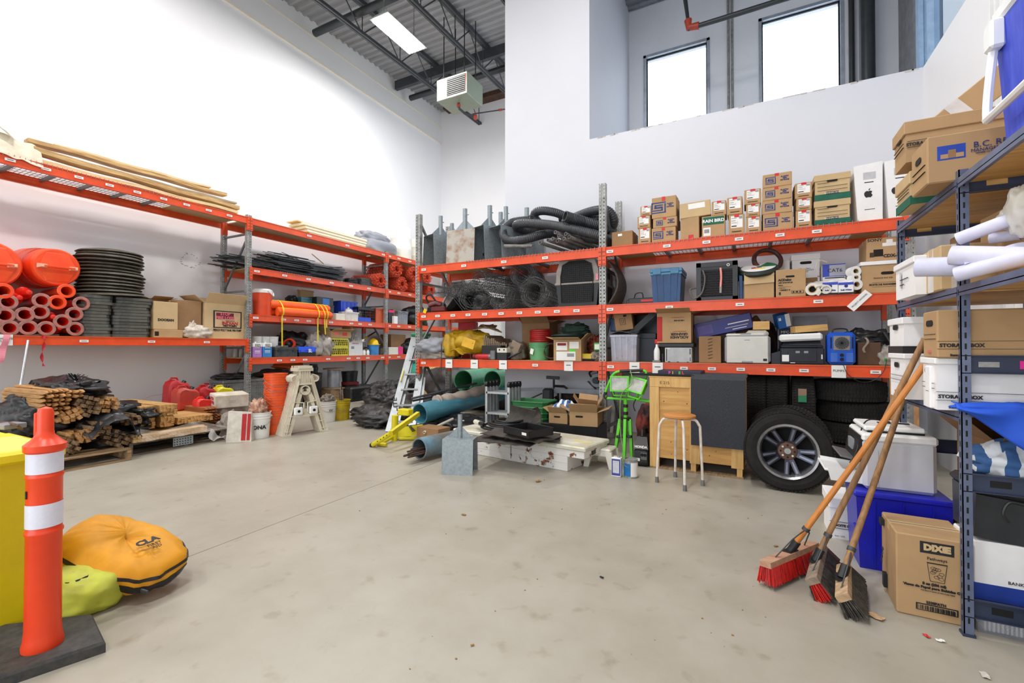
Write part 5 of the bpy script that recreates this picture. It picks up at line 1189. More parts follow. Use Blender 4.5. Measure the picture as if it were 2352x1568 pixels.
t=thing('angle_grinder','maroon and black power tool lying at the left end of the middle shelf','power tool',(ry(992,700,.05).x,YF+.16,z1),.3)
mr=mat('maroon_tool',(96,26,28),.35)
obj('body',G().tube([(-.12,0,.12),(.0,0,.16),(.1,0,.13)],.05,12),mr,t,True);obj('gear_head',G().lathe([(.001,0),(.05,0),(.055,.04),(.04,.09),(.001,.1)],14,Matrix.Translation((.13,0,.06))),'black',t,True)
obj('side_handle',G().tube(spline([(-.12,0,.14),(-.16,-.03,.26),(-.08,-.05,.30),(.0,-.02,.2)],5),.016,8),'black',t,True);obj('base',G().cbox((0,0,.045),(.26,.14,.09),.01),'dark',t)
t=obj('tool_case',G().cbox((0,0,.045),(.28,.10,.09),.02),mr,loc=(ry(1003,710,-.02).x,YF+.04,z1));tag(t,'small maroon rounded case lying at the very front of the shelf','case')
o=obj('yellow_tag',G().box(-.03,-.002,-.035,.03,.002,.035),MATS['hat_yellow'],loc=(ry(976,712,-.03).x,YF-.03,z1+.02),rot=(0,.4,0));tag(o,'small bright yellow tag hanging at the post end of the shelf','tag')
def kennel(label,px0,px1,pyt,ins,D=.75,bare=False):
    F=fit('R',px0,px1,pyt,z1,ins,D);loc,W,H,rz=F;t=thing('pet_kennel',label,'pet kennel',loc,rz,'pet kennels')
    tp=mat('taupe_plastic',(146,138,130),.5,var=.05)
    y=-D/2;hb=H*.46
    obj('lower_shell',G().hexa([(-W*.44,y+.02,0),(W*.44,y+.02,0),(W*.44,D/2-.02,0),(-W*.44,D/2-.02,0)],[(-W/2,y,hb),(W/2,y,hb),(W/2,D/2,hb),(-W/2,D/2,hb)]),'black',t)
    obj('rim',G().cbox((0,0,hb),(W+.04,D+.03,.035),.01),tp,t)
    P=[(-W/2,hb+.015),(-W*.49,H*.72),(-W*.40,H*.93),(-W*.28,H),(W*.28,H),(W*.40,H*.93),(W*.49,H*.72),(W/2,hb+.015)]
    g=G();g.prism(P,-D/2,D/2,Matrix.Rotation(R90,4,'X')@Matrix.Diagonal((1,1,1,1)))
    obj('upper_shell',g,tp,t)
    Q=[(-W*.36,H*.09),(-W*.38,H*.6),(-W*.33,H*.83),(-W*.18,H*.90),(W*.18,H*.90),(W*.33,H*.83),(W*.38,H*.6),(W*.36,H*.09)]
    obj('door_opening',G().prism(Q,0,.004,Matrix.Translation((0,y-.001,0))@Matrix.Rotation(R90,4,'X')),'dark',t)
    if not bare:
        d=obj('door',G().tube([(a,y-.012,b) for a,b in Q],.008,6,closed=True),'black',t);g=G()
        for i in range(1,16):x=-W*.36+W*.72*i/16;g.bar((x,y-.012,H*.1),(x,y-.012,H*.86),.004)
        for i in range(1,20):z=H*.09+H*.78*i/20;g.bar((-W*.36,y-.012,z),(W*.36,y-.012,z),.004)
        obj('grille',g,mat('dark_wire',(40,40,42),.4,.3),d)
    for k in range(5):obj('vent_slot',G().box(W*.499,-.2+.09*k,H*.6,W*.503,-.16+.09*k,H*.82),'dark',t)
    obj('pink_tag',G().box(W*.44,y-.02,H*.50,W*.5,y-.016,H*.62),MATS['pink_tape'],t)
    return t
kennel('taupe and black plastic pet kennel with a wire door facing out',1277,1375,588,.10)
F=fit('R',1398,1412,596,z1,.15,.6);o=obj('fabric_panel',G().sheet(lambda u,v:(.14*math.sin(PI*v)*(1-.2*u)-.02,.6*u,.62*v),10,14,.02),mat('brown_mesh_fabric',(96,88,82),.8,rgb2=(60,54,50),scale=40),smooth=True,loc=(F[0][0]-.02,YF+.12,z1));tag(o,'curved brown mesh panel standing behind the steel post','panel')
# --- shelf 1.12
z2=zR(0)
heap('grey_tarp_bundle','grey tarp bundle hanging over the left end of the lower shelf','tarp',(ry(986,790,-.02).x,YF+.10,z2+.10),(.27,.22,.14),greyt,.2,2.2,91,flat=True)
heap('folded_sacks','flat stack of grey brown sacks under the grey tarp','sack',(ry(995,815,.05).x,YF+.22,z2),(.30,.24,.075),mat('sack_grey',(176,168,160),.8,rgb2=(120,110,100),scale=10,bump=.2),.2,3,93,sq=.6)
heap('yellow_canvas_bag','large crumpled yellow canvas bag on the lower shelf','bag',(ry(1062,790,.2).x,YF+.36,z2+.08),(.42,.26,.23),yelt,.18,2.0,95,nu=56,nv=32,crease=.8)
heap('bag_mouth','open mouth of the yellow canvas bag drooping to the left','bag',(ry(1027,790,.05).x,YF+.16,z2+.04),(.14,.14,.22),yelt,.2,2.0,97)
o=obj('yellow_plate',G().cbox((0,0,0),(.23,.012,.15),.004),mat('mustard_plate',(222,170,42),.45),loc=ry(1076,788,-.0)+Vector((0,0,.0)),rot=(-.1,.28,0));tag(o,'flat mustard yellow metal plate leaning on the canvas bag','plate')
obj('bolt_hole',G().lathe([(.006,-.008),(.006,.008)],8,Matrix.Translation((.08,0,.02))@Matrix.Rotation(R90,4,'X')),'dark',o)
o=obj('yellow_scrap',G().sheet(lambda u,v:((u-.5)*.26,(v-.5)*.12,.04*math.sin(u*5)+.03*v),14,6,.004),yelt,loc=ry(1053,808,.02));tag(o,'torn yellow canvas scrap lying before the yellow plate','scrap')
o=obj('wire_stand',G().tube([ry(1058,828,.0),ry(1062,812,.0),ry(1080,812,.0),ry(1082,828,.0)],.006,6),ru);tag(o,'bent rusty wire stand under the yellow plate','wire')
stick('rusty_rod','thin rusty rod hanging down in front of the beam','rod',ry(1013,868,-.031),ry(1014,790,-.031),.007,ru)
lt=wood('weathered_lath',(168,146,120),(120,100,80),6,axis=1)
for i in range(13):
    x=ry(1113+4.2*i,785,.28).x;h=.38-.012*i+random.uniform(-.02,.02)
    o=obj('lath',G().box(-.012,-.28,0,.012,.28,h),lt,loc=(x,YF+.50,z2),rot=(0,.10,0));tag(o,'weathered board standing on edge, %s from the left' %(ORD+['last'])[i],'board','row of boards on the lower shelf')
for i,(px,py) in enumerate(((1108,752),(1120,750),(1130,754))):
    o=obj('bent_board',G().cbox((0,0,0),(.28,.3,.02),.004),lt,loc=ry(px,py,.4),rot=(.2,-.2+.25*i,.4*i));tag(o,['left','middle','right'][i]+' tan board scrap lying on top of the standing boards','board','board scraps on the standing boards')
carton('black box under the middle of the standing boards',fit('R',1106,1150,793,z2,.06,.2),.2,'dark' if False else 'black','plain',name='black_case',cat='case')
t=thing('red_tube_tool','red cylindrical tool with a dark cap lying at the front of the shelf','tool',(ry(1107,815,.03).x,YF+.06,z2+.045))
obj('body',G().tube([(-.16,0,0),(.12,0,0)],.042,16),mat('tool_red',(190,32,44),.4),t,True);obj('cap',G().tube([(.12,0,0),(.18,0,.0)],.047,8),'brace',t);obj('ring',G().tube([(-.165,0,0),(-.12,0,0)],.046,16),mr,t,True)
o=obj('upright_grey_block',G().cbox((0,0,.07),(.085,.08,.14),.01),'brace',loc=(ry(1130,815,.0).x,YF+.05,z2));tag(o,'small grey block standing between the red tool and the battery','block')
F=fit('R',1141,1164,799,z2,.0,.16);t=thing('battery','black battery with a pale top beside the grey block','battery',F[0],0)
obj('case',G().cbox((0,0,F[2]*.3),(F[1],.16,F[2]*.6),.006),'black',t);obj('cover',G().cbox((0,0,F[2]*.8),(F[1],.16,F[2]*.4),.006),'offw',t)
for s in (-1,1):obj('terminal',G().lathe([(.012,-.003),(.012,.003),(.001,.003)],10,Matrix.Translation((s*.04,-.082,F[2]*.85))@Matrix.Rotation(R90,4,'X')),'dark',t)
heap('motor_part','rusty motor part with a worn blue grey housing','motor',(ry(1182,810,.15).x,YF+.25,z2),(.13,.14,.16),mat('worn_blue_grey',(128,124,118),.6,rgb2=(96,74,58),scale=14),.15,3,99,sq=.7)
o=obj('bracket_plate',G().cbox((0,0,0),(.16,.02,.22),.004),mat('brown_grey_plate',(150,132,112),.6),loc=ry(1182,800,.12),rot=(.2,.5,0));tag(o,'tan grey square plate tilted against the motor part','plate')
o=obj('hand_spade',G().bar((-.12,0,.02),(.10,0,.12),.08,.012),'steel',loc=(ry(1180,825,.05).x,YF+.08,z2));tag(o,'dark steel blade lying tilted left of the green bucket','blade')
F=fit('R',1207,1251,786,z2,.06,.3)
bucket('mint green bucket with a torn paper label',(F[0][0],YF+.06+F[1]/2,z2),F[1]/2,F[2],mat('mint_plastic',(104,168,116),.45,rgb2=(86,148,100),scale=5),handle=False,rim=True)
o=obj('torn_label',G().box(-.03,-.002,-.04,.03,.002,.04),'lab',loc=(F[0][0]-.05,YF+.055,z2+.11),rot=(0,.3,-.3));o.parent=bpy.data.objects[[q.name for q in bpy.data.objects if q.get('label','').startswith('mint green')][0]];o.location=(-.05,-F[1]/2-.002,.13)
F=fit('R',1199,1262,742,z2,.5,.35);carton('cardboard box without lid behind the green bucket',F,.35,'card2','open')
coil('red ribbed hose wound in front of the cardboard box',(ry(1243,780,.42).x,YF+.40,z2+.14),.15,.022,9,mat('dark_red_hose',(170,36,32),.45),h=.29)
coil('dark green garden hose coiled on the labelled carton',(ry(1302,780,.28).x,YF+.32,z2+.305),.22,.014,5,mat('dark_green_hose',(28,46,40),.5),h=.06,jit=.1)
heap('green_cloth','dark green cloth lying on the hose coil','cloth',(ry(1318,770,.3).x,YF+.36,z2+.38),(.2,.12,.09),mat('bottle_green_cloth',(34,58,48),.8,bump=.3),.3,3,101)
F=fit('R',1271,1333,783,z2-.02,-.04,.3)
t=carton('battered carton with white labels and a green sticker, jutting over the beam',((F[0][0],F[0][1],z2),F[1],F[2],.05),.3,'card','open',[('f','r',.10,.50,.50,.88,'lab'),('f','r',.58,.58,.92,.90,'lab'),('f','r',.10,.03,.80,.44,'lab'),('f','r',.14,.72,.46,.84,mat('dull_red_print',(150,40,40),.7)),('f','r',.58,.44,.80,.54,mat('neon_green',(70,220,40),.5)),('f','r',.5,.20,.75,.36,mat('grey_print',(150,150,150),.7))])
t['label']=t['label']
coil('brown cable loop standing behind the battered carton',(ry(1262,815,.1).x,YF+.2,z2+.13),.11,.010,4,mat('brown_cable',(70,46,36),.6),name='cable_loop',cat='cable',rot=(R90-.2,0,.2),h=.04)
heap('extension_cord','orange extension cord bunched beside the steel post','cord',(ry(1365,790,.3).x,YF+.4,z2+.06),(.12,.14,.17),mat('rust_orange_cord',(160,66,36),.7,rgb2=(90,40,30),scale=22,bump=.5),.3,4,103)
t=thing('work_lamp','small green framed halogen lamp beside the steel post','lamp',ry(1374,796,.05));obj('housing',G().cbox((0,0,0),(.11,.07,.11),.01),mat('lamp_green',(60,150,70),.5),t);obj('glass',G().box(-.04,-.037,-.035,.045,-.034,.035),'offw',t)
t=thing('yellow_tool','yellow and black tool lying at the front beside the battered carton','tool',(ry(1347,820,.0).x,YF+.08,z2),0);obj('body',G().cbox((0,0,.06),(.19,.09,.085),.018),mat('tool_yellow',(206,176,30),.4),t);obj('base',G().cbox((.02,0,.015),(.22,.11,.03),.008),'dark',t)
heap('tool_parts','dark jumble of tool parts in front of the steel post','tools',(ry(1370,825,.0).x,YF+.1,z2),(.1,.09,.08),mat('mixed_metal',(150,140,128),.5),.35,4,105)
carton('red box on the shelf behind the standing boards',fit('R',1052,1090,740,z2+.0,.75,.12),.12,MATS['tool_red'],'plain',name='red_case',cat='case')
# --- floor under centre rack
def fl(px,py):return onZ(px,py,0)
gpv=mat('green_sewer_pipe',(112,196,154),.4,rgb2=(92,176,134),scale=3)
blp=mat('blue_water_pipe',(92,158,176),.4,rgb2=(70,130,150),scale=2.5,stretch=(1,1,6))
YP=7.55
def bigpipe(label,px,py,y,r,L,m,ang,tilt=0,k=.92):
    p=onY(px,py,y);d=Vector((math.sin(ang)*math.cos(tilt),math.cos(ang)*math.cos(tilt),math.sin(tilt)))
    o=obj('plastic_pipe',G().pipe(p,p+d*L,r,r*k,32),m,smooth=True);tag(o,label,'pipe','large plastic pipes');return o
bigpipe('wide mint green sewer pipe, the left one lying above the cloth roll',1064,874,7.3,.20,2.0,gpv,-.12)
bigpipe('wide mint green sewer pipe, right one with a dark round mouth',1131,874,7.2,.18,2.4,gpv,-.05)
bigpipe('long pale blue pipe with open end pointing left above the floor',964,950,5.45,.155,2.1,blp,.12,.075)
p=onY(957,1030,4.95)
q=bigpipe('lower dirty blue pipe filled with rusty bars',963,1030,4.2,.125,1.3,mat('dirty_blue_pipe',(112,150,168),.5,rgb2=(104,100,92),scale=5),.16,0,.86)
d=Vector((math.sin(.16),math.cos(.16),0));c=onY(963,1030,4.2)
sd=Vector((d.y,-d.x,0))
for i in range(15):
    a=random.uniform(0,2*PI);r_=.08*math.sqrt(random.random());of=sd*(r_*math.cos(a))+Vector((0,0,r_*math.sin(a)*.6-.04))
    o=obj('rusty_bar',G().tube([c+of-d*random.uniform(.08,.22),c+of+d*.9],.011,6),mat('rust_dark',(92,66,54),.7,rgb2=(60,44,38),scale=18));tag(o,'rusty steel bar in the lower blue pipe, one of the indistinguishable bundle','bar','rusty bars in the lower blue pipe')
clr=mat('beige_geotextile',(196,184,172),.85,rgb2=(170,156,146),scale=6,bump=.2)
a=onY(1000,922,5.8);b=onY(1115,893,6.9);P=spline([a,a+(b-a)*.1,(a+b)/2+Vector((0,0,-.02)),b],8)
o=obj('cloth_roll',G().tube(P,.09,16,rr=[.05 if k==0 else .085+.012*math.sin(k*1.3) for k in range(len(P))]),clr,smooth=True);tag(o,'long beige cloth roll lying on top of the blue pipe','roll')
for i,(pa,ya_,pb,s) in enumerate((((945,915),5.7,(1095,880),'black plastic pipe bundle beside the beige cloth roll'),((948,920),5.6,(1085,893),'dark thin pipe lying on the blue pipe'))):
    o=obj('thin_pipe',G().tube([onY(*pa,ya_),onY(*pb,ya_+1.0)],.018,8),'black' if i else 'steel',smooth=True);tag(o,s,'pipe')
o=obj('pvc_stick',G().pipe(onY(974,993,4.95),onY(1040,962,5.7),.02,.014,12),'offw');tag(o,'thin cream pipe lying between the two blue pipes','pipe')
for i in range(5):
    o=obj('steel_rod',G().tube([onY(938+2*i,978+3*i,5.0),onY(1010,968+2*i,5.8)],.008,6),'steel');tag(o,'thin grey steel rod resting on the carton, %s from the top' %ORD[i],'rod','thin rods on the carton')
p=fl(960,1012)
t=carton('flat brown carton under the blue pipes with a teal bottom edge',((onY(985,1000,5.0).x,5.1,.0),.40,.22,-.1),.25,'card2','plain',[('f','r',0,0,1,.12,MATS['teal_hull'])])
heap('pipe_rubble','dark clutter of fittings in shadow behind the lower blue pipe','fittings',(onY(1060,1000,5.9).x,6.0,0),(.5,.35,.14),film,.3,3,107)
heap('plastic_sheeting','dark sheeting lying behind the blue pipes','plastic sheet',(onY(990,930,6.6).x-.3,6.7,0),(.7,.45,.25),dk,.25,2.4,108,group='black sheeting heaps')
# things behind the centre rack: pegboard fence, boards, rolls
g=G();n=15
for i in range(n+1):
    g.bar((i*.055,0,0),((n-i)*.0+i*.055,0,.75),.012,.006) if False else None
for i in range(-12,16):
    a0=max(0,-i*.05);
    for sgn in (1,-1):
        x0=i*.05;P0=Vector((x0,0,0));P1=Vector((x0+.6,0,.75)) if sgn >0 else None
        A_,B_=((x0,0),(x0+.62,.75)) if sgn >0 else ((x0,.75),(x0+.62,0))
        lo=max(0,(0-A_[0])/.62);hi=min(1,(.75-A_[0])/.62)
        if hi >lo:g.bar((A_[0]+.62*lo,0,A_[1]+(B_[1]-A_[1])*lo),(A_[0]+.62*hi,0,A_[1]+(B_[1]-A_[1])*hi),.014,.014)
o=obj('red_lattice',g,mat('dull_red_fence',(150,50,44),.6),loc=(-5.35,8.6,.55),rot=(0,-.12,.25));tag(o,'red diamond mesh panel standing behind the left rack post','mesh panel')
for i,(px,s) in enumerate(((985,'leftmost'),(1003,'left middle'),(1120,'right middle'),(1142,'rightmost'))):
    o=obj('fence_board',G().bar(onY(px-10,905,8.3),onY(px+8,838,8.9),.10,.03),lt,);tag(o,s+' weathered board leaning behind the centre rack','board','boards leaning behind the centre rack')
for i,(px,py,s) in enumerate(((1120,735,'upper'),(1150,700,'lower'))):
    o=obj('white_tube',G().tube([onY(1145+i*6,700,9.0),Vector((onY(1145+i*6,795,9.0).x,9.0,0))],.10,14),'white',smooth=True);tag(o,['left','right'][i]+' tall white tube standing behind the rack at the wall corner','tube')
# --- folding ladder
t=thing('folding_ladder','folded multi-position aluminium ladder standing behind the white toolbox','ladder',onY(1142,968,5.75)*1,0)
t.location.z=0;lw=onY(1164,960,5.75).x-onY(1113,960,5.75).x;lh=onY(1140,888,5.75).z
for j in range(4):
    yv=j*.075;dx=.014*j
    for s in (-1,1):
        obj('side_rail',G().box(-lw/2*s-.018+dx,yv,.02,-lw/2*s+.018+dx,yv+.055,lh),al,t)
        obj('hinge',G().lathe([(.001,-.02),(.045,-.02),(.045,.02),(.001,.02)],14,Matrix.Translation((-lw/2*s+dx,yv+.03,lh+.03))@Matrix.Rotation(R90,4,'Y')),'black',t,True)
    for z in (lh*.12,lh*.46,lh*.86):obj('rung',G().box(-lw/2+dx,yv,z,lw/2+dx,yv+.05,z+.03),al,t)
# --- green nested tubs, table saw stand, circular saw
gt=mat('green_tub',(44,116,62),.45,var=.06)
for i in range(4):
    x0=onY(1166,950,5.75).x;x1=onY(1252,950,5.75).x;W=x1-x0;H=.10
    g=G();oo=[(-W/2,-.16),(-W/2+.05,-.21),(W/2-.05,-.21),(W/2,-.16),(W/2,.16),(W/2-.05,.21),(-W/2+.05,.21),(-W/2,.16)]
    n=8;vs=[(x*.93,y*.93,0) for x,y in oo]+[(x,y,H) for x,y in oo]+[(x*.96,y*.95,H) for x,y in oo]+[(x*.9,y*.9,.01) for x,y in oo]
    g.add(vs,[tuple(range(n))[::-1]]+[(k,(k+1) %n,(k+1) %n+n,k+n) for k in range(n)]+[(n+k,n+(k+1) %n,2*n+(k+1) %n,2*n+k) for k in range(n)]+[(2*n+k,2*n+(k+1) %n,3*n+(k+1) %n,3*n+k) for k in range(n)]+[tuple(range(3*n,4*n))])
    o=obj('green_tub',g,gt,loc=((x0+x1)/2,6.0,.22+i*.075),rot=(0,0,random.uniform(-.03,.03)));tag(o,['lowest','second','third','topmost'][i]+' green oval tub in the nested stack behind the toolbox','tub','nested green tubs')
    obj('rim',G().tube([(x*1.01,y*1.01,H) for x,y in oo],.012,6,closed=True),gt,o)
carton('dark crate carrying the green tubs',(((x0+x1)/2,6.0,0),W*.85,.215,0),.36,'black','plain',name='dark_crate',cat='crate')
tb=mat('grey_tube',(140,142,146),.4,.4)
t=thing('saw_stand','grey tubular mitre saw stand standing against the wall','stand',(0,0,0));Ys=6.75
def w3(px,py,y=Ys):return onY(px,py,y)
obj('rail',G().bar(w3(1175,895),w3(1272,893),.03,.05),tb,t);obj('rail',G().bar(w3(1272,897),w3(1385,900),.03,.07),tb,t)
for a,b in (((1287,900),(1287,925)),((1287,925),(1256,950)),((1287,925),(1310,960)),((1287,928),(1388,934)),((1256,950),(1250,965)),((1182,900),(1182,935)),((1262,903),(1262,915))):obj('tube',G().tube([w3(*a),w3(*b)],.02,10),tb,t,True)
obj('support_arm',G().tube([w3(1190,928),w3(1245,903)],.012,8),'steel',t)
obj('work_stop',G().bar(w3(1256,866),w3(1284,868),.05,.05),'black',t);obj('stop_post',G().tube([w3(1272,870),w3(1272,895)],.018,8),'black',t)
obj('motor_bracket',G().cbox(w3(1262,905)-Vector((0,.05,0)),(.16,.14,.20),.03),'steel',t);obj('arm_bar',G().tube([w3(1272,886),w3(1296,887),w3(1303,893)],.02,8),'black',t)
for px in (1200,1255,1385):obj('leg',G().tube([w3(px,934),Vector((w3(px,950).x,Ys,.02))],.018,8),tb,t,True)
t=thing('circular_saw','grey circular saw hanging on the wall beside the steel post','saw',onY(1372,873,7.08))
obj('guard',G().lathe([(.001,-.04),(.11,-.04),(.12,0),(.11,.03),(.001,.03)],24,Matrix.Rotation(R90,4,'X')),tb,t,True);obj('motor',G().lathe([(.001,-.12),(.05,-.12),(.055,0)],14,Matrix.Rotation(-R90,4,'X')),'steel',t,True)
obj('handle',G().tube(spline([(-.09,-.03,.05),(-.12,-.03,.12),(-.02,-.03,.17),(.06,-.03,.1)],5),.015,8),'black',t,True);obj('base_plate',G().bar((-.15,-.02,-.02),(-.02,-.02,-.14),.1,.008),tb,t)
heap('work_boots','brown boots and cloth behind the saw stand rail','boots',(onY(1305,920,6.9).x,6.95,.5),(.2,.12,.12),MATS['dark_brown_cloth'],.3,3,109,flat=False)
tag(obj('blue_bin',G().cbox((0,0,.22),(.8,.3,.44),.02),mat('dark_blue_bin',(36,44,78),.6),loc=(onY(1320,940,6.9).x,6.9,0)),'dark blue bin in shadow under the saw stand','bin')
# --- white rusty truck toolbox on the floor
wt=mat('rust_chipped_white',(226,224,220),.42,rgb2=(122,70,38),scale=7,thr=(.395,.43),detail=9)
wl=mat('grimy_white_lid',(226,226,214),.4,rgb2=(196,190,168),scale=4)
A=fl(1092,1043);B=fl(1303,1083);C_=fl(1340,1052)
d=(B-A);Lx=d.length;ang=math.atan2(d.y,d.x)
hb=onY(1303,1049,B.y).z;ht=onY(1303,1026,B.y).z;Dp=.55
t=thing('truck_toolbox','white rust-chipped steel truck toolbox lying on the floor','toolbox',A,ang)
XL0,XL1=-.35,Lx+.20
obj('body',G().box(XL0+.05,0,0,Lx,Dp-.08,hb,c=.006),wt,t);obj('upper_body',G().box(XL0,-.0,hb,XL1,Dp,ht-.02,c=.006),wt,t)
obj('lid',G().box(XL0-.02,-.02,ht-.03,XL1+.02,Dp+.02,ht+.02,c=.012),wl,t)
obj('latch',G().box(XL1+.0,.16,ht-.09,XL1+.012,.24,ht-.045,c=.004),'black',t);obj('seam',G().box(XL0+.05,-.003,hb*.55,Lx,.0,hb*.55+.006),'offw',t)
obj('side_seam',G().box(Lx*.42,-.003,hb*.2,Lx*.42+.006,.0,ht-.03),ru,t)
for px_,s in ((.12,.16),(Lx-.06,.2)):obj('yellow_sticker',G().box(px_,.2,ht+.0205,px_+.22,.28,ht+.0215),mat('faded_yellow_sticker',(222,206,96),.6,rgb2=(208,202,170),scale=20),t,rot=None)
obj('paint_patch',G().box(Lx*.40-.06,-.004,ht-.07,Lx*.40+.10,-.001,ht-.035),mat('rust_patch',(138,72,34),.8),t)
zt_=ht+.022
def onbox(px,py,z=zt_):return onZ(px,py,z)
mm=mat('brown_rubber_mat',(78,70,62),.7,rgb2=(54,50,46),scale=14,bump=.3)
def floormat(label,cx,cy,w,d_,rz,z,seed,sag=.03):
    c=onbox(cx,cy,z)
    o=obj('rubber_mat',G().sheet(lambda u,v:((u-.5)*w,(v-.5)*d_,.012+sag*max(0,noise.noise(Vector((u*2.4,v*2.4,seed))))+.004*math.sin(u*30)),26,16,.010),mm,smooth=True,loc=c,rot=(0,0,rz));tag(o,label,'mat','rubber mats on the toolbox')
floormat('brown rubber mat folded lowest at the left front of the toolbox lid',1165,1010,.72,.46,.05,zt_+.01,1,.06)
floormat('ribbed brown rubber mat in the middle of the toolbox lid',1195,1000,.80,.44,-.2,zt_+.06,2,.05)
floormat('ribbed rubber mat lying under the black tray at the right',1225,1003,.60,.40,.35,zt_+.03,3,.04)
o=obj('bent_mat',G().sheet(lambda u,v:((u-.5)*.3+.05*v,.12*math.sin(v*2.5),.28*v),12,12,.012),mm,smooth=True,loc=onbox(1180,985,zt_+.06),rot=(-.3,.2,.3));tag(o,'stiff rubber mat corner standing up behind the black tray','mat')
o=obj('bent_mat',G().sheet(lambda u,v:((u-.5)*.2,.1*math.sin(v*2.5),.2*v),12,12,.012),mm,smooth=True,loc=onbox(1225,975,zt_+.08),rot=(-.2,-.4,.1));tag(o,'rubber mat corner standing upright between tubs and tray','mat')
c=onbox(1213,996,zt_+.11);t=thing('black_tray','shallow black plastic tray with a white sticker on the rubber mats','tray',c,-.42)
g=G();W,D,H=.42,.34,.075;g.box(-W/2,-D/2,0,W/2,D/2,.005).box(-W/2,-D/2,0,W/2,-D/2+.008,H).box(-W/2,D/2-.008,0,W/2,D/2,H).box(-W/2,-D/2,0,-W/2+.008,D/2,H).box(W/2-.008,-D/2,0,W/2,D/2,H)
obj('body',g,'black',t);obj('sticker',G().box(.10,-D/2-.0015,.025,.17,-D/2,.052),'lab',t);obj('rim',G().tube([(-W/2,-D/2,H),(W/2,-D/2,H),(W/2,D/2,H),(-W/2,D/2,H)],.006,6,closed=True),'black',t)
for i in range(3):
    c=onbox(1130+6*i,985,zt_+.03)
    coil(['outer','middle','inner'][i]+' loop of thick black cable at the left of the toolbox lid',c+Vector((.12,.1,.03*i)),.26-.05*i,.013,2,'black',name='cable_loop',cat='cable',h=.04,jit=.12)
o=obj('cable_plug',G().tube([onbox(1092,968,zt_+.08),onbox(1103,972,zt_+.09)],.03,12),'offw',smooth=True);tag(o,'round cable plug with a pale end at the left of the toolbox','plug');obj('plug_collar',G().tube([onbox(1103,972,zt_+.09),onbox(1112,976,zt_+.09)],.026,12),'black',o,True)
# cardboard trays with towel, right end
c=onY(1300,988,5.8)
carton('low brown box with hand hole at the left, holding the towel',((onY(1281,990,5.62).x,5.80,.31),.26,.14,.0),.34,'card','open',[('f','h',.45,.62,.09,.022)])
t=carton('open brown box with raised flaps and hand hole at the right',((onY(1334,990,5.55).x,5.78,.31),.36,.18,.12),.40,'card','open',[('f','h',.35,.66,.10,.025)])
carton('tilted inner cardboard tray inside the right hand box',((onY(1340,965,5.7).x,5.85,.47),.26,.12,.3),.24,'card','open',tilt=(.1,.1))
carton('dark crate under the two low brown boxes',((onY(1312,1000,5.75).x,5.86,0),.78,.305,0),.46,'black','plain',name='dark_crate',cat='crate')
def stripe(name='blue_white_towel'):
    m=mat(name,(228,232,238),.85);
    nt=m.node_tree;b=nt.nodes['Principled BSDF'];w_=nt.nodes.new('ShaderNodeTexWave');w_.inputs['Scale'].default_value=3.2;w_.inputs['Distortion'].default_value=2.5;tc=[n for n in nt.nodes if n.type=='TEX_COORD'][0]
    r=nt.nodes.new('ShaderNodeValToRGB');r.color_ramp.interpolation='CONSTANT';r.color_ramp.elements[0].color=(*lin((232,236,240)),1);r.color_ramp.elements[1].position=.5;r.color_ramp.elements[1].color=(*lin((64,104,158)),1)
    nt.links.new(tc.outputs['Object'],w_.inputs[0]);nt.links.new(w_.outputs[0],r.inputs[0]);nt.links.new(r.outputs[0],b.inputs['Base Color']);return m
tw=stripe()
heap('striped_towel','blue and white striped towel stuffed in the low brown box','towel',(onY(1292,978,5.62).x,5.78,.41),(.17,.12,.10),tw,.3,3,111)
# --- sign base on the floor
p=(fl(1047,1089)+fl(1086,1072))/2
F0=fl(1006,1089);F1=fl(1077,1092);s=(F1-F0).length/.40
t=sign_base('galvanised sign base standing alone on the floor in front of the pipes',(F0+F1)/2+Vector((-.0,.15*s,0)),math.atan2((F1-F0).y,(F1-F0).x),s)
# --- yellow jack stand
yk=mat('jack_yellow',(226,214,20),.42,rgb2=(206,190,24),scale=5)
t=thing('jack_stand','yellow tubular folding stand lying on the floor with black end cap','stand',(0,0,0))
def f3(px,py,z=0):return onZ(px,py,z)
a=f3(857,1021,.03);b=f3(898,995,.22)
obj('main_tube',G().tube([a+Vector((0,0,.0)),b],.032,14),yk,t,True);obj('end_cap',G().tube([a,a+(a-b).normalized()*.035],.035,14),'black',t,True)
obj('foot_tube',G().tube([f3(866,1019,.03),f3(888,1021,.03)],.025,12),yk,t,True)
obj('cross_tube',G().tube([f3(880,1015,.04),f3(932,985,.10)],.026,12),yk,t,True)
c=f3(905,1012,0);obj('column',G().tube([c,c+Vector((.02,.0,.36))],.045,14),yk,t,True)
obj('socket',G().cbox(c+Vector((.12,.1,.40)),(.20,.12,.09),.012),yk,t);obj('arm',G().bar(b,c+Vector((.3,.16,.38)),.05,.06),yk,t)
obj('brace_plate',G().bar(c+Vector((-.05,0,.1)),c+Vector((.36,.2,.16)),.03,.14),yk,t);obj('rear_foot',G().tube([c+Vector((.05,.05,.03)),c+Vector((.42,.3,.03))],.028,12),yk,t,True)
for k in range(4):obj('adjust_hole',G().tube([a+(b-a)*(.35+.17*k)+Vector((0,-.034,0)),a+(b-a)*(.35+.17*k)+Vector((0,-.030,0))],.008,8),'dark',t)
mat('grey_print',(150,150,150),.7)
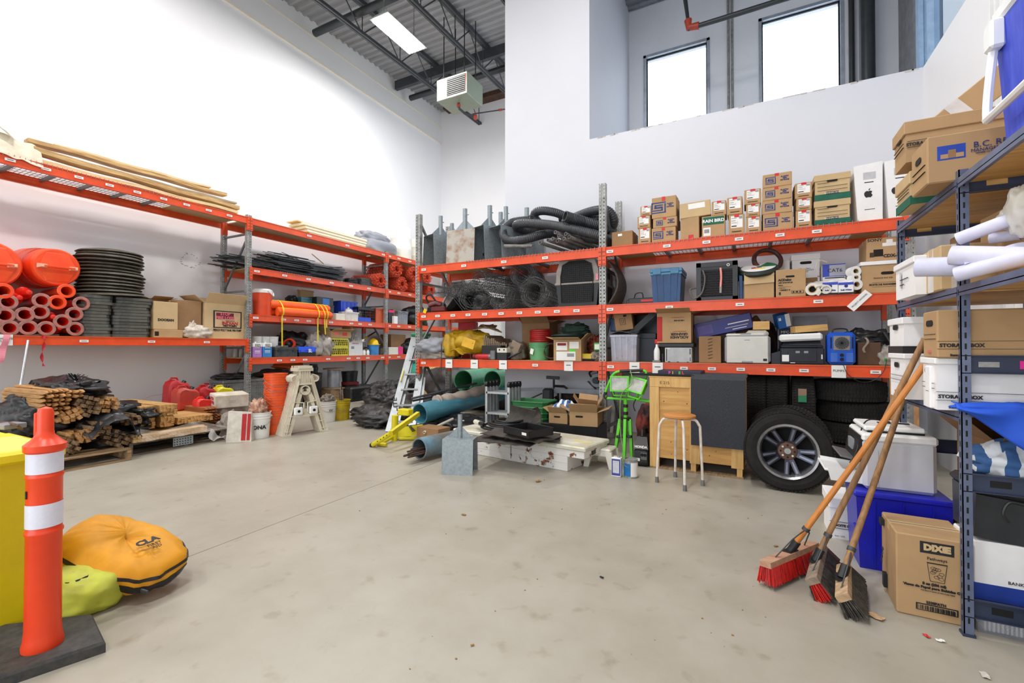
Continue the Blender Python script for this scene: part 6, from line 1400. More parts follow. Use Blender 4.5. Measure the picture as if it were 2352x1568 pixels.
# ================================================================ RIGHT BAY, top: cartons
zt=ZR_[2]+.004
redt=('f','r',.33,.84,.62,1.0,'red','red_tape')
def lab_items(ms=1.0,tape=True):
    it=[('f','r',.14,.34,.88,.93,'lab','paper_label'),('f','r',.18,.80,.5,.83,MATS['grey_print'],'label_line'),('f','r',.18,.68,.44,.71,MATS['grey_print'],'label_line'),('f','r',.18,.58,.52,.60,MATS['grey_print'],'label_line'),
          ('f','r',.18,.40,.50,.45,'ink','label_line'),('f','r',.66,.78,.86,.90,MATS['grey_print'],'label_stamp'),('f','r',.56,.50,.57,.66,MATS['grey_print'],'label_line'),('f','r',.2,.14,.8,.17,hole,'label_line')]
    if tape:it.append(('f','r',.36,.86,.66,1.0,'red','red_tape'))
    return it
def sp_items(a,tape=True,t2=True):
    it=[('f','S',.27,.5,a*.50,logo_b if t2 else 'navy')]
    if t2 is not None:it.append(('f','t',.76,.56,.021,'PLASTIC\nPIPE\nFITTINGS','navy',dict(bold=.001)))
    it.append(('f','t',.27,.5,a*.12,'SPEARS',logo_b,dict(bold=.001)))
    if tape:it.append(('f','r',.42,.80,.56,1.0,'red','red_tape'))
    return it
def column(px0,px1,tops,ins,D,labels,items,z=zt,m='card',rzs=None,kind='taped',pxs=None,**kw):
    for i,py in enumerate(tops):
        a,b=pxs[i] if pxs else (px0,px1)
        F=fit('R',a,b,py,z,ins,D);rz=random.uniform(-.03,.03) if rzs is None else rzs
        it=items(F[2]) if callable(items) else items
        carton(labels[i],(F[0],F[1]*.985,F[2]-.001,rz),D,m,kind,it,**kw);z += F[2]
carton('small plain brown box nearest the steel post on the top shelf',fit('R',1405,1453,531,zt,.06,.35),.35,'card2','taped',[('f','r',.3,.7,.5,.85,'lab')])
L3=lambda c:['lowest '+c,'middle '+c,'topmost '+c]
column(1463,1493,[523,496,473],.05,.3,[s+' white-labelled small box in the first narrow column' for s in ('lowest','middle','topmost')],lambda h:lab_items(),pxs=[(1466,1494),(1463,1493),(1470,1496)])
column(1496,1553,[522,499,451],.05,.3,[s+' brown pipe fittings box with square blue logo in the first wide column' for s in ('lowest','middle','topmost')],lambda h:sp_items(h),pxs=[(1496,1552),(1500,1556),(1497,1554)])
column(1564,1607,[499],.05,.3,['plain tall brown box under the crushed box'],[('f','r',.42,.02,.7,.2,'red')])
zz_=zt+fit('R',1564,1607,499,zt,.05,.3)[2]
F=fit('R',1561,1632,463,zz_,.05,.3)
t=carton('crushed brown box with torn white label leaning across two boxes',(F[0],F[1],F[2],.05),.3,'card3','plain',[('f','r',.28,.55,.82,.9,'lab','torn_label')],tilt=(0,-.05))
column(1611,1665,[495],.04,.32,['sprinkler parts box with a dark green RAIN BIRD band'],[('f','r',.06,.58,.95,.95,'green','green_band'),('f','t',.5,.76,.052,'RAIN BIRD','lab',dict(bold=.002)),('f','r',.06,.06,.38,.46,'lab','paper_label'),('f','r',.1,.2,.32,.38,MATS['grey_print'])])
zz_=zt+fit('R',1611,1665,495,zt,.04,.32)[2]
column(1634,1668,[461],.05,.3,['white-labelled small box standing on the green banded box'],lambda h:lab_items(),z=zz_)
column(1671,1708,[492,452],.05,.3,[s+' white-labelled box in the column right of the green band' for s in ('lower','upper')],lambda h:lab_items(),pxs=[(1673,1710),(1670,1706)])
column(1712,1748,[497,468,434],.05,.3,[s+' white-labelled box in the second column of three' for s in ('lowest','middle','topmost')],lambda h:lab_items(),pxs=[(1714,1748),(1714,1747),(1709,1748)])
column(1750,1821,[489,458,428,397],.04,.32,[s+' pipe fittings box in the tall column of four' for s in ('lowest','second','third','topmost')],lambda h:sp_items(h),pxs=[(1751,1821),(1750,1820),(1751,1820),(1752,1820)])
column(1826,1864,[482,455,419],.05,.3,[s+' white-labelled box in the column left of the green bottomed boxes' for s in ('lowest','middle','topmost')],lambda h:lab_items(),pxs=[(1828,1865),(1828,1864),(1825,1865)])
column(1870,1954,[458,398],.04,.42,['lower green bottomed storage box with hand hole','upper green bottomed storage box with hand hole'],lambda h:[('f','r',0,0,1,.24,'green','green_band'),('f','r',.33,.22,.68,.32,mat('dark_brown_print',(60,40,30),.8),'name_band'),('f','t',.5,.27,.022,'BANKERS BOX','lab'),('f','h',.5,.74,.10,.028),('f','r',.08,.52,.92,.53,hole,'printed_line'),('f','r',.08,.38,.92,.39,hole,'printed_line'),('f','r',.08,.66,.4,.67,hole,'printed_line')],m='card3',kind='lid',rzs=0)
# computer boxes with fruit emblem
def apple(parent,x,z,s,y):
    pts=[(0,.30),(.13,.36),(.28,.33),(.37,.22),(.30,.12),(.28,.02),(.31,-.08),(.40,-.16),(.33,-.32),(.20,-.45),(.08,-.42),(0,-.40),(-.08,-.42),(-.20,-.45),(-.33,-.30),(-.41,-.08),(-.40,.14),(-.28,.31),(-.13,.36)]
    T=Matrix.Translation((x,y,z))@Matrix.Rotation(R90,4,'X')@Matrix.Scale(s,4)
    obj('emblem',G().prism(pts,0,.02,T).prism([(.02,.40),(.10,.44),(.17,.54),(.18,.64),(.08,.60),(.02,.50)],0,.02,T),'ink',parent)
def mac(label,px0,px1,pyt,ins,D,off=0):
    F=fit('R',px0,px1,pyt,zt,ins,D);loc,W,H,rz=F;t=thing('computer_box',label,'box',loc,rz,'white computer boxes');y=-D/2
    obj('body',G().hexa([(-W*.36,y,0),(W/2,y,0),(W/2,D/2,0),(-W*.36,D/2,0)],[(-W/2,y,H*.97),(W/2+.005,y,H),(W/2,D/2,H),(-W/2,D/2,H*.97)]),'wbox',t)
    apple(t,W*.02+off,H*.47,.09,y-.0005)
    obj('print_block',G().box(-.04,y-.0015,H*.72,.07,y,H*.84),mat('light_print',(196,196,200),.7),t);obj('print_lines',G().box(-.03,y-.0015,H*.66,.05,y,H*.675).box(-.03,y-.0015,H*.2,.06,y,H*.21),'ink',t)
    return t
mac('white computer box with black fruit emblem leaning next to the green bottomed boxes',1960,2026,374,.06,.22)
mac('white computer box with black fruit emblem next to the grey steel shelf',2031,2098,362,.06,.22,-.03)
carton('grey side panel box behind the first white computer box',fit('R',1950,1968,405,zt,.35,.3),.3,mat('grey_board',(150,150,152),.7),'plain',name='board_panel_box',cat='panel')
# ================================================================ RIGHT BAY, middle shelf
zm=ZR_[1]+.004
t=thing('battery_charger','low black and red charger strip with a cable loop left of the blue tote','charger',(ry(1472,690,.1).x,YF+.16,zm))
obj('body',G().cbox((0,0,.04),(.34,.10,.08),.01),'black',t);obj('red_panel',G().box(.0,-.052,.03,.16,-.05,.055),'red',t);obj('cable_loop',G().tube(spline([(-.10,0,.06),(-.08,0,.14),(.0,0,.15),(.02,0,.07)],6),.008,6),'black',t,True)
obj('plug',G().cbox((-.17,-.02,.03),(.05,.05,.06),.008),'black',t)
tote('blue plastic storage tote with a lighter blue lid on the middle shelf',fit('R',1493,1566,614,zm,.05,.5),.5,mat('tote_blue',(36,76,124),.45,rgb2=(30,64,108),scale=4),mat('tote_lid_blue',(70,124,160),.45),taper=.84,lidh=.06)
F=fit('R',1599,1694,601,zm,.06,.32);loc,W,H,rz=F
t=thing('wall_fan_heater','black slotted panel unit with a grey hose and a pink hose hanging on it','appliance',loc);D=.32
obj('body',G().box(-W/2,-D/2+.03,0,W/2,D/2,H),'black',t);fm=mat('black_frame',(40,40,44),.4)
g=G();b_=.055;g.box(-W/2,-D/2,0,W/2,-D/2+.03,b_*.8).box(-W/2,-D/2,H-b_,W/2,-D/2+.03,H).box(-W/2,-D/2,0,-W/2+b_,-D/2+.03,H).box(W/2-b_,-D/2,0,W/2,-D/2+.03,H);obj('frame',g,fm,t)
obj('top_panel',G().box(-W/2+b_,-D/2+.008,H*.80,W/2-b_,-D/2+.03,H-b_),'black',t)
g=G()
for i in range(9):
    for j in range(11):x=-W*.40+W*.09*i+(.02 if j %2 else 0);z=.05+H*.062*j;g.hexa([(x,-D/2+.02,z),(x+.045,-D/2+.02,z),(x+.045,-D/2+.03,z),(x,-D/2+.03,z)],[(x+.006,-D/2+.012,z+.016),(x+.04,-D/2+.012,z+.016),(x+.045,-D/2+.03,z+.022),(x,-D/2+.03,z+.022)])
q=obj('slot_pattern',g,fm,t);q['kind']='stuff'
obj('grommet',G().lathe([(.010,0),(.018,0),(.018,.006),(.010,.006)],16,Matrix.Translation((W*.28,-D/2-.006,H*.90))@Matrix.Rotation(-R90,4,'X'),False),'offw',t)
obj('grey_hose',G().tube(spline([(-W*.33,-D/2-.015,H*.80),(-W*.28,-D/2-.02,H*.55),(-W*.36,-D/2-.02,H*.2),(-W*.56,-D/2-.02,.03),(-W*.66,-D/2,.12),(-W*.64,-D/2+.02,H*.33),(-W*.5,-D/2+.05,H*.36)],8),.010,8),mat('dull_hose',(96,92,88),.5),t,True)
obj('pink_hose',G().tube(spline([(W*.10,-D/2-.015,H*.83),(W*.115,-D/2-.02,H*.6),(W*.10,-D/2-.02,H*.34)],6),.013,10),mat('pink_hose',(236,150,140),.45),t,True)
obj('hose_fitting',G().tube([(W*.10,-D/2-.02,H*.34),(W*.10,-D/2-.02,H*.18)],.014,8),'galv',t)
carton('blue box squeezed between the black panel unit and the flapped carton',fit('R',1697,1706,632,zm,.1,.3),.3,MATS['tote_blue'],'plain',name='blue_box')
F=fit('R',1709,1778,625,zm,.05,.36)
t=carton('brown carton with a drooping front flap under the round tape coil',F,.36,'card','plain');W,D,H=F[1],.36,F[2]
obj('front_flap',G().hexa([(-W/2,-D/2-.018,H*.55),(W/2,-D/2-.014,H*.58),(W/2,-D/2-.010,H*.58),(-W/2,-D/2-.014,H*.55)],[(-W/2,-D/2-.003,H),(W/2,-D/2-.003,H),(W/2,-D/2,H),(-W/2,-D/2,H)]),'card3',t)
p=Vector((F[0][0],F[0][1]-.04,zm+H+.02))
t=thing('hose_coil_pack','coil pack with a white, green and coloured round card lying on the flapped carton','coil',p,0,rot=(.42,-.06,0))
obj('coil',G().lathe([(.12,0),(.20,0),(.215,.03),(.20,.06),(.12,.06),(.12,0)],30,Matrix.Translation((0,0,0)),False),mat('dark_green_coil',(30,44,36),.45),t,True)
obj('card',G().lathe([(.001,.064),(.185,.064),(.185,.067),(.001,.067)],36),'lab',t)
obj('green_sector',G().prism([(0,0)]+[(.184*math.cos(a),.184*math.sin(a)) for a in [-.2+1.2*i/8 for i in range(9)]],.067,.068),mat('card_green',(24,120,60),.5),t)
for i,(c,x,y,s) in enumerate((((212,44,30),-.05,-.03,.05),((240,196,20),-.01,-.05,.045),((240,220,40),.04,-.08,.05),((60,90,180),.02,-.02,.03))):obj('coloured_patch',G().box(x-s/2,y-s/2,.0672,x+s/2,y+s/2,.0684),mat('card_col%d' %i,c,.5),t)
obj('hole',G().lathe([(.001,.069),(.02,.069)],14,caps=False),'dark',t)
coil('black and dark red net hose standing behind the round card',(p.x+.09,p.y+.16,zm+H+.16),.15,.024,2,mat('dark_net_hose',(38,34,32),.6,rgb2=(90,44,36),scale=22),name='hose_coil',rot=(1.1,.5,0),h=.04)
heap('cord_bundle','dark green cord bundle behind the left of the round card','cord',(p.x-.2,p.y+.1,zm+H*.82),(.1,.1,.09),mat('bottle_green_cloth',(34,58,48),.8),.3,3,131)
carton('brown auto parts box with hand hole and ACDelco print',fit('R',1782,1851,618,zm,.03,.34),.34,'card','taped',[('f','h',.48,.74,.09,.022),('f','t',.30,.62,.034,'ACDelco','ink',dict(bold=.0025)),('f','t',.32,.52,.018,'ASSY 20 IN KIT JM','ink',dict(bold=.001)),('f','t',.16,.43,.014,'Made in','ink',dict(bold=.001)),('f','r',.1,.375,.5,.378,'ink'),('f','t',.2,.33,.014,'Refrigerador','ink'),('f','t',.3,.25,.018,'4 20030211 D','ink',dict(bold=.001)),('f','r',.10,.08,.16,.18,'ink'),('f','r',.52,.12,.92,.22,'ink'),('f','r',.535,.13,.905,.21,'card'),('f','r',.56,.14,.62,.2,'ink'),('f','r',.66,.14,.74,.2,'ink'),('f','r',.78,.14,.84,.2,'ink')])
carton('plain white box half hidden behind the auto parts box',fit('R',1790,1814,597,zm,.44,.3),.3,'wbox','taped')
F=fit('R',1818,1884,583,zm+.14,.42,.36);carton('white storage box with handwriting and a crooked lid at the back',F,.36,'wbox','lid',[('f','h',.5,.74,.12,.032),('f','t',.45,.52,.020,'4 Maxtor Parts\nBracket Hardware & Fl\nBolt Parts','ink'),('f','r',.9,.3,.97,.32,'red')],rot if False else None) if False else carton('white storage box with handwriting and a crooked lid at the back',F,.36,'wbox','lid',[('f','h',.5,.74,.12,.032),('f','t',.45,.52,.020,'4 Maxtor Parts\nBracket Hardware & Fl\nBolt Parts','ink'),('f','r',.9,.3,.97,.32,'red')])
carton('flat brown box under the white handwritten box',fit('R',1818,1878,638,zm,.42,.38),.38,'card2','taped',[('f','h',.75,.6,.07,.025)])
carton('white and blue CAT 6 cable box',fit('R',1889,1942,606,zm,.30,.30),.30,'wbox','taped',[('f','r',0,.62,1,1,mat('cat_blue',(60,78,186),.6),'blue_band'),('f','r',.3,.64,1,.97,mat('silver_print',(170,172,184),.5)),('f','t',.54,.80,.058,'CAT6','ink',dict(bold=.0)),('f','r',.1,.57,.95,.60,'ink'),('f','r',.4,.34,.62,.48,'ink')])
for i,(a,b) in enumerate(((1889,1925),(1926,1961))):
    F=fit('R',a,b,648,zm,-.03,.16)
    t=carton(['left','right'][i]+' small white and blue bulb carton at the front of the middle shelf',F,.16,'wbox','plain',[('f','r',0,.78,1,1,MATS['cat_blue'],'blue_band'),('f','r',0,0,1,.14,'ink','dark_band'),('f','t',.5,.34,.022,'Soft White','navy',dict(bold=.001))])
    obj('round_logo',G().lathe([(.001,.0),(.017,0),(.017,.002),(.001,.002)],18,Matrix.Translation((0,-.08,F[2]*.68))@Matrix.Rotation(R90,4,'X')),'navy',t)
heap('plastic_bag','crinkled clear bag lying on the small bulb cartons','bag',(ry(1925,645,.12).x,YF+.18,zm+.13),(.26,.09,.045),MATS['bag_film'],.4,3.5,133,flat=False)
o=obj('cable_loop',G().tube(spline([ry(1880,628,.25),ry(1874,612,.25),ry(1884,598,.25),ry(1900,602,.25)],6),.006,6),'offw',smooth=True);tag(o,'thin white cable arching beside the CAT 6 box','cable')
def tape_roll(label,c,r,w_,face,m='white',hub='dark',ri=.5):
    t=thing('tape_roll',label,'tape',c,0,None,rot=face)
    obj('roll',G().lathe([(r*ri,-w_/2),(r,-w_/2),(r,w_/2),(r*ri,w_/2),(r*ri,-w_/2)],28,caps=False),m,t,True);obj('core',G().lathe([(r*ri*.8,-w_/2),(r*ri,-w_/2),(r*ri,w_/2),(r*ri*.8,w_/2),(r*ri*.8,-w_/2)],24,caps=False),'card',t,True);obj('core_shade',G().lathe([(.001,0),(r*ri*.8,0)],16,caps=False),hub,t)
for (px,py,r,s) in ((1960,624,.055,'top'),(1961,638,.045,'middle'),(1962,654,.06,'bottom')):tape_roll(s+' white tape roll in the heap beside the brown storage box',onY(px,py,YF+.06),r,.09,(R90,0,.35))
tape_roll('wide cream tape roll at the front beside the auto parts box',onY(1867,665,YF+.02)+Vector((0,0,.0)),.068,.10,(R90,0,-.2),'offw',ri=.62)
t=thing('tape_dispenser','cream tape dispenser hanging over the beam beside the cream roll','dispenser',onY(1889,665,YF-.03));obj('ring',G().lathe([(.035,-.025),(.05,-.025),(.05,.025),(.035,.025),(.035,-.025)],20,Matrix.Translation((.03,0,0))@Matrix.Rotation(R90,4,'X'),False),'offw',t,True);obj('handle',G().tube(spline([(-.07,0,.03),(-.02,-.01,.045),(.03,-.01,.035)],5),.015,8),'offw',t,True);obj('blade_guard',G().bar((-.01,0,0),(-.05,0,-.06),.05,.03),'offw',t)
F=fit('R',1978,2062,608,zm,.05,.4)
carton('brown storage box with a white lid edge at the right end of the middle shelf',F,.4,'card','plain',[('f','h',.72,.70,.11,.032),('f','t',.60,.53,.022,'FRANCE INC E.R',MATS['dark_brown_print']),('f','t',.66,.30,.026,'BOITE DE RANGEMENT','ink',dict(bold=.001)),('f','r',.3,.38,1,.385,'ink'),('f','r',.3,.22,1,.225,'ink')])
zz_=zm+F[2];o=obj('box_lid_sheet',G().cbox((0,0,.02),(F[1]+.02,.42,.04),.004),'wbox',loc=(F[0][0],F[0][1],zz_+.001));tag(o,'white box lid lying between the two brown boxes','lid')
carton('brown electronics box marked SONY on the white lid',fit('R',1990,2064,545,zz_+.042,.06,.38),.38,'card','taped',[('f','t',.26,.90,.040,'SONY','ink',dict(bold=.001,sx=1.2)),('f','r',.50,.62,.92,.76,'lab'),('f','r',.62,.72,.82,.9,'lab'),('f','r',.22,.20,.52,.5,hole,'printed_picture'),('f','r',.10,.18,.24,.38,mat('print_picture',(70,50,36),.8)),('f','t',.78,.2,.045,'CDX-Z','ink',dict(bold=.002))])
p=onY(1974,690,YF-.035);o=obj('card_tag',G().cbox((0,0,0),(.235,.002,.085),.0005),'lab',loc=p,rot=(0,-.82,0));tag(o,'white card reading PROJECT ARCHIVES hanging crooked from the orange beam','sign');text('PROJECT ARCHIVES',.022,o,'ink',(0,-.002,0),width=.19)
# ================================================================ RIGHT BAY, lower shelf
zl=ZR_[0]+.004
F=fit('R',1400,1464,768,zl,.03,.42);t=tote('clear plastic tote with pinkish cloth inside and a dark cover',F,.42,mat('clear_tote',(206,208,222),.15,alpha=.38),None,ribs=True,taper=.88)
heap('pink_cloth','pinkish cloth bundle inside the clear tote','cloth',(F[0][0]-.0,F[0][1],zl+.012),(F[1]*.36,.15,.12),mat('dusty_pink',(196,148,148),.8,bump=.2),.2,3,141)
o=obj('grey_cover',G().sheet(lambda u,v:((u-.5)*F[1]*1.02,(v-.5)*.42,.03*math.sin(u*5)*math.cos(v*4)+.05*u),14,12,.006),mat('dark_grey_film',(62,64,68),.4,bump=.2),smooth=True,loc=(F[0][0],F[0][1],zl+F[2]+.0));tag(o,'dark grey plastic cover crumpled over the clear tote','cover')
F2=fit('R',1412,1452,716,zl+F[2]+.06,.10,.3);carton('tilted brown box with a printed rectangle on the clear tote',(F2[0],F2[1],F2[2],.1),.3,'card2','taped',[('f','h',.62,.78,.05,.03),('f','r',.30,.30,.62,.66,'ink'),('f','r',.33,.32,.59,.64,'card2'),('f','r',.40,.36,.43,.6,'ink'),('f','r',.50,.36,.53,.6,'ink')],tilt=(0,-.13))
tag(obj('blue_block',G().cbox((0,0,.09),(.09,.2,.18),.01),MATS['tote_blue'],loc=(ry(1403,750,.15).x+.02,YF+.3,zl+F[2]+.05)),'blue block wedged between the steel post and the tilted brown box','block')
o=obj('black_bar',G().bar(ry(1450,766,.2),ry(1506,715,.25),.05,.08),'black');tag(o,'long black box section leaning diagonally beside the tilted brown box','bar')
carton('dark navy tote in shadow behind the spray bottle',fit('R',1467,1506,765,zl,.25,.4),.4,mat('dark_navy',(22,28,42),.5),'lid',name='storage_tote',cat='bin')
carton('black crate at the back behind the leaning bar',fit('R',1455,1510,722,zl,.55,.3),.3,'black','plain',name='black_crate',cat='crate')
p=(ry(1507,820,-.0).x,YF+.06,zl);t=thing('spray_bottle','white spray bottle with a red trigger head','bottle',p)
obj('base_block',G().cbox((0,0,.011),(.10,.09,.022),.004),'brace',t)
obj('body',G().lathe([(.001,.024),(.036,.024),(.038,.04),(.038,.14),(.030,.17),(.016,.20),(.016,.23),(.001,.23)],20),'white',t,True);obj('trigger_head',G().cbox((-.006,0,.265),(.045,.03,.06),.012),'red',t);obj('trigger',G().bar((.012,0,.25),(.03,0,.215),.012,.008),'red',t)
tag(obj('black_bottle',G().lathe([(.001,0),(.02,0),(.02,.11),(.001,.11)],12),'black',loc=(ry(1521,820,.0).x,YF+.06,zl),smooth=True),'small black canister beside the spray bottle','bottle')
F=fit('R',1527,1589,798,zl,.02,.36);t=carton('light grey metal computer case side with slots',F,.36,mat('light_grey_metal',(176,178,178),.45,.1),'plain',[('f','r',.05,.1,.08,.9,'dark'),('f','r',.92,.55,.95,.92,'dark'),('f','r',.93,.1,.95,.35,'dark'),('f','r',.12,.02,.2,.07,'dark'),('f','r',.45,.02,.52,.06,'dark'),('f','r',.82,.02,.88,.06,'dark'),('f','r',.1,.88,.2,.98,'offw')],name='computer_case',cat='computer')
tag(obj('black_plate',G().cbox((0,0,.03),(.46,.36,.05),.006),'black',loc=(F[0][0]-.05,YF+.24,zl+F[2]+.002)),'flat black box between the grey case and the upside down carton','case')
F=fit('R',1509,1587,718,zl+F[2]+.06,.03,.40)
t=carton('brown carton standing upside down with red side bands',F,.40,'card','open',[('f','r',.0,0.05,.16,.88,mat('dark_red_band',(176,42,36),.7),'red_band'),('f','t',.66,.24,.042,'ACKLANDS\nGRAINGER','ink',dict(roll=PI,bold=.002)),('f','t',.66,.38,.018,'INDUSTRIAL SUPPLY',MATS['dark_red_band'],dict(roll=PI)),('f','t',.66,.74,.020,'1 888 602 0000','ink',dict(roll=PI,bold=.001)),('f','t',.62,.84,.014,'www.acklandsgrainger.com',MATS['dark_red_band'],dict(roll=PI))])
F=fit('R',1605,1656,772,zl,.06,.3);t=carton('brown carton with a stapled zigzag seam',F,.3,'card2','plain')
for k in range(7):obj('staple',G().bar((.0-.02,-.152,F[2]*(.16+.12*k)),(.03,-.152,F[2]*(.20+.12*k)),.004,.006),'ink',t)
bx=mat('deep_blue_box',(28,32,128),.45,rgb2=(40,30,100),scale=3)
a=ry(1600,762,.35);b=ry(1728,735,.30)
t=thing('long_blue_box','long dark blue carton lying tilted behind the zigzag carton','box',(a+b)/2,0);d=(b-a);Lh=d.length/2;t.rotation_euler=(0,-math.atan2(d.z,d.x),math.atan2(d.y,d.x))
obj('body',G().cbox((0,0,0),(Lh*2,.18,.19),.005),bx,t);obj('printed_text',G().box(.06,-.092,.00,.30,-.0905,.012),'lab',t);obj('printed_text',G().box(.02,-.092,-.04,.28,-.0905,-.032),mat('light_print',(196,196,200),.7),t);obj('printed_text',G().box(.10,-.092,-.07,.26,-.0905,-.062),'lab',t);obj('printed_photo',G().box(-.30,-.092,-.06,-.12,-.0905,.05),mat('photo_violet',(96,86,150),.6),t)
heap('brown_paper','brown paper bundle at the back above the blue carton, left','paper',(ry(1722,735,.6).x,YF+.66,zl),(.16,.14,.32),'card2',.2,2.5,143);heap('brown_paper','brown paper bundle at the back behind the wood block','paper',(ry(1757,740,.6).x,YF+.66,zl),(.15,.14,.29),MATS['dark_brown_cloth'],.2,2.5,145)
# laser printer
F=fit('R',1664,1770,766,zl,.0,.42);loc,W,H,rz=F;D=.42;lg_=mat('printer_grey',(210,208,200),.4,var=.02);lg2=mat('printer_edge_grey',(150,152,156),.4)
t=thing('laser_printer','large light grey laser printer on the lower shelf','printer',loc)
obj('body',G().cbox((0,0,H*.47),(W,D,H*.94),.03),lg2,t);obj('front_panel',G().cbox((0,-D/2,H*.52),(W*.90,.02,H*.76),.008),lg_,t);obj('tray_front',G().cbox((0,-D/2,H*.12),(W*.90,.022,H*.20),.006),lg_,t)
obj('tray_handle',G().cbox((0,-D/2-.012,H*.055),(W*.24,.02,H*.07),.008),lg2,t);obj('top_cover',G().cbox((-.02,0,H*.96),(W*.86,D*.9,H*.10),.02),lg_,t);obj('raised_back',G().cbox((W*.22,.05,H*1.0),(W*.5,D*.7,H*.24),.03),lg_,t)
obj('control_strip',G().box(-W*.15,-D/2+.02,H*.99,W*.08,-D/2+.05,H*1.02),lg2,t);obj('badge',G().box(W*.34,-D/2-.013,H*.09,W*.42,-D/2-.010,H*.17),'ink',t);obj('logo',G().box(-.03,-D/2-.012,H*.78,.03,-D/2-.010,H*.795),'brace',t)
pw2=wood('pine_block',(224,184,118),(206,160,94),5)
tag(obj('wood_block',G().cbox((0,0,.05),(F[1]*.36,.2,.10),.003),pw2,loc=(ry(1748,750,.2).x,YF+.22,zl+H*1.14)),'pale pine block lying on the laser printer','block')
# inkjet printer box etc.
F=fit('R',1786,1880,749,zl,.48,.3);t=carton('navy printer carton marked MFC behind the black printer',F,.3,mat('grey_carton',(150,150,156),.6),'plain',[('f','r',.03,.02,.98,.96,mat('navy_panel',(34,36,72),.5)),('f','t',.32,.84,.045,'MFC-J5620','lab')])
tag(obj('grey_carton_flap',G().cbox((0,0,0),(.36,.012,.12),.003),MATS['grey_carton'],loc=(ry(1862,735,.5).x,YF+.6,zl+F[2]+.07),rot=(-.2,0,0)),'grey carton flap behind the wooden piece','carton')
p=ry(1800,728,.35);t=carton('small blue and white tissue box tilted on the navy carton',((p.x,p.y+.1,zl+F[2]-.01),.14,.17,.2),.16,MATS['blue_label'],'plain',[('f','r',.62,.1,.98,1,'lab'),('f','r',.1,.6,.3,.8,'lab')],tilt=(.2,-.22))
F=fit('R',1792,1894,795,zl,.02,.40);loc,W,H,rz=F;D=.4;dn=mat('printer_black',(36,38,48),.35)
t=thing('inkjet_printer','black multifunction printer with a white scanner lid','printer',loc)
obj('body',G().cbox((0,0,H*.45),(W,D,H*.9),.012),dn,t);obj('scanner_bed',G().cbox((0,.01,H*.98),(W*.97,D*.95,H*.14),.01),dn,t);obj('front_door',G().cbox((0,-D/2-.003,H*.45),(W*.66,.012,H*.62),.006),dn,t)
obj('mid_tray',G().hexa([(-W*.45,-D*.4,H*1.06),(W*.45,-D*.4,H*1.06),(W*.45,D*.4,H*1.06),(-W*.45,D*.4,H*1.06)],[(-W*.4,-D*.35,H*1.26),(W*.42,-D*.35,H*1.32),(W*.42,D*.4,H*1.32),(-W*.4,D*.4,H*1.26)]),dn,t)
obj('white_lid',G().cbox((-.0,-.02,H*1.50),(W*.98,D*.95,H*.40),.02),'white',t,rot=(0,-.04,0));obj('paper_label',G().box(-W*.46,-D/2-.012,H*.15,-W*.30,-D/2-.0095,H*.52),'lab',t)
for s in (-.10,.09):obj('ink_window',G().box(W*s-.02,-D/2-.012,H*.62,W*s+.02,-D/2-.009,H*.74),lg2,t)
obj('port',G().tube([(W*.44,-D/2-.006,H*.3),(W*.44,-D/2-.006,H*.55)],.008,8),'offw',t);obj('port_label',G().box(-W*.27,-D/2-.012,H*.06,-W*.16,-D/2-.009,H*.10),'lab',t)
tag(obj('printer_side',G().hexa([(0,0,0),(.12,0,0),(.12,.25,0),(0,.25,0)],[(0,0,.12),(.12,0,.16),(.12,.25,.16),(0,.25,.12)]),dn,loc=(ry(1772,820,.05).x,YF+.07,zl)),'black angular tray standing between the two printers','tray')
tag(obj('wood_offcut',G().cbox((0,0,0),(W*.78,.16,.075),.003),pw2,loc=(ry(1860,755,.1).x,YF+.2,zl+H*1.78+.045),rot=(0,-.07,.25)),'yellow pine offcut lying on the white scanner lid','block')
# blue fan heater
F=fit('R',1901,1966,762,zl,.0,.2);loc,W,H,rz=F;D=.2;hb_=mat('heater_blue',(20,84,196),.4,var=.05)
t=thing('fan_heater','blue portable fan heater with round grille and carrying handle','heater',loc)
obj('body',G().cbox((0,0,H*.5),(W,D,H*.98),.03),hb_,t);obj('grille_plate',G().cbox((0,-D/2,H*.66),(W*.60,.012,H*.44),.006),mat('grille_silver',(150,146,140),.4,.5),t)
obj('fan_opening',G().lathe([(.001,0),(W*.25,0),(W*.25,.003),(.001,.003)],28,Matrix.Translation((0,-D/2-.006,H*.66))@Matrix.Rotation(R90,4,'X')),'brace',t)
g=G()
for k in range(1,6):r=W*.25*k/5;g.tube([(r*math.cos(a),-D/2-.011,H*.66+r*math.sin(a)) for a in [2*PI*i/20 for i in range(20)]],.0018,4,closed=True)
for k in range(8):a=PI*k/8;g.bar((-W*.25*math.cos(a),-D/2-.012,H*.66-W*.25*math.sin(a)),(W*.25*math.cos(a),-D/2-.012,H*.66+W*.25*math.sin(a)),.003)
obj('wire_guard',g,'dark',t)
for s in (-1,1):
    for k in range(7):obj('vent_slot',G().box(s*W*.28-W*.12,-D/2-.0015,H*(.10+.04*k),s*W*.28+W*.12,-D/2,H*(.10+.04*k)+.004),mat('pale_blue_line',(120,160,220),.5),t)
    obj('side_slot',G().box(s*W*.38-.006,-D/2-.0015,H*.50,s*W*.38+.006,-D/2,H*.84),'dark',t)
for z in (.17,.30):obj('control_knob',G().lathe([(.001,.018),(.016,.018),(.018,0),(.001,0)],14,Matrix.Translation((0,-D/2,H*z))@Matrix.Rotation(R90,4,'X')),'dark',t,True)
obj('handle',G().tube(spline([(-W*.27,0,H*.97),(-W*.24,0,H*1.08),(0,0,H*1.11),(W*.24,0,H*1.08),(W*.27,0,H*.97)],5),.008,8),'black',t,True)
carton('dark brown carton right of the blue heater',fit('R',1970,2024,786,zl,.10,.34),.34,mat('deep_brown_card',(92,66,48),.8),'taped')  # one even dark brown for this carton
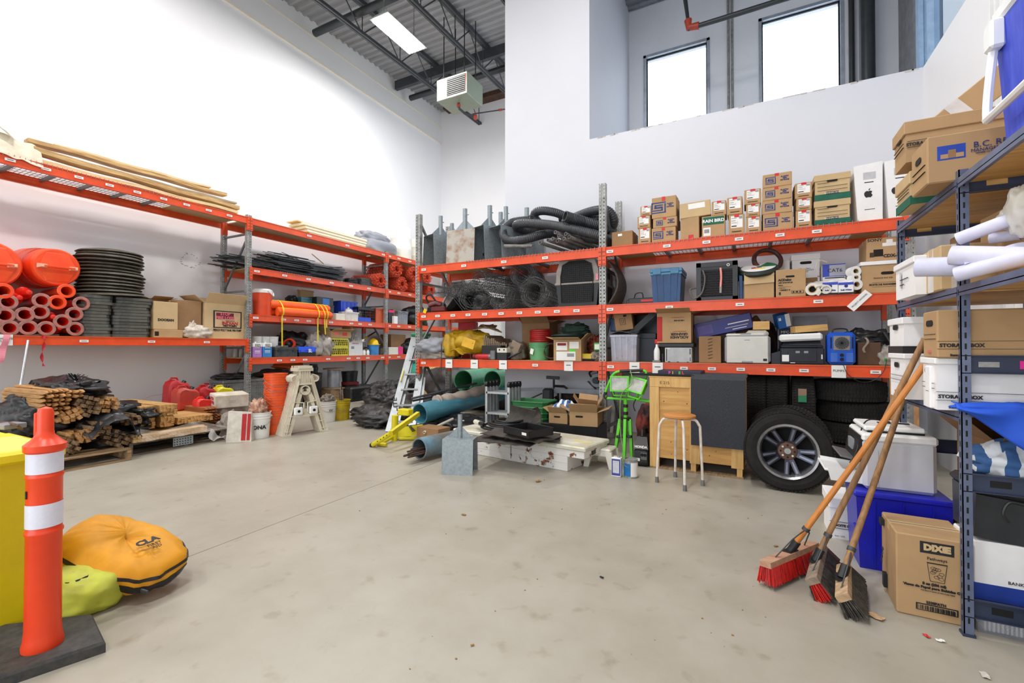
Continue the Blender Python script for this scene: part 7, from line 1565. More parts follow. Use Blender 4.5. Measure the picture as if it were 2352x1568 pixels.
heap('black_harness','black straps and tools heaped on the dark brown carton','straps',(ry(1995,775,.2).x,YF+.28,zl+.20),(.24,.14,.10),film,.35,3,151)
o=obj('rag_strip',G().sheet(lambda u,v:(.02*math.sin(v*6)+.02*u,-.01*math.sin(v*3),-.16*v),3,10,.003),mat('tan_rag',(150,132,118),.8),loc=ry(1985,775,.04));tag(o,'tan rag strip hanging from the black straps','rag')
o=obj('black_baton',G().tube([ry(2030,762,.12),ry(2048,790,.1)],.022,10),'black',smooth=True);tag(o,'short black tube leaning beside the grey shelf post','tube')
heap('clear_wrap','crinkled clear wrap beside the dark brown carton','plastic',(ry(2038,810,.1).x,YF+.2,zl),(.10,.12,.13),cl,.25,3,153)
o=obj('power_cable',G().tube(spline([ry(1937,838,-.035),ry(1948,860,-.04),ry(1975,876,-.04),ry(2005,874,-.04),ry(2028,855,-.04),ry(2035,834,-.035),ry(2034,824,.0)],8),.0035,6),'black',smooth=True);tag(o,'thin black cable sagging in front of the lower beam','cable')
tag(obj('cable_lamp',G().lathe([(.008,0),(.012,.0),(.012,.03),(.001,.035)],10),mat('lamp_green',(60,150,70),.5),loc=ry(2034,830,-.0)),'tiny green tipped plug at the end of the sagging cable','plug')
# ================================================================ RIGHT BAY, floor
pine=wood('pine_plywood',(214,168,100),(190,140,76),3.2,axis=0);pine2=wood('pine_plank',(222,182,116),(198,152,88),4,axis=2)
A=onZ(1493,1073);B=onZ(1708,1101);d=B-A;W=d.length;ang=math.atan2(d.y,d.x);Hc=onY(1493,866,A.y).z
t=thing('plywood_crate','tall plywood shipping crate on a skid standing under the right bay','crate',A,ang);Dc=.62
obj('front_panel',G().box(.0,.012,.12,W,.03,Hc-.0),pine,t);obj('side_panel',G().box(0,.03,.12,.018,Dc,Hc),pine,t);obj('side_panel',G().box(W-.018,.03,.12,W,Dc,Hc),pine,t);obj('back_panel',G().box(.018,Dc-.018,.12,W-.018,Dc,Hc),pine,t)
obj('top_panel',G().box(-.01,-.005,Hc,W+.01,Dc+.01,Hc+.015),pine,t)
for (x0,z0_,x1,z1_,nm) in ((0,Hc-.10,W,Hc-.002,'batten'),(0,.02,.10,Hc-.102,'batten'),(W*.45,.10,W*.45+.10,Hc-.102,'batten'),(W-.11,.10,W,Hc-.102,'batten')):obj(nm,G().box(x0,-.008,z0_,x1,.012,z1_,c=.001),pine2,t)
for x in (0,W*.46,W-.06):obj('skid_block',G().box(x,0,.02,x+.05,Dc,.12),pine2,t)
obj('skid_board',G().box(0,-.005,0,W,.09,.02),palw,t);obj('skid_board',G().box(0,Dc-.09,0,W,Dc,.02),palw,t)
kn=mat('knot_brown',(104,62,34),.8)
for k in range(26):
    x=random.uniform(.14,W-.14);z=random.uniform(.16,Hc-.14);
    if abs(x-W*.45-.05) >.07:obj('wood_knot',G().lathe([(.001,0),(random.uniform(.005,.010),0),(.004,.0012),(.001,.0012)],8,Matrix.Translation((x,.0125,z))@Matrix.Rotation(R90,4,'X')),kn,t)
text('E 215',.045,t,mat('burnt_stamp',(110,80,50),.8),(.16,-.0095,Hc-.055))
carp=mat('black_carpet',(42,44,50),.95,rgb2=(66,68,74),scale=160,bump=.35)
x0,x1=W*.47,W*.47+(onZ(1714,1100)-onZ(1594,1100)).length*.98
P=[(x0,Dc*.8,Hc+.03),(x0,.10,Hc+.03),(x0,.02,Hc+.025),(x0,-.02,Hc-.005),(x0,-.028,Hc-.05),(x0,-.028,.46),(x0,-.03,.30)]
S_=spline(P,6);hb=.30
def carpf(u,v):q=S_[min(len(S_)-1,int(round(v*(len(S_)-1))))];return (x0+(x1-x0)*u,q.y+.003*math.sin(u*9),q.z -(.02*0))
o=obj('carpet_mat',G().sheet(carpf,10,len(S_)-1,.012),carp,smooth=True);o.location=A;o.rotation_euler=(0,0,ang);tag(o,'black carpet mat draped over the right half of the plywood crate','mat')
tag(obj('colour_case',G().cbox((0,0,.03),(.45,.3,.05),.004),mat('dark_violet',(36,30,52),.5),loc=A+Vector((.30,.25,Hc+.018)),rot=(0,0,ang)),'dark flat box with colourful letters on top of the crate','box')
o=bpy.data.objects['colour_case']
for i,c in enumerate(((220,60,160),(230,180,40),(60,60,60),(90,180,70),(220,60,60))):text('PIXEL'[i],.04,o,mat('letter%d' %i,c,.5),(-.10+.035*i,-.153,.03),bold=.003)
tag(obj('dark_shelf_bar',G().box(-.30,.0,Hc+.017,W*.5,.2,Hc+.035),'dark',loc=A,rot=(0,0,ang)),'dark bar lying on the crate and reaching over the work light','bar')
# stool
seat=onZ(1558,958,.66)
feet=[onZ(1509,1107),onZ(1551,1095),onZ(1573,1127),onZ(1614,1115)];cx_=sum((f for f in feet),Vector())/4
zs_=onY(1558,951,cx_.y).z
t=thing('stool','round wooden seat stool with four white tubular legs before the crate','stool',(cx_.x,cx_.y,0))
rs=(onY(1596,955,cx_.y).x-onY(1521,955,cx_.y).x)/2
obj('seat',G().lathe([(.001,zs_-.03),(rs-.01,zs_-.03),(rs,zs_-.022),(rs,zs_-.006),(rs-.008,zs_),(.001,zs_)],40),wood('stool_seat_wood',(206,142,74),(184,118,56),3),t,True)
wp=mat('worn_white_paint',(232,228,220),.4,rgb2=(206,190,176),scale=14)
for f in feet:
    l=f-cx_;u_=Vector((l.x,l.y,0)).normalized();P=[Vector((0,0,zs_-.045))+u_*.03,Vector((0,0,zs_-.045))+u_*rs*.75,Vector((0,0,zs_-.055))+u_*(rs+.0),Vector((0,0,zs_-.11))+u_*(rs+.035),Vector((l.x,l.y,.05))]
    obj('leg',G().tube(spline(P[:-1],6)+[P[-1]],.0125,12),wp,t,True);obj('leg_tip',G().lathe([(.001,0),(.019,0),(.016,.055),(.001,.055)],12,Matrix.Translation((l.x,l.y,0))),'brace',t,True)
# tires
rubm=mat('tyre_rubber',(17,16,16),.9,rgb2=(32,29,26),scale=12,bump=.1)
def tyre_g(R=.36,w_=.23,rim=.235):
    g=G();h=w_/2
    g.lathe([(rim,-h*.82),(rim+.01,-h*.9),(R*.82,-h),(R*.93,-h*.92),(R*.985,-h*.74),(R,-h*.5),(R,h*.5),(R*.985,h*.74),(R*.93,h*.92),(R*.82,h),(rim+.01,h*.9),(rim,h*.82),(rim-.015,h*.5),(rim-.015,-h*.5),(rim,-h*.82)],56,caps=False)
    for k in range(72):
        a=2*PI*k/72
        for j in range(-2,3):
            z=j*h*.36;R_=R+.004 if abs(j) <2 else R*.988+.003;T=Matrix.Rotation(a+(.02 if j %2 else 0),4,'Z')@Matrix.Translation((R_-.004,0,z));g.box(-.006,-.0105,-h*.14,.006,.0105,h*.14,T)
    return g
tyme=mesh('tyre',tyre_g());tyme.materials.append(rubm)
def tyre(label,loc,rot,group='spare tyres under the right bay'):
    t=thing('tyre',label,'tyre',loc,0,group,rot=rot);obj('tyre_body',tyme,rubm,t);return t
wc=onZ(1812,1131,.0);fr=Vector((-math.sin(-.02),0,0))
yaww=math.atan2(wc.x,wc.y)*.55
wt_=thing('car_wheel','car wheel with a ten spoke alloy rim leaning against the dark tyres','wheel',wc+Vector((.0,.14,.352)),0,None,rot=(R90-.10,0,-yaww))
obj('tyre',tyme,rubm,wt_)
alr=mat('polished_rim',(196,196,200),.22,.8,rgb2=(150,150,154),scale=6);spk=mat('dark_alloy',(66,68,80),.3,.6,rgb2=(40,42,52),scale=5);hubm=mat('rusty_hub',(120,84,66),.6,.2,rgb2=(84,58,46),scale=20)
# local +z faces the camera after the rotation
obj('rim',G().lathe([(.222,-.09),(.232,.095),(.250,.112),(.246,.120),(.228,.112),(.214,.085),(.205,-.08),(.222,-.09)],56,caps=False),alr,wt_,True)
obj('rim_well',G().lathe([(.218,.08),(.212,-.05),(.001,-.06)],48,caps=False),'dark',wt_,True)
for k in range(10):
    a=2*PI*k/10+(.10 if k %2 else -.10)+.16
    T=Matrix.Rotation(a,4,'Z');g=G();g.hexa([T@Vector(q) for q in [(.075,-.020,.02),(.075,.020,.02),(.075,.020,.05),(.075,-.020,.05)]],[T@Vector(q) for q in [(.222,-.022,.05),(.222,.022,.05),(.222,.020,.085),(.222,-.020,.085)]]);o=obj('spoke',g,spk,wt_)
    obj('spoke_groove',G().hexa([T@Vector(q) for q in [(.10,-.006,.055),(.10,.006,.055),(.10,.006,.060),(.10,-.006,.060)]],[T@Vector(q) for q in [(.205,-.010,.080),(.205,.010,.080),(.205,.010,.084),(.205,-.010,.084)]]),mat('spoke_pocket',(120,122,134),.35,.6),o)
obj('hub',G().lathe([(.001,.062),(.055,.062),(.075,.058),(.085,.04),(.085,.0),(.001,0)],32),hubm,wt_,True);obj('hub_cap',G().lathe([(.001,.075),(.026,.075),(.030,.06),(.001,.06)],24),'galv',wt_,True)
for k in range(8):a=2*PI*k/8;obj('lug_hole',G().lathe([(.001,.0665),(.009,.0665),(.009,.06)],10,Matrix.Translation((.055*math.cos(a),.055*math.sin(a),0))),'offw' if k %2 else 'dark',wt_)
tyre('tyre standing directly behind the alloy wheel, its tread showing on top',wc+Vector((.02,.47,.372)),(R90-.06,0,-.45))
by=YF+.35
for i,px in enumerate((1742,1788)):
    x=onY(px,930,by).x;tyre(['left','right'][i]+' tyre standing on another tyre at the back next to the crate',(x,by+.05,1.09-.36+.0),(R90,0,R90-.1))
    tyre('tyre standing on the floor at the back next to the crate',(x,by+.36,.364),(R90,0,R90-.1)) if i==0 else None
x=onY(1843,910,by).x;tyre('tyre with a green and brown paper label stuck on its tread',(x,by,.364+.28),(R90,0,R90-.05));
o=obj('paper_label',G().box(-.04,-.002,-.075,.04,.002,.075),mat('label_green',(40,128,84),.6),loc=onY(1843,908,by-.372));tag(o,'green and brown paper label on the middle tyre','label');obj('label_top',G().box(-.04,-.003,.0,.04,-.001,.075),mat('label_brown',(150,120,96),.6),o)
for i in range(3):
    tyre(['lowest','second','third'][i]+' tyre lying flat in the dark stack under the right end of the lower shelf',(onY(1955,930,by).x+.02*i,by+.1,.12+i*.235),(0,0,.3*i),'flat tyre stack')
tyre('tyre lying flat on top of the dark stack, touching the shelf above',(onY(1948,900,by).x,by+.06,.12+3*.235),(0,0,.8),'flat tyre stack')
# green work light
gl_=mat('lime_green_paint',(96,208,40),.38,var=.05)
fc=onZ(1440,1062);tv=fc;Yl=fc.y
def q3(px,py,dy=0):return onY(px,py,Yl+dy)
t=thing('work_light','lime green twin head work light on a folded tripod','work light',(0,0,0))
top_=q3(1436,920);
obj('mast',G().tube([q3(1437,915),q3(1437,1000)],.022,12),gl_,t,True)
for z in (928,945,958):obj('mast_clamp',G().tube([q3(1437,z),q3(1437,z+7)],.028,12),'black',t,True)
for (ax,ay,bx_,by_,dy) in ((1424,962,1411,1052,-.02),(1436,962,1435,1062,-.06),(1447,962,1452,1052,-.01)):obj('leg',G().bar(q3(ax,ay,dy),Vector((q3(bx_,by_,dy).x,Yl+dy*1.5,.015)),.042,.03),gl_,t);
obj('leg_collar',G().tube([q3(1437,958),q3(1437,964)],.06,12),'black',t,True)
for px in (1421,1434,1446):obj('leg_clip',G().cbox(q3(px,1002,-.04),(.05,.05,.03),.006),'black',t)
obj('crossbar',G().tube([q3(1391,914),q3(1470,918)],.014,10),gl_,t,True);obj('crossbar_end',G().tube([q3(1470,918),q3(1506,924)],.017,10),gl_,t,True)
obj('guard_frame',G().tube(spline([q3(1391,912),q3(1391,900),q3(1402,872),q3(1410,858),q3(1424,852)],6),.014,10),gl_,t,True);obj('guard_frame',G().tube(spline([q3(1477,850),q3(1484,856),q3(1478,880),q3(1464,905),q3(1465,916)],6),.014,10),gl_,t,True)
obj('grip',G().tube([q3(1424,852),q3(1477,850)],.017,10),'black',t,True);obj('rubber_bend',G().tube(spline([q3(1391,900),q3(1389,910),q3(1394,915)],5),.018,10),'black',t,True)
gls=mat('lamp_glass',(200,200,190),.2,rgb2=(150,150,146),scale=8)
def head(px,py,rx_,rz_,tilt):
    h=obj('lamp_head',G().hexa([(-.12,-.02,-.10),(.12,-.02,-.10),(.09,.09,-.07),(-.09,.09,-.07)],[(-.12,-.02,.10),(.12,-.02,.10),(.09,.09,.07),(-.09,.09,.07)]),gl_,t,loc=q3(px,py,-.08),rot=(rx_,tilt,rz_));h.scale=(.84,.84,.84)
    g=G()
    for (a,b) in (((-.125,-.105),(.125,-.085)),((-.125,.085),(.125,.105)),((-.125,-.085),(-.105,.085)),((.105,-.085),(.125,.085))):g.box(a[0],-.035,a[1],b[0],-.02,b[1])
    obj('bezel',g,gl_,h);obj('lamp_glass',G().box(-.105,-.026,-.085,.105,-.022,.085),gls,h);obj('yoke',G().tube([(-.10,.03,-.09),(-.08,.03,-.16),(.08,.03,-.16),(.10,.03,-.09)],.012,8),gl_,h)
head(1423,881,-.05,.15,0);head(1463,886,-.45,-.35,.18)
obj('power_cable',G().tube(spline([q3(1448,850,-.1),q3(1452,880,-.13),q3(1428,905,-.12),q3(1424,960,-.08),q3(1427,1010,-.08),q3(1436,1045,-.08)],8),.005,6),mat('pale_green_cable',(130,170,90),.5),t,True)
obj('black_cable',G().tube(spline([q3(1462,912,-.06),q3(1455,930,-.08),q3(1459,944,-.08)],5),.006,6),'black',t,True)
# step stool, tins, generator
A=onZ(1352,1070);B=onZ(1404,1077);sw=(B-A).length;hs=onY(1380,1034,A.y).z
t=thing('step_stool','white plastic step stool beside the truck toolbox','step stool',(A+B)/2+Vector((0,.12,0)),math.atan2((B-A).y,(B-A).x))
obj('top',G().cbox((0,0,hs),(sw*.98,.25,.035),.014),'offw',t);obj('tread_pad',G().cbox((0,0,hs+.017),(sw*.8,.20,.008),.003),mat('worn_cream',(206,198,180),.6),t)
g=G();w2,d2=sw*.45,.11
for sx in (-1,1):
    for sy in (-1,1):
        xx,yy_=sx*w2,sy*d2;obj('leg',G().hexa([(xx+sx*.03-.03,yy_+sy*.02-.02,0),(xx+sx*.03+.03,yy_+sy*.02-.02,0),(xx+sx*.03+.03,yy_+sy*.02+.02,0),(xx+sx*.03-.03,yy_+sy*.02+.02,0)],[(xx-sx*.01-.045,yy_-.02,hs-.01),(xx-sx*.01+.03,yy_-.02,hs-.01),(xx-sx*.01+.03,yy_+.02,hs-.01),(xx-sx*.01-.045,yy_+.02,hs-.01)]),'offw',t)
obj('apron',G().box(-w2,-.125,hs-.06,w2,-.11,hs).box(-w2,.11,hs-.06,w2,.125,hs),'offw',t)
p=onZ(1414,1096);t=thing('solvent_can','tall rectangular white and blue solvent can standing by the tripod','can',p+Vector((0,.05,0)),0);h=onY(1414,1048,p.y).z
obj('body',G().cbox((0,0,h*.46),(.095,.07,h*.92),.006),'wbox',t);obj('blue_border',G().box(-.044,-.0365,.015,.044,-.0352,h*.86),mat('border_blue',(60,70,150),.5),t);obj('label_panel',G().box(-.032,-.0378,.04,.032,-.0364,h*.78),mat('label_pale',(206,208,220),.6),t)
obj('spout',G().lathe([(.016,h*.92),(.016,h),(.001,h)],12,Matrix.Translation((.02,0,0))),'galv',t);obj('handle',G().tube([(-.035,0,h*.92),(-.03,0,h*.98),(.0,0,h*.98)],.004,6),'galv',t)
p=onZ(1445,1099);t=thing('paint_tin','round paint tin with a blue and silver label beside the solvent can','tin',p+Vector((0,.07,0)),0);h=onY(1445,1056,p.y).z;r=.068
obj('body',G().lathe([(.001,0),(r,0),(r,h-.01),(r+.004,h-.008),(r+.004,h),(r-.008,h),(r-.008,h-.012),(.001,h-.012)],28),'galv',t,True);obj('blue_label',G().lathe([(r+.001,.02),(r+.001,h*.78)],28,caps=False),mat('tin_blue',(22,112,178),.4),t,True)
obj('silver_label',G().sheet(lambda u,v:((r+.0022)*math.cos(-1.35+1.9*u),(r+.0022)*math.sin(-1.35+1.9*u),.018+(h*.84-.018)*v),10,1),'lab',t,True);obj('handle',G().tube(spline([(-r,-.01,h*.8),(-r*1.0,-.05,h*1.0),(-.04,-.09,h*.72),(.0,-.08,h*.6)],5),.003,6),'wire',t,True)
p=onZ(1472,1072);F0=onY(1455,1050,p.y);F1=onY(1489,1050,p.y);W=F1.x-F0.x;H=onY(1472,1005,p.y).z
t=thing('generator','black portable generator with white HONDA lettering behind the tripod','generator',((F0.x+F1.x)/2,p.y+.2,0));D=.4
obj('body',G().cbox((0,0,H*.32),(W,D,H*.62),.03),'black',t);obj('hood',G().hexa([(-W/2+.0,-D/2,H*.6),(W/2,-D/2,H*.6),(W/2,D/2,H*.6),(-W/2,D/2,H*.6)],[(-W*.33,-D*.32,H),(W*.33,-D*.32,H),(W*.33,D*.4,H),(-W*.33,D*.4,H)]),mat('generator_grey',(44,42,40),.4),t)
obj('control_panel',G().box(-W*.42,-D/2-.004,H*.16,W*.42,-D/2,H*.54),mat('panel_dark',(50,52,58),.4),t);obj('outlet_panel',G().box(-W*.0,-D/2-.008,H*.26,W*.4,-D/2-.004,H*.50),'brace',t)
for k in (0,1):obj('outlet',G().lathe([(.001,0),(.018,0),(.018,.003),(.001,.003)],14,Matrix.Translation((W*(.10+.19*k),-D/2-.008,H*.42))@Matrix.Rotation(R90,4,'X')),'dark',t)
obj('white_label',G().box(-W*.38,-D/2-.007,H*.2,-W*.06,-D/2-.004,H*.30),'lab',t);obj('carry_handle',G().tube(spline([(0,-D*.3,H),(0,-D*.2,H+.07),(0,D*.2,H+.07),(0,D*.35,H)],5),.02,10),'black',t,True)
text('HONDA',.036,t,'lab',(0,-D/2-.0,H*.68),bold=.002);
heap('red_black_bag','red and black bag lying behind the generator beside the crate','bag',(onY(1484,1000,p.y+.5).x,p.y+.65,0),(.13,.2,.35),mat('red_black_cloth',(130,44,36),.7,rgb2=(30,24,24),scale=5,thr=(.4,.55)),.2,2.5,161)
tag(obj('leaning_board',G().bar(onY(1402,1030,6.9),onY(1410,930,7.05),.05,.02),'offw'),'pale strip leaning on the wall behind the work light','strip')
# ================================================================ GREY STEEL SHELVING AT THE RIGHT
sb=mat('slate_blue_steel',(110,120,146),.4,.2,rgb2=(88,98,124),scale=5);sbd=mat('dark_blue_steel',(52,60,84),.45,.15,var=.06);pb=wood('particle_board',(206,164,98),(180,136,74),4)
SX,SD=.875,.62;SY=[1.55,2.84,3.79];ZS=[.30,1.02,1.60,2.10]
SH=thing('steel_shelving','grey blue boltless steel shelving unit at the right edge','shelving',(SX,0,0))
def spost(y,H,x=0):
    o=obj('post',G().box(x,y-.03,0,x+.004,y+.005,H).box(x,y-.03,0,x+.035,y-.026,H),sb,SH);g=G();z=.06
    while z <H-.04:g.box(x+.014,y-.0308,z,x+.021,y-.0298,z+.026).box(x-.0008,y-.016,z,x+.0002,y-.009,z+.026);z += .05
    obj('slots',g,'dark',o);obj('foot',G().box(x-.005,y-.035,0,x+.04,y+.01,.012),sbd,o)
for y in SY:
    spost(y,2.14,0);spost(y,2.14,SD-.035)
    for z in (.13,.70,1.24,2.07):
        e=obj('end_brace',G().box(.004,y-.012,z-.042,SD,y-.008,z+.042).box(.004,y-.03,z+.038,SD,y-.008,z+.042).box(.004,y-.03,z-.042,SD,y-.008,z-.038),sbd,SH)
        if z != 1.24:obj('slot_opening',G().box(.10,y-.0135,z-.015,.17,y-.0118,z+.015),pb if z >1 else 'dark',e)
for k,z in enumerate(ZS):
    for i in (0,1):
        if k <1 or (k==1 and i==0):continue
        a,b=SY[i],SY[i+1]-.03
        for x in (0,SD-.03):obj('shelf_beam',G().box(x-.004,a,z-.045,x+.0,b,z).box(x-.004,a,z-.03,x+.03,b,z-.026),'galv' if k==2 and False else sb,SH)
        obj('shelf_board',G().box(.002,a+.002,z-.025,SD-.002,b,z-.008),pb,SH)
y_=SY[1]-.0125;e=obj('price_label',G().box(.065,y_-.002,1.228,.135,y_-.0002,1.252),'galv',SH);obj('pink_note',G().box(.20,y_-.002,1.222,.262,y_-.0002,1.258),mat('magenta_note',(232,30,150),.5),SH)
# boxes: corner given by a photo pixel at a chosen x of their end face (end face looks to -x, long side to -y)
def sbox(label,px,pyb,pyt,X,L,D=None,pxf=None,z=None,m='card',kind='taped',items=(),rz=0,**kw):
    """near bottom corner at pixel (px, pyb) on plane x=X; far edge at pixel pxf"""
    a=onX(px,pyb,X);z0=z if z is not None else a.z;H=onX(px,pyt,X).z-z0;D=D or onX(pxf,pyb,X).y-a.y
    t=carton(label,((X+L/2,a.y+D/2,z0),L,H,rz),D,m,kind,items,**kw);t['_d']=(L,D,H);return t
so=[('f','t',.13,.26,.023,'STORAGE BOX','ink',dict(bold=.001)),('f','r',0,.345,1,.352,'ink'),('f','r',0,.185,1,.192,'ink'),('s','h',.5,.74,.09,.03),('s','r',.1,.5,.9,.507,hole),('s','r',.1,.4,.9,.407,hole),('f','t',.12,.06,.015,'Item 12710','ink',dict(bold=.0008)),('s','r',.4,.1,.6,.16,mat('pink_red_print',(200,110,100),.7))]
st_=('f','t',.70,.12,.034,'STAPLES',mat('staples_red',(178,44,48),.7),dict(bold=.002))
sbox('green bottomed storage box at the front corner of the top steel shelf',2091,466,392,.80,.38,pxf=2058,z=ZS[3]+.001,m='card3',kind='lid',items=[('s','r',0,0,1,.26,'green'),('f','r',0,0,1,.26,'green'),('s','h',.5,.72,.08,.03),('s','r',.1,.5,.9,.51,hole),('s','r',.1,.4,.9,.41,hole)])
sbox('brown lidded storage box stacked on the green bottomed one on the steel shelf',2079,376,279,.78,.52,pxf=2052,z=ZS[3]+.001+.235,m='card',kind='lid',items=[('f','t',.16,.42,.023,'STORAGE BOX','ink',dict(bold=.001)),('f','r',.02,.5,.4,.508,'ink'),('f','r',.02,.35,.4,.358,'ink'),('f','t',.14,.1,.014,'Item 12710','ink'),('s','h',.5,.70,.08,.03),('s','r',.1,.5,.9,.505,hole),('s','r',.1,.4,.9,.405,hole)])
t=sbox('brown open box printed B.C. with a blue building emblem on the steel shelf',2130,419,314,.775,.46,pxf=2094,z=ZS[3]+.001,m='card',kind='plain',items=[('f','r',.08,.46,.30,.76,mat('emblem_blue',(36,72,176),.6)),('f','r',.105,.49,.165,.58,'card'),('f','r',.165,.49,.225,.66,'card2'),('f','r',.225,.49,.285,.58,'card'),('f','t',.50,.68,.038,'B.C. RES','navy',dict(bold=.0)),('f','t',.49,.57,.021,'MANAGEMENT','navy'),('f','t',.48,.51,.009,'MEMBER OF THE GROUP','navy'),('s','h',.5,.66,.08,.03),('s','r',.1,.45,.9,.455,hole),('s','r',.1,.3,.9,.305,hole)])
a=onX(2222,250,1.15);b=onX(2290,195,1.15)
t=thing('taped_box','slanting long brown carton with clear tape on top of the steel shelf','box',(1.10,a.y,ZS[3]+.50),0,rot=(0,-.7,.1))
obj('body',G().cbox((.12,0,.06),(.46,.14,.14),.004),'card',t);obj('clear_tape',G().box(-.0,-.072,-.012,.08,.072,.132),mat('clear_tape',(216,210,206),.3),t);obj('end_flap',G().cbox((.38,0,.10),(.10,.14,.06),.003),'card',t)
for i,(px,py,s) in enumerate(((2296,268,'upper'),(2290,282,'lower'))):
    p=onX(px,py,1.2);o=obj('paper_roll',G().tube([p-Vector((.06,0,.02)),p+Vector((.3,0,.09))],.024,12),'wbox',smooth=True);tag(o,s+' white rolled sheet behind the B.C. box on the steel shelf','roll')
# blue cooler
cbm=mat('cooler_blue',(40,62,190),.55,rgb2=(66,84,206),scale=40,stretch=(1,1,.15))
t=thing('cool_box','blue cool box with a white handle on the near top steel shelf','cooler',(1.14,2.36,ZS[3]+.002));W,D,H=.42,.50,.62
obj('body',G().hexa([(-W*.44,-D*.44,0),(W*.44,-D*.44,0),(W*.44,D*.44,0),(-W*.44,D*.44,0)],[(-W/2,-D/2,H*.9),(W/2,-D/2,H*.9),(W/2,D/2,H*.9),(-W/2,D/2,H*.9)]),cbm,t)
obj('lid',G().cbox((0,0,H*.94),(W+.02,D+.02,.08),.02),'white',t);obj('handle',G().tube(spline([(-W*.53,D*.42,H*.80),(-W*.58,D*.42,H*.45),(-W*.60,D*.40,H*.27),(-W*.60,D*.34,H*.25),(-W*.60,-D*.34,H*.25),(-W*.60,-D*.4,H*.27),(-W*.58,-D*.42,H*.45),(-W*.53,-D*.42,H*.80)],5),.016,8),'white',t,True)
obj('handle_mount',G().cbox((-W*.54,D*.40,H*.80),(.05,.07,.12),.01),'white',t);obj('handle_mount',G().cbox((-W*.54,-D*.40,H*.80),(.05,.07,.12),.01),'white',t)
for k,px in enumerate((2284,2297,2311)):
    p=onX(px,100,XR-.02);o=obj('door_track',G().box(XR-.05,p.y-.02,1.6,XR-.001,p.y+.02,ZP),'white');tag(o,['left','middle','right'][k]+' of three white vertical tracks on the right wall','track','white tracks on the right wall')
# second level
sbox('white storage box with ticked handwriting on the middle steel shelf',2101,688,586,.80,.40,pxf=2055,z=ZS[2]+.001,m='wbox',kind='lid',lidh=.035,items=[('s','r',.3,.3,.36,.72,MATS['light_print']),('s','r',.3,.5,.7,.52,'ink'),('s','r',.3,.36,.5,.38,'ink')])
sbox('torn brown carton with shiny tape beside the white ticked box',2160,668,562,.85,.42,D=.26,z=ZS[2]+.001,m='card3',items=[('s','r',.35,0,.65,1,MATS['clear_tape']),('f','r',.1,0,.2,1,MATS['clear_tape'])])
carton('dark brown upright carton at the back of the middle steel shelf',((1.24,3.35,ZS[2]+.001),.40,.34,0),.25,'card2','plain');carton('wide ribbed brown carton behind the paper rolls',((1.27,3.02,ZS[2]+.001),.44,.36,.05),.20,'card','plain')
ppm=mat('blueprint_paper',(222,222,240),.6,rgb2=(206,206,230),scale=9)
def roll(label,a,ya,b,yb,r,flare=0,n=3):
    A=onY(*a,ya);B=onY(*b,yb);g=G();L=(B-A).length;T=Matrix.Translation(A)@(B-A).to_track_quat('Z','Y').to_matrix().to_4x4()
    for k in range(n):q=r*(1-.14*k);g.lathe([(q,0),(q*(1+.2*math.sin(k)),L)],26,T,False)
    g.lathe([(r*(1-.14*n),.01),(r*(1-.14*n),L)],20,T,False);o=obj('paper_roll',g,ppm,smooth=True);return tag(o,label,'roll','rolled drawings on the steel shelf')
roll('rolled drawing, uppermost, pointing to the blue steel post',(2200,549),2.72,(2520,430),2.5,.028)
roll('large rolled drawing with loose flared sheets',(2185,586),2.66,(2640,600),2.40,.042,n=5)
roll('rolled drawing sticking out farthest to the left',(2105,614),2.80,(2250,610),2.70,.044,n=4)
roll('rolled drawing with blue lines lying lowest on the beam',(2197,630),2.64,(2640,520),2.34,.032)
roll('small rolled drawing behind the uppermost one',(2275,548),2.76,(2345,538),2.70,.024)
o=obj('loose_drawing',G().sheet(lambda u,v:tuple(onY(2215+150*u,566+40*v+10*math.sin(u*5+v*3),2.63-.03*v)),16,6,.0015),ppm,smooth=True);tag(o,'loose drawing sheet fanned out over the large roll','paper')
bm=mat('white_film_bag',(238,236,232),.35,rgb2=(216,210,192),scale=5,bump=.4,alpha=.75)
heap('plastic_bag','crumpled clear white bag on the rolled drawings at the right edge','bag',onY(2348,485,2.6),(.045,.07,.10),bm,.16,2.2,171,flat=False);heap('plastic_bag','smaller crumpled bag piece beside the big clear bag','bag',onY(2322,500,2.66),(.035,.05,.05),bm,.16,2.2,173,flat=False)
# third level
z3=ZS[1]+.001
sbox('long white storage box at the front of the lower steel shelf',2150,940,822,.80,.66,pxf=2117,z=z3,m='wbox',kind='lid',lidh=.03,items=so+[st_])
H3=[o for o in bpy.data.objects if o.get('label','').startswith('long white storage box')][0]['_d'][2]
sbox('long brown storage box on top of the long white one',2153,822,712,.80,.66,pxf=2121,z=z3+H3+.001,m='card',kind='plain',items=so+[st_])
sbox('white storage box with crooked handwriting left of the long white one',2136,945,840,.79,.5,D=.07,z=z3,m='wbox',kind='plain',items=[('s','r',.2,.4,.8,.41,'ink')])
t=sbox('white storage box at the far front of the lower steel shelf',2078,900,812,.80,.42,pxf=2043,z=z3,m='wbox',kind='lid',lidh=.03,items=[i for i in so if i[0]=='s'])
h_=t['_d'][2];sbox('white storage box with a black base stacked at the far end of the steel shelf',2074,815,728,.81,.42,pxf=2041,z=z3+h_+.001,m='wbox',kind='lid',lidh=.04,items=[('f','r',0,0,1,.2,'black'),('s','r',0,0,1,.2,'black')]+[i for i in so if i[0]=='s' and i[1]=='h'])
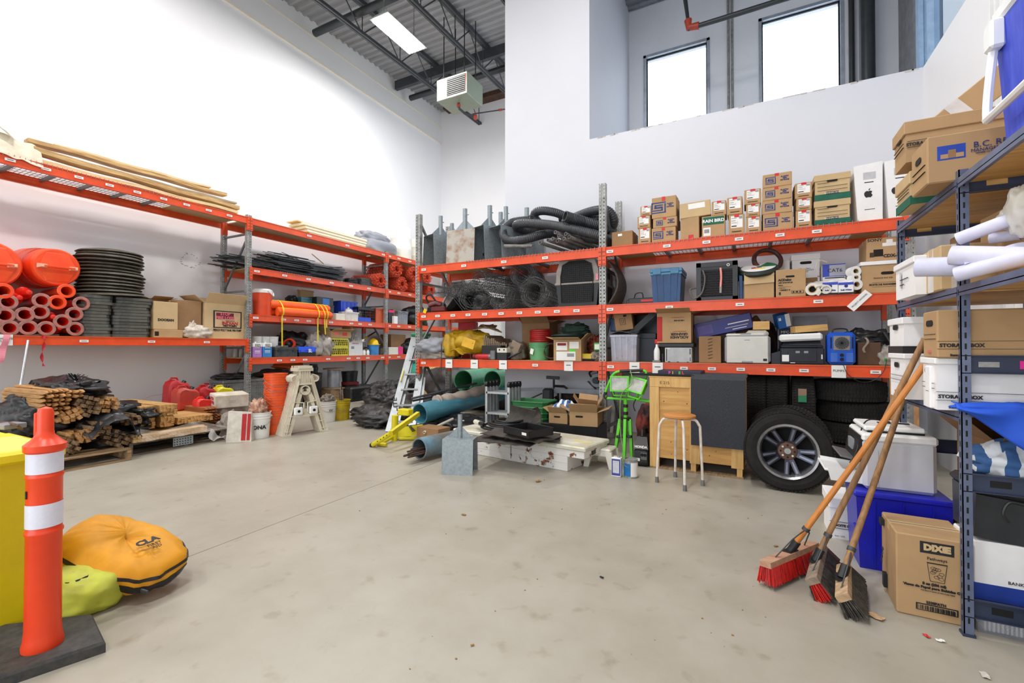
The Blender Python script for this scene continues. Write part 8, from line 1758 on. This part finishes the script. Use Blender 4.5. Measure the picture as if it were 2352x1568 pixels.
# blue cloth, lower things
bc=mat('blue_cloth',(36,92,216),.7,rgb2=(28,78,192),scale=4,bump=.25)
def clothf(u,v):
    e=.03+.34*u**1.2;x=SX-.03+.46*u;y=SY[1]-.06-.03*math.sin(v*PI)-.02*u;z=1.065-.03*u-e*v-.01*math.sin(u*9+v*4)
    return (x,y+.014*math.sin(u*13+v*5)+.05*(1-v)*(v <.01),z)
o=obj('blue_cloth',G().sheet(clothf,30,14,.004),bc,smooth=2);tag(o,'bright blue cloth hanging from the lower steel shelf','cloth')
heap('blue_cloth_fold','thick fold of bright blue cloth at the corner of the steel shelf','cloth',(SX+.17,SY[1]-.055,1.045),(.20,.022,.03),bc,.15,3,175,flat=False)
carton('large open brown carton inside the steel shelf behind the towel',((1.28,3.25,.45),.42,.40,0),.5,'card2','open');carton('brown carton lying under the large open one in the steel shelf',((1.26,3.25,0),.44,.44,0),.5,'card','taped')
heap('striped_towel','blue and white striped towel bundled behind the steel shelf brace','towel',(1.12,2.98,.70),(.17,.10,.10),tw,.25,3,177)
p=onY(2228,1200,2.95);t=thing('waste_bin','dark grey lidded bin tilted inside the steel shelf','bin',(1.07,3.02,.42),0,rot=(0,.12,0));obj('body',G().hexa([(-.13,-.12,0),(.12,-.12,0),(.12,.12,0),(-.13,.12,0)],[(-.15,-.14,.20),(.14,-.14,.20),(.14,.14,.20),(-.15,.14,.20)]),mat('charcoal_plastic',(54,56,58),.4),t)
obj('lid',G().cbox((0,0,.225),(.33,.31,.05),.02),'black',t)
carton('white and blue letter box standing under the dark grey bin',((1.07,3.02,.145),.26,.27,0),.24,'wbox','plain',[('f','r',0,0,1,.28,mat('letter_blue',(26,58,150),.6)),('s','r',0,0,1,.28,MATS['letter_blue']),('s','h',.5,.8,.08,.03),('f','t',.6,.36,.02,'BANKERS','ink')],name='letter_box')
t=tote('clear tub with standing white papers on the floor of the steel shelf',((1.09,3.0,0),.32,.14,0),.26,MATS['clear_tote'],None,name='file_tub',ribs=False)
for k in range(16):obj('paper_file',G().box(-.12+.015*k,-.11,.01,-.113+.015*k,.11,.125+.01*math.sin(k*2)),'offw',t)
carton('brown box at the right inside the steel shelf',((1.38,2.97,0),.22,.42,0),.25,'card2','plain');tag(obj('rubber_case',G().cbox((0,0,.17),(.30,.7,.34),.02),'blackr',loc=(1.33,2.32,0)),'black rubber case at the lower right edge of the picture','case')
o=obj('black_cable',G().tube(spline([onY(2352,1160,2.79),onY(2318,1155,2.79),onY(2304,1180,2.79),onY(2318,1200,2.79)],6),.006,6),'black',smooth=True);tag(o,'black cable looping in front of the steel shelf brace','cable')
for i in range(3):
    o=obj('timber_stick',G().bar((1.02+.07*i,4.55,.0),(1.10+.08*i,4.95,1.1),.03,.03),hw_);tag(o,['left','middle','right'][i]+' of three sticks leaning behind the large printer','stick','sticks behind the printer')
# printer on blue bin, white box, cup box
bb=mat('recycling_blue',(24,34,196),.35,rgb2=(18,24,168),scale=3)
A=onZ(1968,1303);t=thing('recycling_bin','bright blue recycling bin carrying the large printer','bin',(A.x+.22,A.y+.17,0));W,D,H=.44,.34,.455;g=G()
g.hexa([(-W*.46,-D*.46,0),(W*.46,-D*.46,0),(W*.46,D*.46,0),(-W*.46,D*.46,0)],[(-W/2,-D/2,H-.03),(W/2,-D/2,H-.03),(W/2,D/2,H-.03),(-W/2,D/2,H-.03)]);obj('body',g,bb,t)
obj('rim',G().cbox((0,0,H-.015),(W+.025,D+.025,.03),.008),bb,t);obj('front_foot',G().cbox((-W*.48,-D*.3,.20),(.02,.06,.08),.006),bb,t)
for u in (-.3,0,.3):obj('rib',G().bar((u*W,-D*.47,.02),(u*W,-D*.505,H-.04),.012,.008),bb,t)
A=onX(1985,1128,.63);t=thing('office_printer','large light grey office printer with a white scanner top, side towards the viewer','printer',(.80,A.y+.20,H+.002));W,D,Hh=.345,.40,.30;pg=mat('office_grey',(200,200,206),.45,var=.02)
obj('body',G().cbox((0,0,Hh*.5),(W,D,Hh),.02),pg,t);obj('top_body',G().cbox((0,0,Hh+.012),(W+.01,D+.01,.05),.012),'white',t);obj('scanner_lid',G().cbox((-.01,.02,Hh+.062),(W*.86,D*.84,.03),.01),'white',t);obj('lid_gap',G().box(-W*.4,-D*.36,Hh+.036,W*.38,D*.4,Hh+.048),'dark',t)
obj('lid_handle',G().cbox((.02,.02,Hh+.080),(.16,.03,.006),.002),'black',t);obj('control_panel',G().hexa([(-W/2-.035,-D*.42,Hh*.55),(-W/2,-D*.42,Hh*.5),(-W/2,D*.42,Hh*.5),(-W/2-.035,D*.42,Hh*.55)],[(-W/2-.01,-D*.42,Hh*1.05),(-W/2+.01,-D*.42,Hh*1.08),(-W/2+.01,D*.42,Hh*1.08),(-W/2-.01,D*.42,Hh*1.05)]),'black',t)
obj('screen',G().box(-W/2-.034,-.06,Hh*.7,-W/2-.020,.06,Hh*.92),lg2,t);obj('output_tray',G().cbox((-W/2-.07,0,Hh*.40),(.14,D*.8,.012),.004),'brace',t,rot=(0,.2,0));obj('paper_tray',G().cbox((-W/2-.10,0,Hh*.14),(.20,D*.8,.014),.004),'white',t,rot=(0,.12,0))
for s in (-1,1):obj('tray_side',G().hexa([(-W/2-.16,s*D*.4-.006,Hh*.08),(-W/2,s*D*.4-.006,0.02),(-W/2,s*D*.4+.006,0.02),(-W/2-.16,s*D*.4+.006,Hh*.08)],[(-W/2-.18,s*D*.4-.006,Hh*.36),(-W/2,s*D*.4-.006,Hh*.3),(-W/2,s*D*.4+.006,Hh*.3),(-W/2-.18,s*D*.4+.006,Hh*.36)]),'white',t)
obj('side_seam',G().box(W*.0-.10,-D/2-.0012,0.01,-.098,-D/2-.0002,Hh*.8),lg2,t);obj('cable',G().tube(spline([(-.0,0,Hh+.09),(-.12,-.05,Hh+.10),(-.17,-.1,Hh+.02),(-.2,-.18,Hh*.75),(-.24,-.2,Hh*.5)],6),.004,6),'black',t,True)
A=onZ(1902,1234);carton('white storage box on the floor left of the blue bin',((A.x+.15,A.y+.16,0),.28,.28,0),.32,'wbox','lid',[('f','t',.42,.34,.022,'BOITE DE RANGE','ink',dict(bold=.001)),('f','r',0,.42,1,.43,'ink'),('f','r',0,.26,1,.27,'ink'),('s','h',.5,.7,.09,.03),('f','t',.2,.08,.014,'Item 1270','ink')])
carton('brown carton lying behind the blue bin beside the steel post',((1.02,3.55,0),.3,.3,.2),.3,'card','taped')
A=onZ(2063,1406);B=onZ(2243,1446);d=B-A;Wd=d.length;Hd=onY(2063,1222,A.y).z
t=carton('brown DIXIE paper cup carton standing in front of the blue bin',((A+B)/2+Vector((.0,.165,0)),Wd,Hd,math.atan2(d.y,d.x)),.33,'card','taped',[('f','r',.32,.80,.76,.94,'ink','name_band'),('f','t',.54,.87,.040,'DIXIE','card3',dict(bold=.003)),('f','t',.54,.74,.020,'Pathways','ink'),('f','t',.50,.43,.016,'8 oz (236 ml)','ink',dict(bold=.001)),('f','t',.46,.385,.015,'Vasos de Papel para Bebidas C','ink',dict(bold=.001,width=Wd*.74)),('f','t',.54,.345,.007,'THIS BOX IS MADE OF RECYCLED FIBRE','ink'),('f','t',.52,.205,.016,'2338PATH','ink',dict(bold=.0008)),('f','r',.26,.10,.80,.18,'ink','barcode'),('f','r',.28,.11,.78,.17,'card','barcode')]+[('f','r',.285+.022*k,.115,.292+.022*k+.004*(k %3),.165,'ink','barcode_line') for k in range(22)]+[('s','r',.3,.08,.42,.26,'ink'),('s','r',.08,.86,.24,.94,'ink'),('s','t',.35,.5,.05,'Dixie','ink',dict(roll=1.2))])
g=G();T=Matrix.Translation(((.54-.5)*Wd,-.167,Hd*.47))@Matrix.Rotation(R90,4,'X');P=[(-.026,0),(.026,0),(.036,.085),(-.036,.085)]
for a,b in zip(P,P[1:]+P[:1]):g.bar(T@Vector((*a,0)),T@Vector((*b,0)),.002,.0015)
for k in range(9):a=k*.7;c_=Vector((.016*math.cos(a*1.9),.04+.024*math.sin(a*1.3),0));g.tube([T@(c_+Vector((.010*math.cos(q),.007*math.sin(q),0))) for q in [PI*j/4 for j in range(8)]],.0008,4,closed=True)
g.bar(T@Vector((-.038,.088,0)),T@Vector((.038,.088,0)),.004,.0015);obj('printed_cup',g,'ink',t)
# brooms
def broom(label,c0,c1,tip,hm,blockm,m1,m2,seed,dn,wb=.062):
    """c0, c1: ends of the block's top edge in space; tip: upper end of the handle"""
    c0,c1,tip=Vector(c0),Vector(c1),Vector(tip);mid=(c0+c1)/2;ax=(c1-c0).normalized();n=(tip-mid).normalized();dn=Vector(dn);dn=(dn-ax*dn.dot(ax)).normalized();sd_=ax.cross(dn);L=(c1-c0).length
    t=thing('push_broom',label,'broom',(0,0,0),0,'brooms leaning on the steel shelf')
    obj('block',G().hexa([c0-sd_*wb/2,c1-sd_*wb/2,c1+sd_*wb/2,c0+sd_*wb/2],[c0-sd_*wb/2+dn*.032,c1-sd_*wb/2+dn*.032,c1+sd_*wb/2+dn*.032,c0+sd_*wb/2+dn*.032]),blockm,t)
    rnd=random.Random(seed);hits=[]
    for nm,mm,n_,sp in (('bristles',m1,420,0),('outer_bristles',m2,260,1)):
        g=G()
        for k in range(n_):
            u=rnd.random();v=rnd.uniform(-.46,.46) if sp==0 else rnd.choice((-.49,.49));r_=c0+(c1-c0)*u+sd_*v*wb+dn*.03;l=rnd.uniform(.082,.095);e_=r_+dn*l+sd_*v*.03+ax*((u-.5)*.03+rnd.uniform(-.006,.006))
            if e_.z <.002:e_=Vector((e_.x,e_.y,.002))+sd_*.01
            g.bar(r_,e_,.0042,.0042)
        q=obj(nm,g,mm,t);q['kind']='stuff'
    obj('handle',G().tube([mid+n*.01,mid+(tip-mid)*.5+Vector((0,0,-.004)),tip],.0155,12),hm,t,True);obj('socket',G().tube([mid,mid+n*.07],.022,12),'black',t,True);obj('socket_foot',G().bar(mid-ax*.04-dn*.002,mid+ax*.04-dn*.002,.05,.008),'black',t)
    obj('collar',G().tube([mid+n*.15,mid+n*.17],.020,10),'steel',t,True)
    for s in (-1,1):obj('brace_wire',G().tube([mid+n*.16,mid+n*.11+ax*s*L*.18,mid+ax*s*L*.30],.0035,6),'steel',t,True)
    return t
rb=mat('red_bristle',(206,34,24),.5,rgb2=(170,20,18),scale=30);kb=mat('black_bristle',(34,32,30),.6,rgb2=(84,78,70),scale=40)
h1=wood('honey_handle',(206,134,60),(188,114,46),3,.35,axis=2);h2=wood('worn_handle',(172,128,80),(128,94,62),5,.6,axis=2);b1=wood('broom_block_pink',(196,156,128),(170,124,98),4);b2=wood('broom_block_grey',(160,142,122),(112,98,84),5);b3=wood('broom_block_tan',(196,168,132),(160,128,96),5)
q0=lambda px,py,z:onZ(px,py,z)
broom('push broom with red bristles and shiny honey coloured handle',q0(1757,1289,.14),q0(1868,1243,.14),onX(2138,817,SX-.03),h1,b1,rb,rb,1,(.04,-.10,-1))
broom('push broom with grey block and mixed black and red bristles',q0(1862,1328,.11),q0(1882,1250,.13),onX(2124,778,SX-.01),h2,b2,rb,kb,2,tuple(RT*.62+Vector((0,0,-.72))))
broom('push broom with tan block and dark bristles, rightmost of the brooms',q0(1932,1366,.11),q0(1934,1292,.13),onX(2096,850,SX-.0),h2,b3,kb,kb,3,tuple(RT*.62+Vector((0,0,-.72))))
# ================================================================ LEFT FOREGROUND
zB=.05;P=[onZ(px,py,zB) for px,py in [(243,1471),(213,1408),(-60,1440),(-330,1540),(-330,1700),(0,1552)]]
P=P[::-1];o_=onZ(98,1482,zB)
t=thing('delineator_post','orange delineator post with two white reflective bands on a black rubber base','traffic post',(o_.x,o_.y,0))
n=len(P);c=sum(P,Vector())/n;vs=[((p.x-c.x)*1.0+c.x-o_.x,(p.y-c.y)*1.0+c.y-o_.y,0) for p in P]+[(p.x-o_.x,p.y-o_.y,zB*.75) for p in P]+[((p.x-c.x)*.975+c.x-o_.x,(p.y-c.y)*.975+c.y-o_.y,zB) for p in P]
g=G();g.add(vs,[tuple(range(n))[::-1],tuple(range(2*n,3*n))]+[(k,(k+1) %n,(k+1) %n+n,k+n) for k in range(n)]+[(n+k,n+(k+1) %n,2*n+(k+1) %n,2*n+k) for k in range(n)]);obj('rubber_base',g,mat('flecked_rubber',(48,50,52),.75,rgb2=(74,70,66),scale=30,bump=.3),t)
Hp=onY(98,932,o_.y).z;r=.058
oo=mat('post_orange',(244,74,30),.35,rgb2=(232,62,24),scale=3)
zpost=lambda py:onY(98,py,o_.y).z
q1,q2=zpost(1216),zpost(1089)
pr=[(r*1.14,zB),(r*1.16,zB+.015),(r*1.06,zB+.04),(r,zB+.08),(r*.98,q1-.012),(r*1.06,q1-.004),(r*1.06,q1+.004),(r*.98,q1+.012),(r*.98,q2-.010),(r*1.05,q2-.003),(r*1.05,q2+.003),(r*.98,q2+.010),(r*.98,Hp-.195),(r*1.16,Hp-.185),(r*1.18,Hp-.16),(r*.8,Hp-.14),(r*.52,Hp-.12),(r*.47,Hp-.10),(r*.46,Hp-.025),(r*.36,Hp-.008),(.001,Hp)]
obj('post',G().lathe(pr,40),oo,t,True);obj('grip_lug',G().cbox((-.012,-.022,Hp-.09),(.012,.02,.13),.004),oo,t)
rf=mat('reflective_white',(226,226,240),.3,var=.02,scale=60)
for k,(a,b) in enumerate(((1203,1150),(1081,1032))):
    z0_,z1_=zpost(a),zpost(b);obj('reflective_band',G().lathe([(r*1.005,z0_),(r*1.012,z0_),(r*1.012,z1_),(r*1.005,z1_)],40,caps=False),rf,t,True)
tag_=obj('black_mark',G().box(-.0,-r*1.03,zpost(1135),.012,-r*.99,zpost(1118)),'ink',t)
# yellow bin
A=onZ(100,1430);t=thing('wheelie_bin','yellow plastic bin with a lid at the left edge of the picture','bin',(A.x,A.y,0));by_=mat('bin_yellow',(240,222,20),.4,rgb2=(226,204,20),scale=2);Hb=.80;w2,d2=.60,.70
obj('body',G().hexa([(-w2,-d2,.02),(-.03,-d2,.02),(-.03,-.03,.02),(-w2,-.03,.02)],[(-w2,-d2,Hb),(.02,-d2,Hb),(.02,.0,Hb),(-w2,.0,Hb)]),by_,t)
obj('lid_rim',G().cbox((-w2/2+.03,-d2/2+.0,Hb+.02),(w2+.10,d2+.10,.055),.012),by_,t);obj('lid',G().hexa([(-w2,-d2,Hb+.045),(.04,-d2,Hb+.045),(.04,.03,Hb+.045),(-w2,.03,Hb+.045)],[(-w2+.06,-d2+.05,Hb+.10),(-.08,-d2+.05,Hb+.10),(-.08,-.08,Hb+.10),(-w2+.06,-.08,Hb+.10)]),by_,t)
obj('wheel',G().lathe([(.001,-.02),(.06,-.02),(.06,.02),(.001,.02)],20,Matrix.Translation((-w2+.05,-.1,.06))@Matrix.Rotation(R90,4,'X')),'black',t)
p=onZ(28,985,Hb+.105);tag(obj('metal_tag_box',G().cbox((0,0,.014),(.10,.09,.026),.003),mat('dull_metal_box',(140,140,150),.45,.3),loc=p+Vector((-.04,0,0)),rot=(0,0,.2)),'small flat grey metal box lying on the yellow bin lid','box')
o=obj('dark_straps',G().tube(spline([onZ(-20,975,Hb+.11),onZ(10,970,Hb+.12),onZ(35,975,Hb+.135),onZ(50,985,Hb+.10)],5),.006,6),mat('dark_wood',(90,56,40),.6),smooth=True);tag(o,'dark brown stick lying across the grey metal box','stick')
# bags
yb_=mat('yellow_bag_fabric',(226,154,12),.6,rgb2=(196,136,20),scale=6,bump=.25,thr=(.25,.6));lb_=mat('lime_bag_fabric',(198,206,66),.6,rgb2=(170,170,70),scale=5,bump=.25)
c=onZ(282,1274,.185)
t=thing('gear_bag','yellow zipped equipment bag lying on the lime green bag','bag',c,0,rot=(.16,.27,.42))
def bagp(u,v,s=1.0):
    th=2*PI*u;ph=PI*(v-.5);cx,sx=math.cos(th),math.sin(th);k=1+.05*noise.noise(Vector((cx*2.2,sx*2.2,v*3)))+.05*noise.noise(Vector((cx*5,sx*5,v*6)))
    return Vector((.325*math.copysign(abs(cx)**.8,cx)*math.cos(ph)**.55*k,.20*math.copysign(abs(sx)**.75,sx)*math.cos(ph)**.55*k,.125*math.sin(ph)*k*(1-.25*cx)))*s
obj('body',G().sheet(lambda u,v:tuple(bagp(u,v)),72,30),yb_,t,True)
for v0,w_,nm in ((.44,.13,'black_webbing'),(.60,.05,'zip_band')):
    obj(nm,G().sheet(lambda u,v:tuple(bagp(u,v0+w_*(v-.5),1.012)),72,2,.003),'black',t,True)
text('CLA',.055,t,'ink',(.13,.0,.128),'t',1.2,bold=.003);text('FIRST\nAID',.028,t,'ink',(.18,.0,.122),'t',1.2)
obj('zip_pull',G().cbox((.29,-.165,-.0),(.04,.01,.02),.003),'steel',t);obj('buckle',G().cbox((-.04,-.205,-.03),(.05,.03,.03),.006),mat('dark_wood',(90,56,40),.6),t)
c=onZ(180,1390,.0);t=thing('lime_bag','dirty lime green fabric bag slumped behind the delineator post','bag',c,.45)
obj('body',G().blob((0,0,.092),(.22,.17,.128),.10,2.0,8,64,36,True,.85,.5),lb_,t,2);obj('strap_loop',G().tube(spline([(.0,-.10,.19),(.07,-.13,.18),(.11,-.11,.185),(.12,-.07,.19),(.05,-.08,.205)],6),.007,6),'black',t,True)
obj('black_patch',G().cbox((-.04,.0,.185),(.07,.05,.02),.005),'black',t,rot=None);obj('strap_patch',G().cbox((.15,-.05,.13),(.05,.06,.04),.01),'black',t)
# floor litter
lf=mat('dry_leaf',(150,112,56),.8)
for i,(px,py,s,m_,l) in enumerate(((1065,1183,.018,lf,'small brown crumb on the open floor'),(1237,1106,.03,lf,'brown leaf before the truck toolbox'),(2010,1418,.035,mat('torn_card',(196,160,120),.8),'torn scrap of cardboard before the cup carton'),(1782,1255,.014,lf,'small brown nut beside the red broom'),(2128,1462,.014,'red','tiny red plastic scrap on the floor'),(2160,1473,.016,'lab','tiny white paper scrap on the floor'),(2262,1553,.02,mat('clear_scrap',(210,204,196),.3),'clear wrapper scrap at the bottom right'),(1382,1327,.012,'dark','dark splinter in the middle of the floor'),(1085,1483,.008,lf,'thin brown straw at the bottom of the floor'),(1300,942+105,.0,lf,''),(545,1007,.03,MATS['torn_plaster'],'yellow crumb before the white bucket'))):
    if not l:continue
    p=onZ(px,py);o=obj('floor_scrap',G().sheet(lambda u,v:((u-.5)*s*2,(v-.5)*s*1.2,.004+.25*s*abs(math.sin(u*4+v*3+i))),5,4,.001),m_,loc=p,rot=(0,0,i*1.3));tag(o,l,'scrap')
g=G()
for i in range(46):
    px,py=random.uniform(960,1500),random.uniform(1090,1200) if random.random() <.6 else random.uniform(1200,1540);p=onZ(px+random.uniform(-300,500),py);q=random.uniform(.002,.005);g.cbox((p.x,p.y,q*.5),(q*2,q*1.4,q),.001)
o=obj('floor_grit',g,lf);o['kind']='stuff';tag(o,'specks of grit scattered over the concrete floor','grit')
# small marks on walls
g=G()
for i in range(24):
    a=2*PI*i/24;y=onX(437,600,XW).y;z=onX(437,598,XW).z
    if random.random() <.8:g.cbox((XW+.001,y+.16*math.cos(a)+random.uniform(-.02,.02),z+.13*math.sin(a)+random.uniform(-.02,.02)),(.002,random.uniform(.01,.04),.008),.0005)
o=obj('wall_scuff',g,mat('scuff_grey',(120,118,116),.8));o['kind']='stuff';tag(o,'ring of dark scuff marks on the left wall behind the rack','mark')
